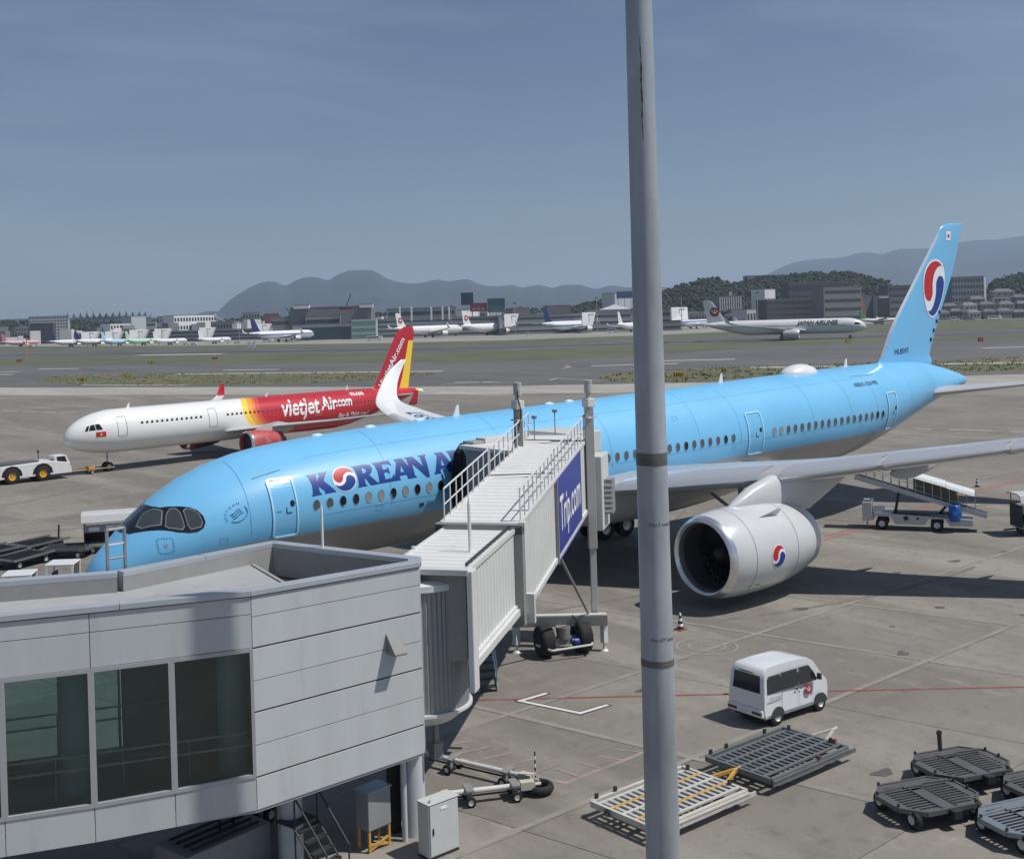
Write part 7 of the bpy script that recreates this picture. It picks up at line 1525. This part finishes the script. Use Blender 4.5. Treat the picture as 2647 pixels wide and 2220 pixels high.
q = px(70, 930); t = thing('wind_sock_mast', 'slim mast with a small orange head standing in the left field', 'mast', q, 0); b = MB(); b.bar((0, 0, 0), (0, 0, 11), .35); b.build('shaft', orange_paint, t); b = MB(); b.box(-1.2, 1.2, -.6, .6, 10, 11.2); b.build('head', darkmetal, t)
# ------------------------------------------------------------------ houses on the right
hw = [(.30, .29, .27), (.20, .20, .21), (.42, .42, .41), (.16, .15, .15)]; hr = [(.12, .125, .135), (.10, .11, .13), (.18, .175, .17), (.10, .125, .13)]
desc = ['beige house with a slate roof', 'dark house with a blue grey roof', 'pale house with a grey tiled roof', 'brown house with a teal roof']
HS = [(2440, 803, 40), (2475, 799, 34), (2520, 802, 38), (2560, 800, 34), (2600, 798, 40), (2640, 801, 40), (2460, 785, 38), (2510, 783, 40), (2555, 781, 42), (2605, 780, 42), (2645, 779, 30), (2530, 767, 44), (2585, 765, 40), (2635, 762, 44), (2600, 748, 60)]
plc = ['nearest the blue fin', 'second from the blue fin', 'left of the thin mast', 'right of the thin mast', 'towards the right edge', 'at the right edge']
for k, (x, yt, wpx) in enumerate(HS):
    row_ = 0 if k < 6 else (1 if k < 11 else 2); d = (800, 900, 1000)[row_]; W_ = wpx / FPX * d; q = wp(x - wpx / 2, d); H_ = zt(x, yt + 6, d); Hr = zt(x, yt - 2, d); i = (k * 7 + row_) % 4; dp = 9
    t = thing('house', '%s, %s row, %s' % (desc[i], ('front', 'middle', 'back')[row_], plc[min(5, k - (0, 6, 11)[row_])]), 'house', q, math.atan2(RT.y, RT.x)); b = MB(); b.box(0, W_, 0, dp, 0, H_); b.build('wall', bmat(hw[i]), t)
    b = MB(); b.add([(-.7, -.7, H_), (W_ + .7, -.7, H_), (W_ + .7, dp + .7, H_), (-.7, dp + .7, H_), (W_ * .22, dp / 2, Hr), (W_ * .78, dp / 2, Hr)], [(0, 1, 5, 4), (1, 2, 5), (2, 3, 4, 5), (3, 0, 4), (0, 3, 2, 1)]); b.build('roof', bmat(hr[i]), t)
    for j in range(3): b = MB(); x_ = W_ * (.2 + .28 * j); b.box(x_, x_ + W_ * .14, -.12, -.02, H_ - 3.0, H_ - 1.6); b.build('window', win_m, t)
# ------------------------------------------------------------------ wooded hills and mountains
from mathutils import noise as NZ
def ridge(name, m_, prof, d, run, rough, seed, rows=14, base=None, kind='structure'):
    """ground rising to a ridge whose skyline follows prof (columns, heights of the photograph)"""
    xs = [p[0] for p in prof]; n = max(40, int((xs[-1] - xs[0]) / 9)); b = MB(); G = []
    for i in range(n + 1):
        x = xs[0] + (xs[-1] - xs[0]) * i / n; y = interp([(p[0], p[1]) for p in prof], x)[0]; Hh = max(0, zt(x, y, d)); c = []
        for r_ in range(rows + 1):
            t = r_ / rows; dd = d - run * (1 - t); q = wp(x, dd); nz = NZ.fractal(Vector((q.x / run * 5 + seed, q.y / run * 5, 0)), 1.0, 2.0, 5); h = Hh * (t ** 1.15) * (1 + rough * nz * (1 - t) * 2.5) 
            c.append((q.x, q.y, max(-.3, h)))
        q = wp(x, d + run * .8); c.append((q.x, q.y, 0)); G.append(c)
    b.loft(G, close=False, cap=False); o = b.build(name, m_, None, smooth=80); o['kind'] = kind; return o
forest_far = mat('mountain_forest', (.022, .032, .038), .95, var=.35, vscale=.004)
P1 = [(515, 830), (560, 808), (600, 773), (643, 746), (667, 735), (697, 727), (715, 729), (740, 738), (773, 723), (800, 716), (827, 718), (850, 725), (873, 712), (910, 699), (960, 698), (983, 707), (1010, 723), (1067, 733), (1100, 730), (1133, 723), (1163, 727), (1210, 722), (1250, 737), (1290, 740), (1327, 737), (1350, 743), (1397, 737), (1432, 745), (1450, 738), (1500, 736), (1543, 747), (1580, 738), (1623, 743), (1680, 740), (1740, 745), (1800, 752), (1900, 765), (2050, 780)]
ridge('mountains', forest_far, P1, 7200, 2600, .30, 3)
ridge('mountains', forest_far, [(430, 838), (500, 815), (540, 805), (575, 806), (620, 830)], 6200, 900, .2, 5)
P2 = [(1850, 770), (1990, 707), (2042, 683), (2080, 674), (2130, 669), (2190, 664), (2220, 655), (2255, 653), (2285, 657), (2327, 644), (2373, 643), (2412, 641), (2490, 626), (2530, 621), (2590, 619), (2630, 612), (2700, 608), (2850, 620)]
ridge('mountains', forest_far, P2, 9500, 3800, .30, 9)
ridge('hills', forest_far, [(-200, 826), (0, 826), (60, 824), (130, 826), (210, 822), (270, 819), (330, 818), (420, 822), (560, 830), (700, 836)], 3200, 1100, .2, 1)
wood_m = mat('hill_ground', (.035, .05, .022), .95, var=.3, vscale=.05)
HA_ = [(1500, 790), (1560, 776), (1640, 770), (1720, 752), (1760, 740), (1800, 727), (1850, 723), (1900, 734), (1945, 722), (2040, 712), (2100, 706), (2170, 703), (2240, 715), (2290, 730), (2330, 752), (2400, 775)]
HB_ = [(2530, 782), (2560, 745), (2590, 722), (2647, 707), (2750, 695), (2900, 690)]
HC_ = [(1455, 800), (1480, 795), (1530, 790), (1570, 775), (1600, 772), (1680, 785)]
def trees_on(prof, d, run, seed, label, dens=1.0, size=(4.5, 7.5)):
    rnd = random.Random(seed); b = MB(); ico = None
    bm = bmesh.new(); bmesh.ops.create_icosphere(bm, subdivisions=1, radius=1); IV = [v.co.copy() for v in bm.verts]; IF = [tuple(v.index for v in f.verts) for f in bm.faces]; bm.free()
    x0, x1 = prof[0][0], prof[-1][0]; n = int((x1 - x0) * .9 * dens)
    for k in range(n):
        x = rnd.uniform(x0, x1); t = rnd.random() ** .6; y = interp(prof, x)[0]; Hh = max(0, zt(x, y, d)) - 5; dd = d - run * (1 - t); q = wp(x, dd); h = max(0, Hh) * t; s_ = rnd.uniform(*size)
        for j in range(10):
            c = Vector((q.x + rnd.gauss(0, s_ * .48), q.y + rnd.gauss(0, s_ * .48), h + s_ * (.25 + .75 * rnd.random()))); r2 = s_ * rnd.uniform(.14, .40)
            b.add([c + Vector((v.x * r2 * rnd.uniform(.75, 1.3), v.y * r2 * rnd.uniform(.75, 1.3), v.z * r2 * rnd.uniform(.7, 1.1))) for v in IV], IF, rnd.choice((0, 0, 1, 2)))
    o = b.build('wood', [mat('foliage_dark', (.018, .030, .014), .9, var=.3, vscale=.4), mat('foliage_mid', (.028, .043, .019), .9, var=.3, vscale=.4), mat('foliage_light', (.040, .056, .024), .9, var=.3, vscale=.4)], None); o['kind'] = 'stuff'; tag(o, label, 'trees'); return o
ridge('wooded_hill', wood_m, [(x, y + 9) for x, y in HA_], 1350, 320, .1, 2, 8); trees_on(HA_, 1350, 320, 21, 'dense dark woods covering the hill behind the brown offices', 2.0)
ridge('wooded_hill', wood_m, [(x, y + 9) for x, y in HB_], 1250, 240, .1, 4, 8); trees_on(HB_, 1250, 240, 22, 'dense dark woods on the hill at the right edge', 2.0)
trees_on(HC_, 1150, 80, 23, 'low dark woods behind the terminal roof left of the mast', 2.0)
# scattered low roofs and greenery of the town as one mass
rnd = random.Random(77); b = MB()
for k in range(900):
    x = rnd.uniform(-150, 2750); d = rnd.uniform(1000, 1900) if x < 1500 else rnd.uniform(960, 1250); q = wp(x, d); w_, l_, h_ = rnd.uniform(6, 16), rnd.uniform(6, 12), rnd.uniform(4, 19 if x < 1500 else 13); a = rnd.uniform(0, 3.14)
    b.box(-w_ / 2, w_ / 2, -l_ / 2, l_ / 2, 0, h_, rnd.choice((0, 1, 2, 2, 3)), Matrix.Translation(q) @ Matrix.Rotation(a, 4, 'Z'))
o = b.build('town', [bmat((.30, .305, .31)), bmat((.16, .165, .17)), bmat((.62, .62, .61)), bmat((.20, .18, .17))]); o['kind'] = 'stuff'; tag(o, 'mass of low grey town roofs behind the terminal and offices', 'town')
trees_on([(-100, 830), (400, 828), (900, 815), (1500, 795)], 1500, 200, 31, 'dark strip of town trees behind the terminal on the left', .5, (5, 8))
trees_on([(1700, 806), (2000, 795), (2300, 787), (2420, 782)], 1000, 60, 33, 'dark trees at the foot of the brown offices', .5, (3, 5))
# ------------------------------------------------------------------ air
hb = MB(); c = wp(1300, 5600); hb.box(-14500, 14500, -14500, 14500, -1.4, 640)
hm = bpy.data.materials.new('haze'); hm.use_nodes = True; n = hm.node_tree.nodes; l = hm.node_tree.links; n.clear(); o_ = n.new('ShaderNodeOutputMaterial'); pv_ = n.new('ShaderNodeVolumePrincipled')
pv_.inputs['Color'].default_value = (.62, .78, 1.0, 1); pv_.inputs['Density'].default_value = 0.85e-4; pv_.inputs['Anisotropy'].default_value = .2; l.new(pv_.outputs[0], o_.inputs['Volume'])
ho = hb.build('haze', hm); ho.location = (0, 0, 0); ho['kind'] = 'stuff'; tag(ho, 'pale blue summer haze filling the air over the airfield', 'haze')
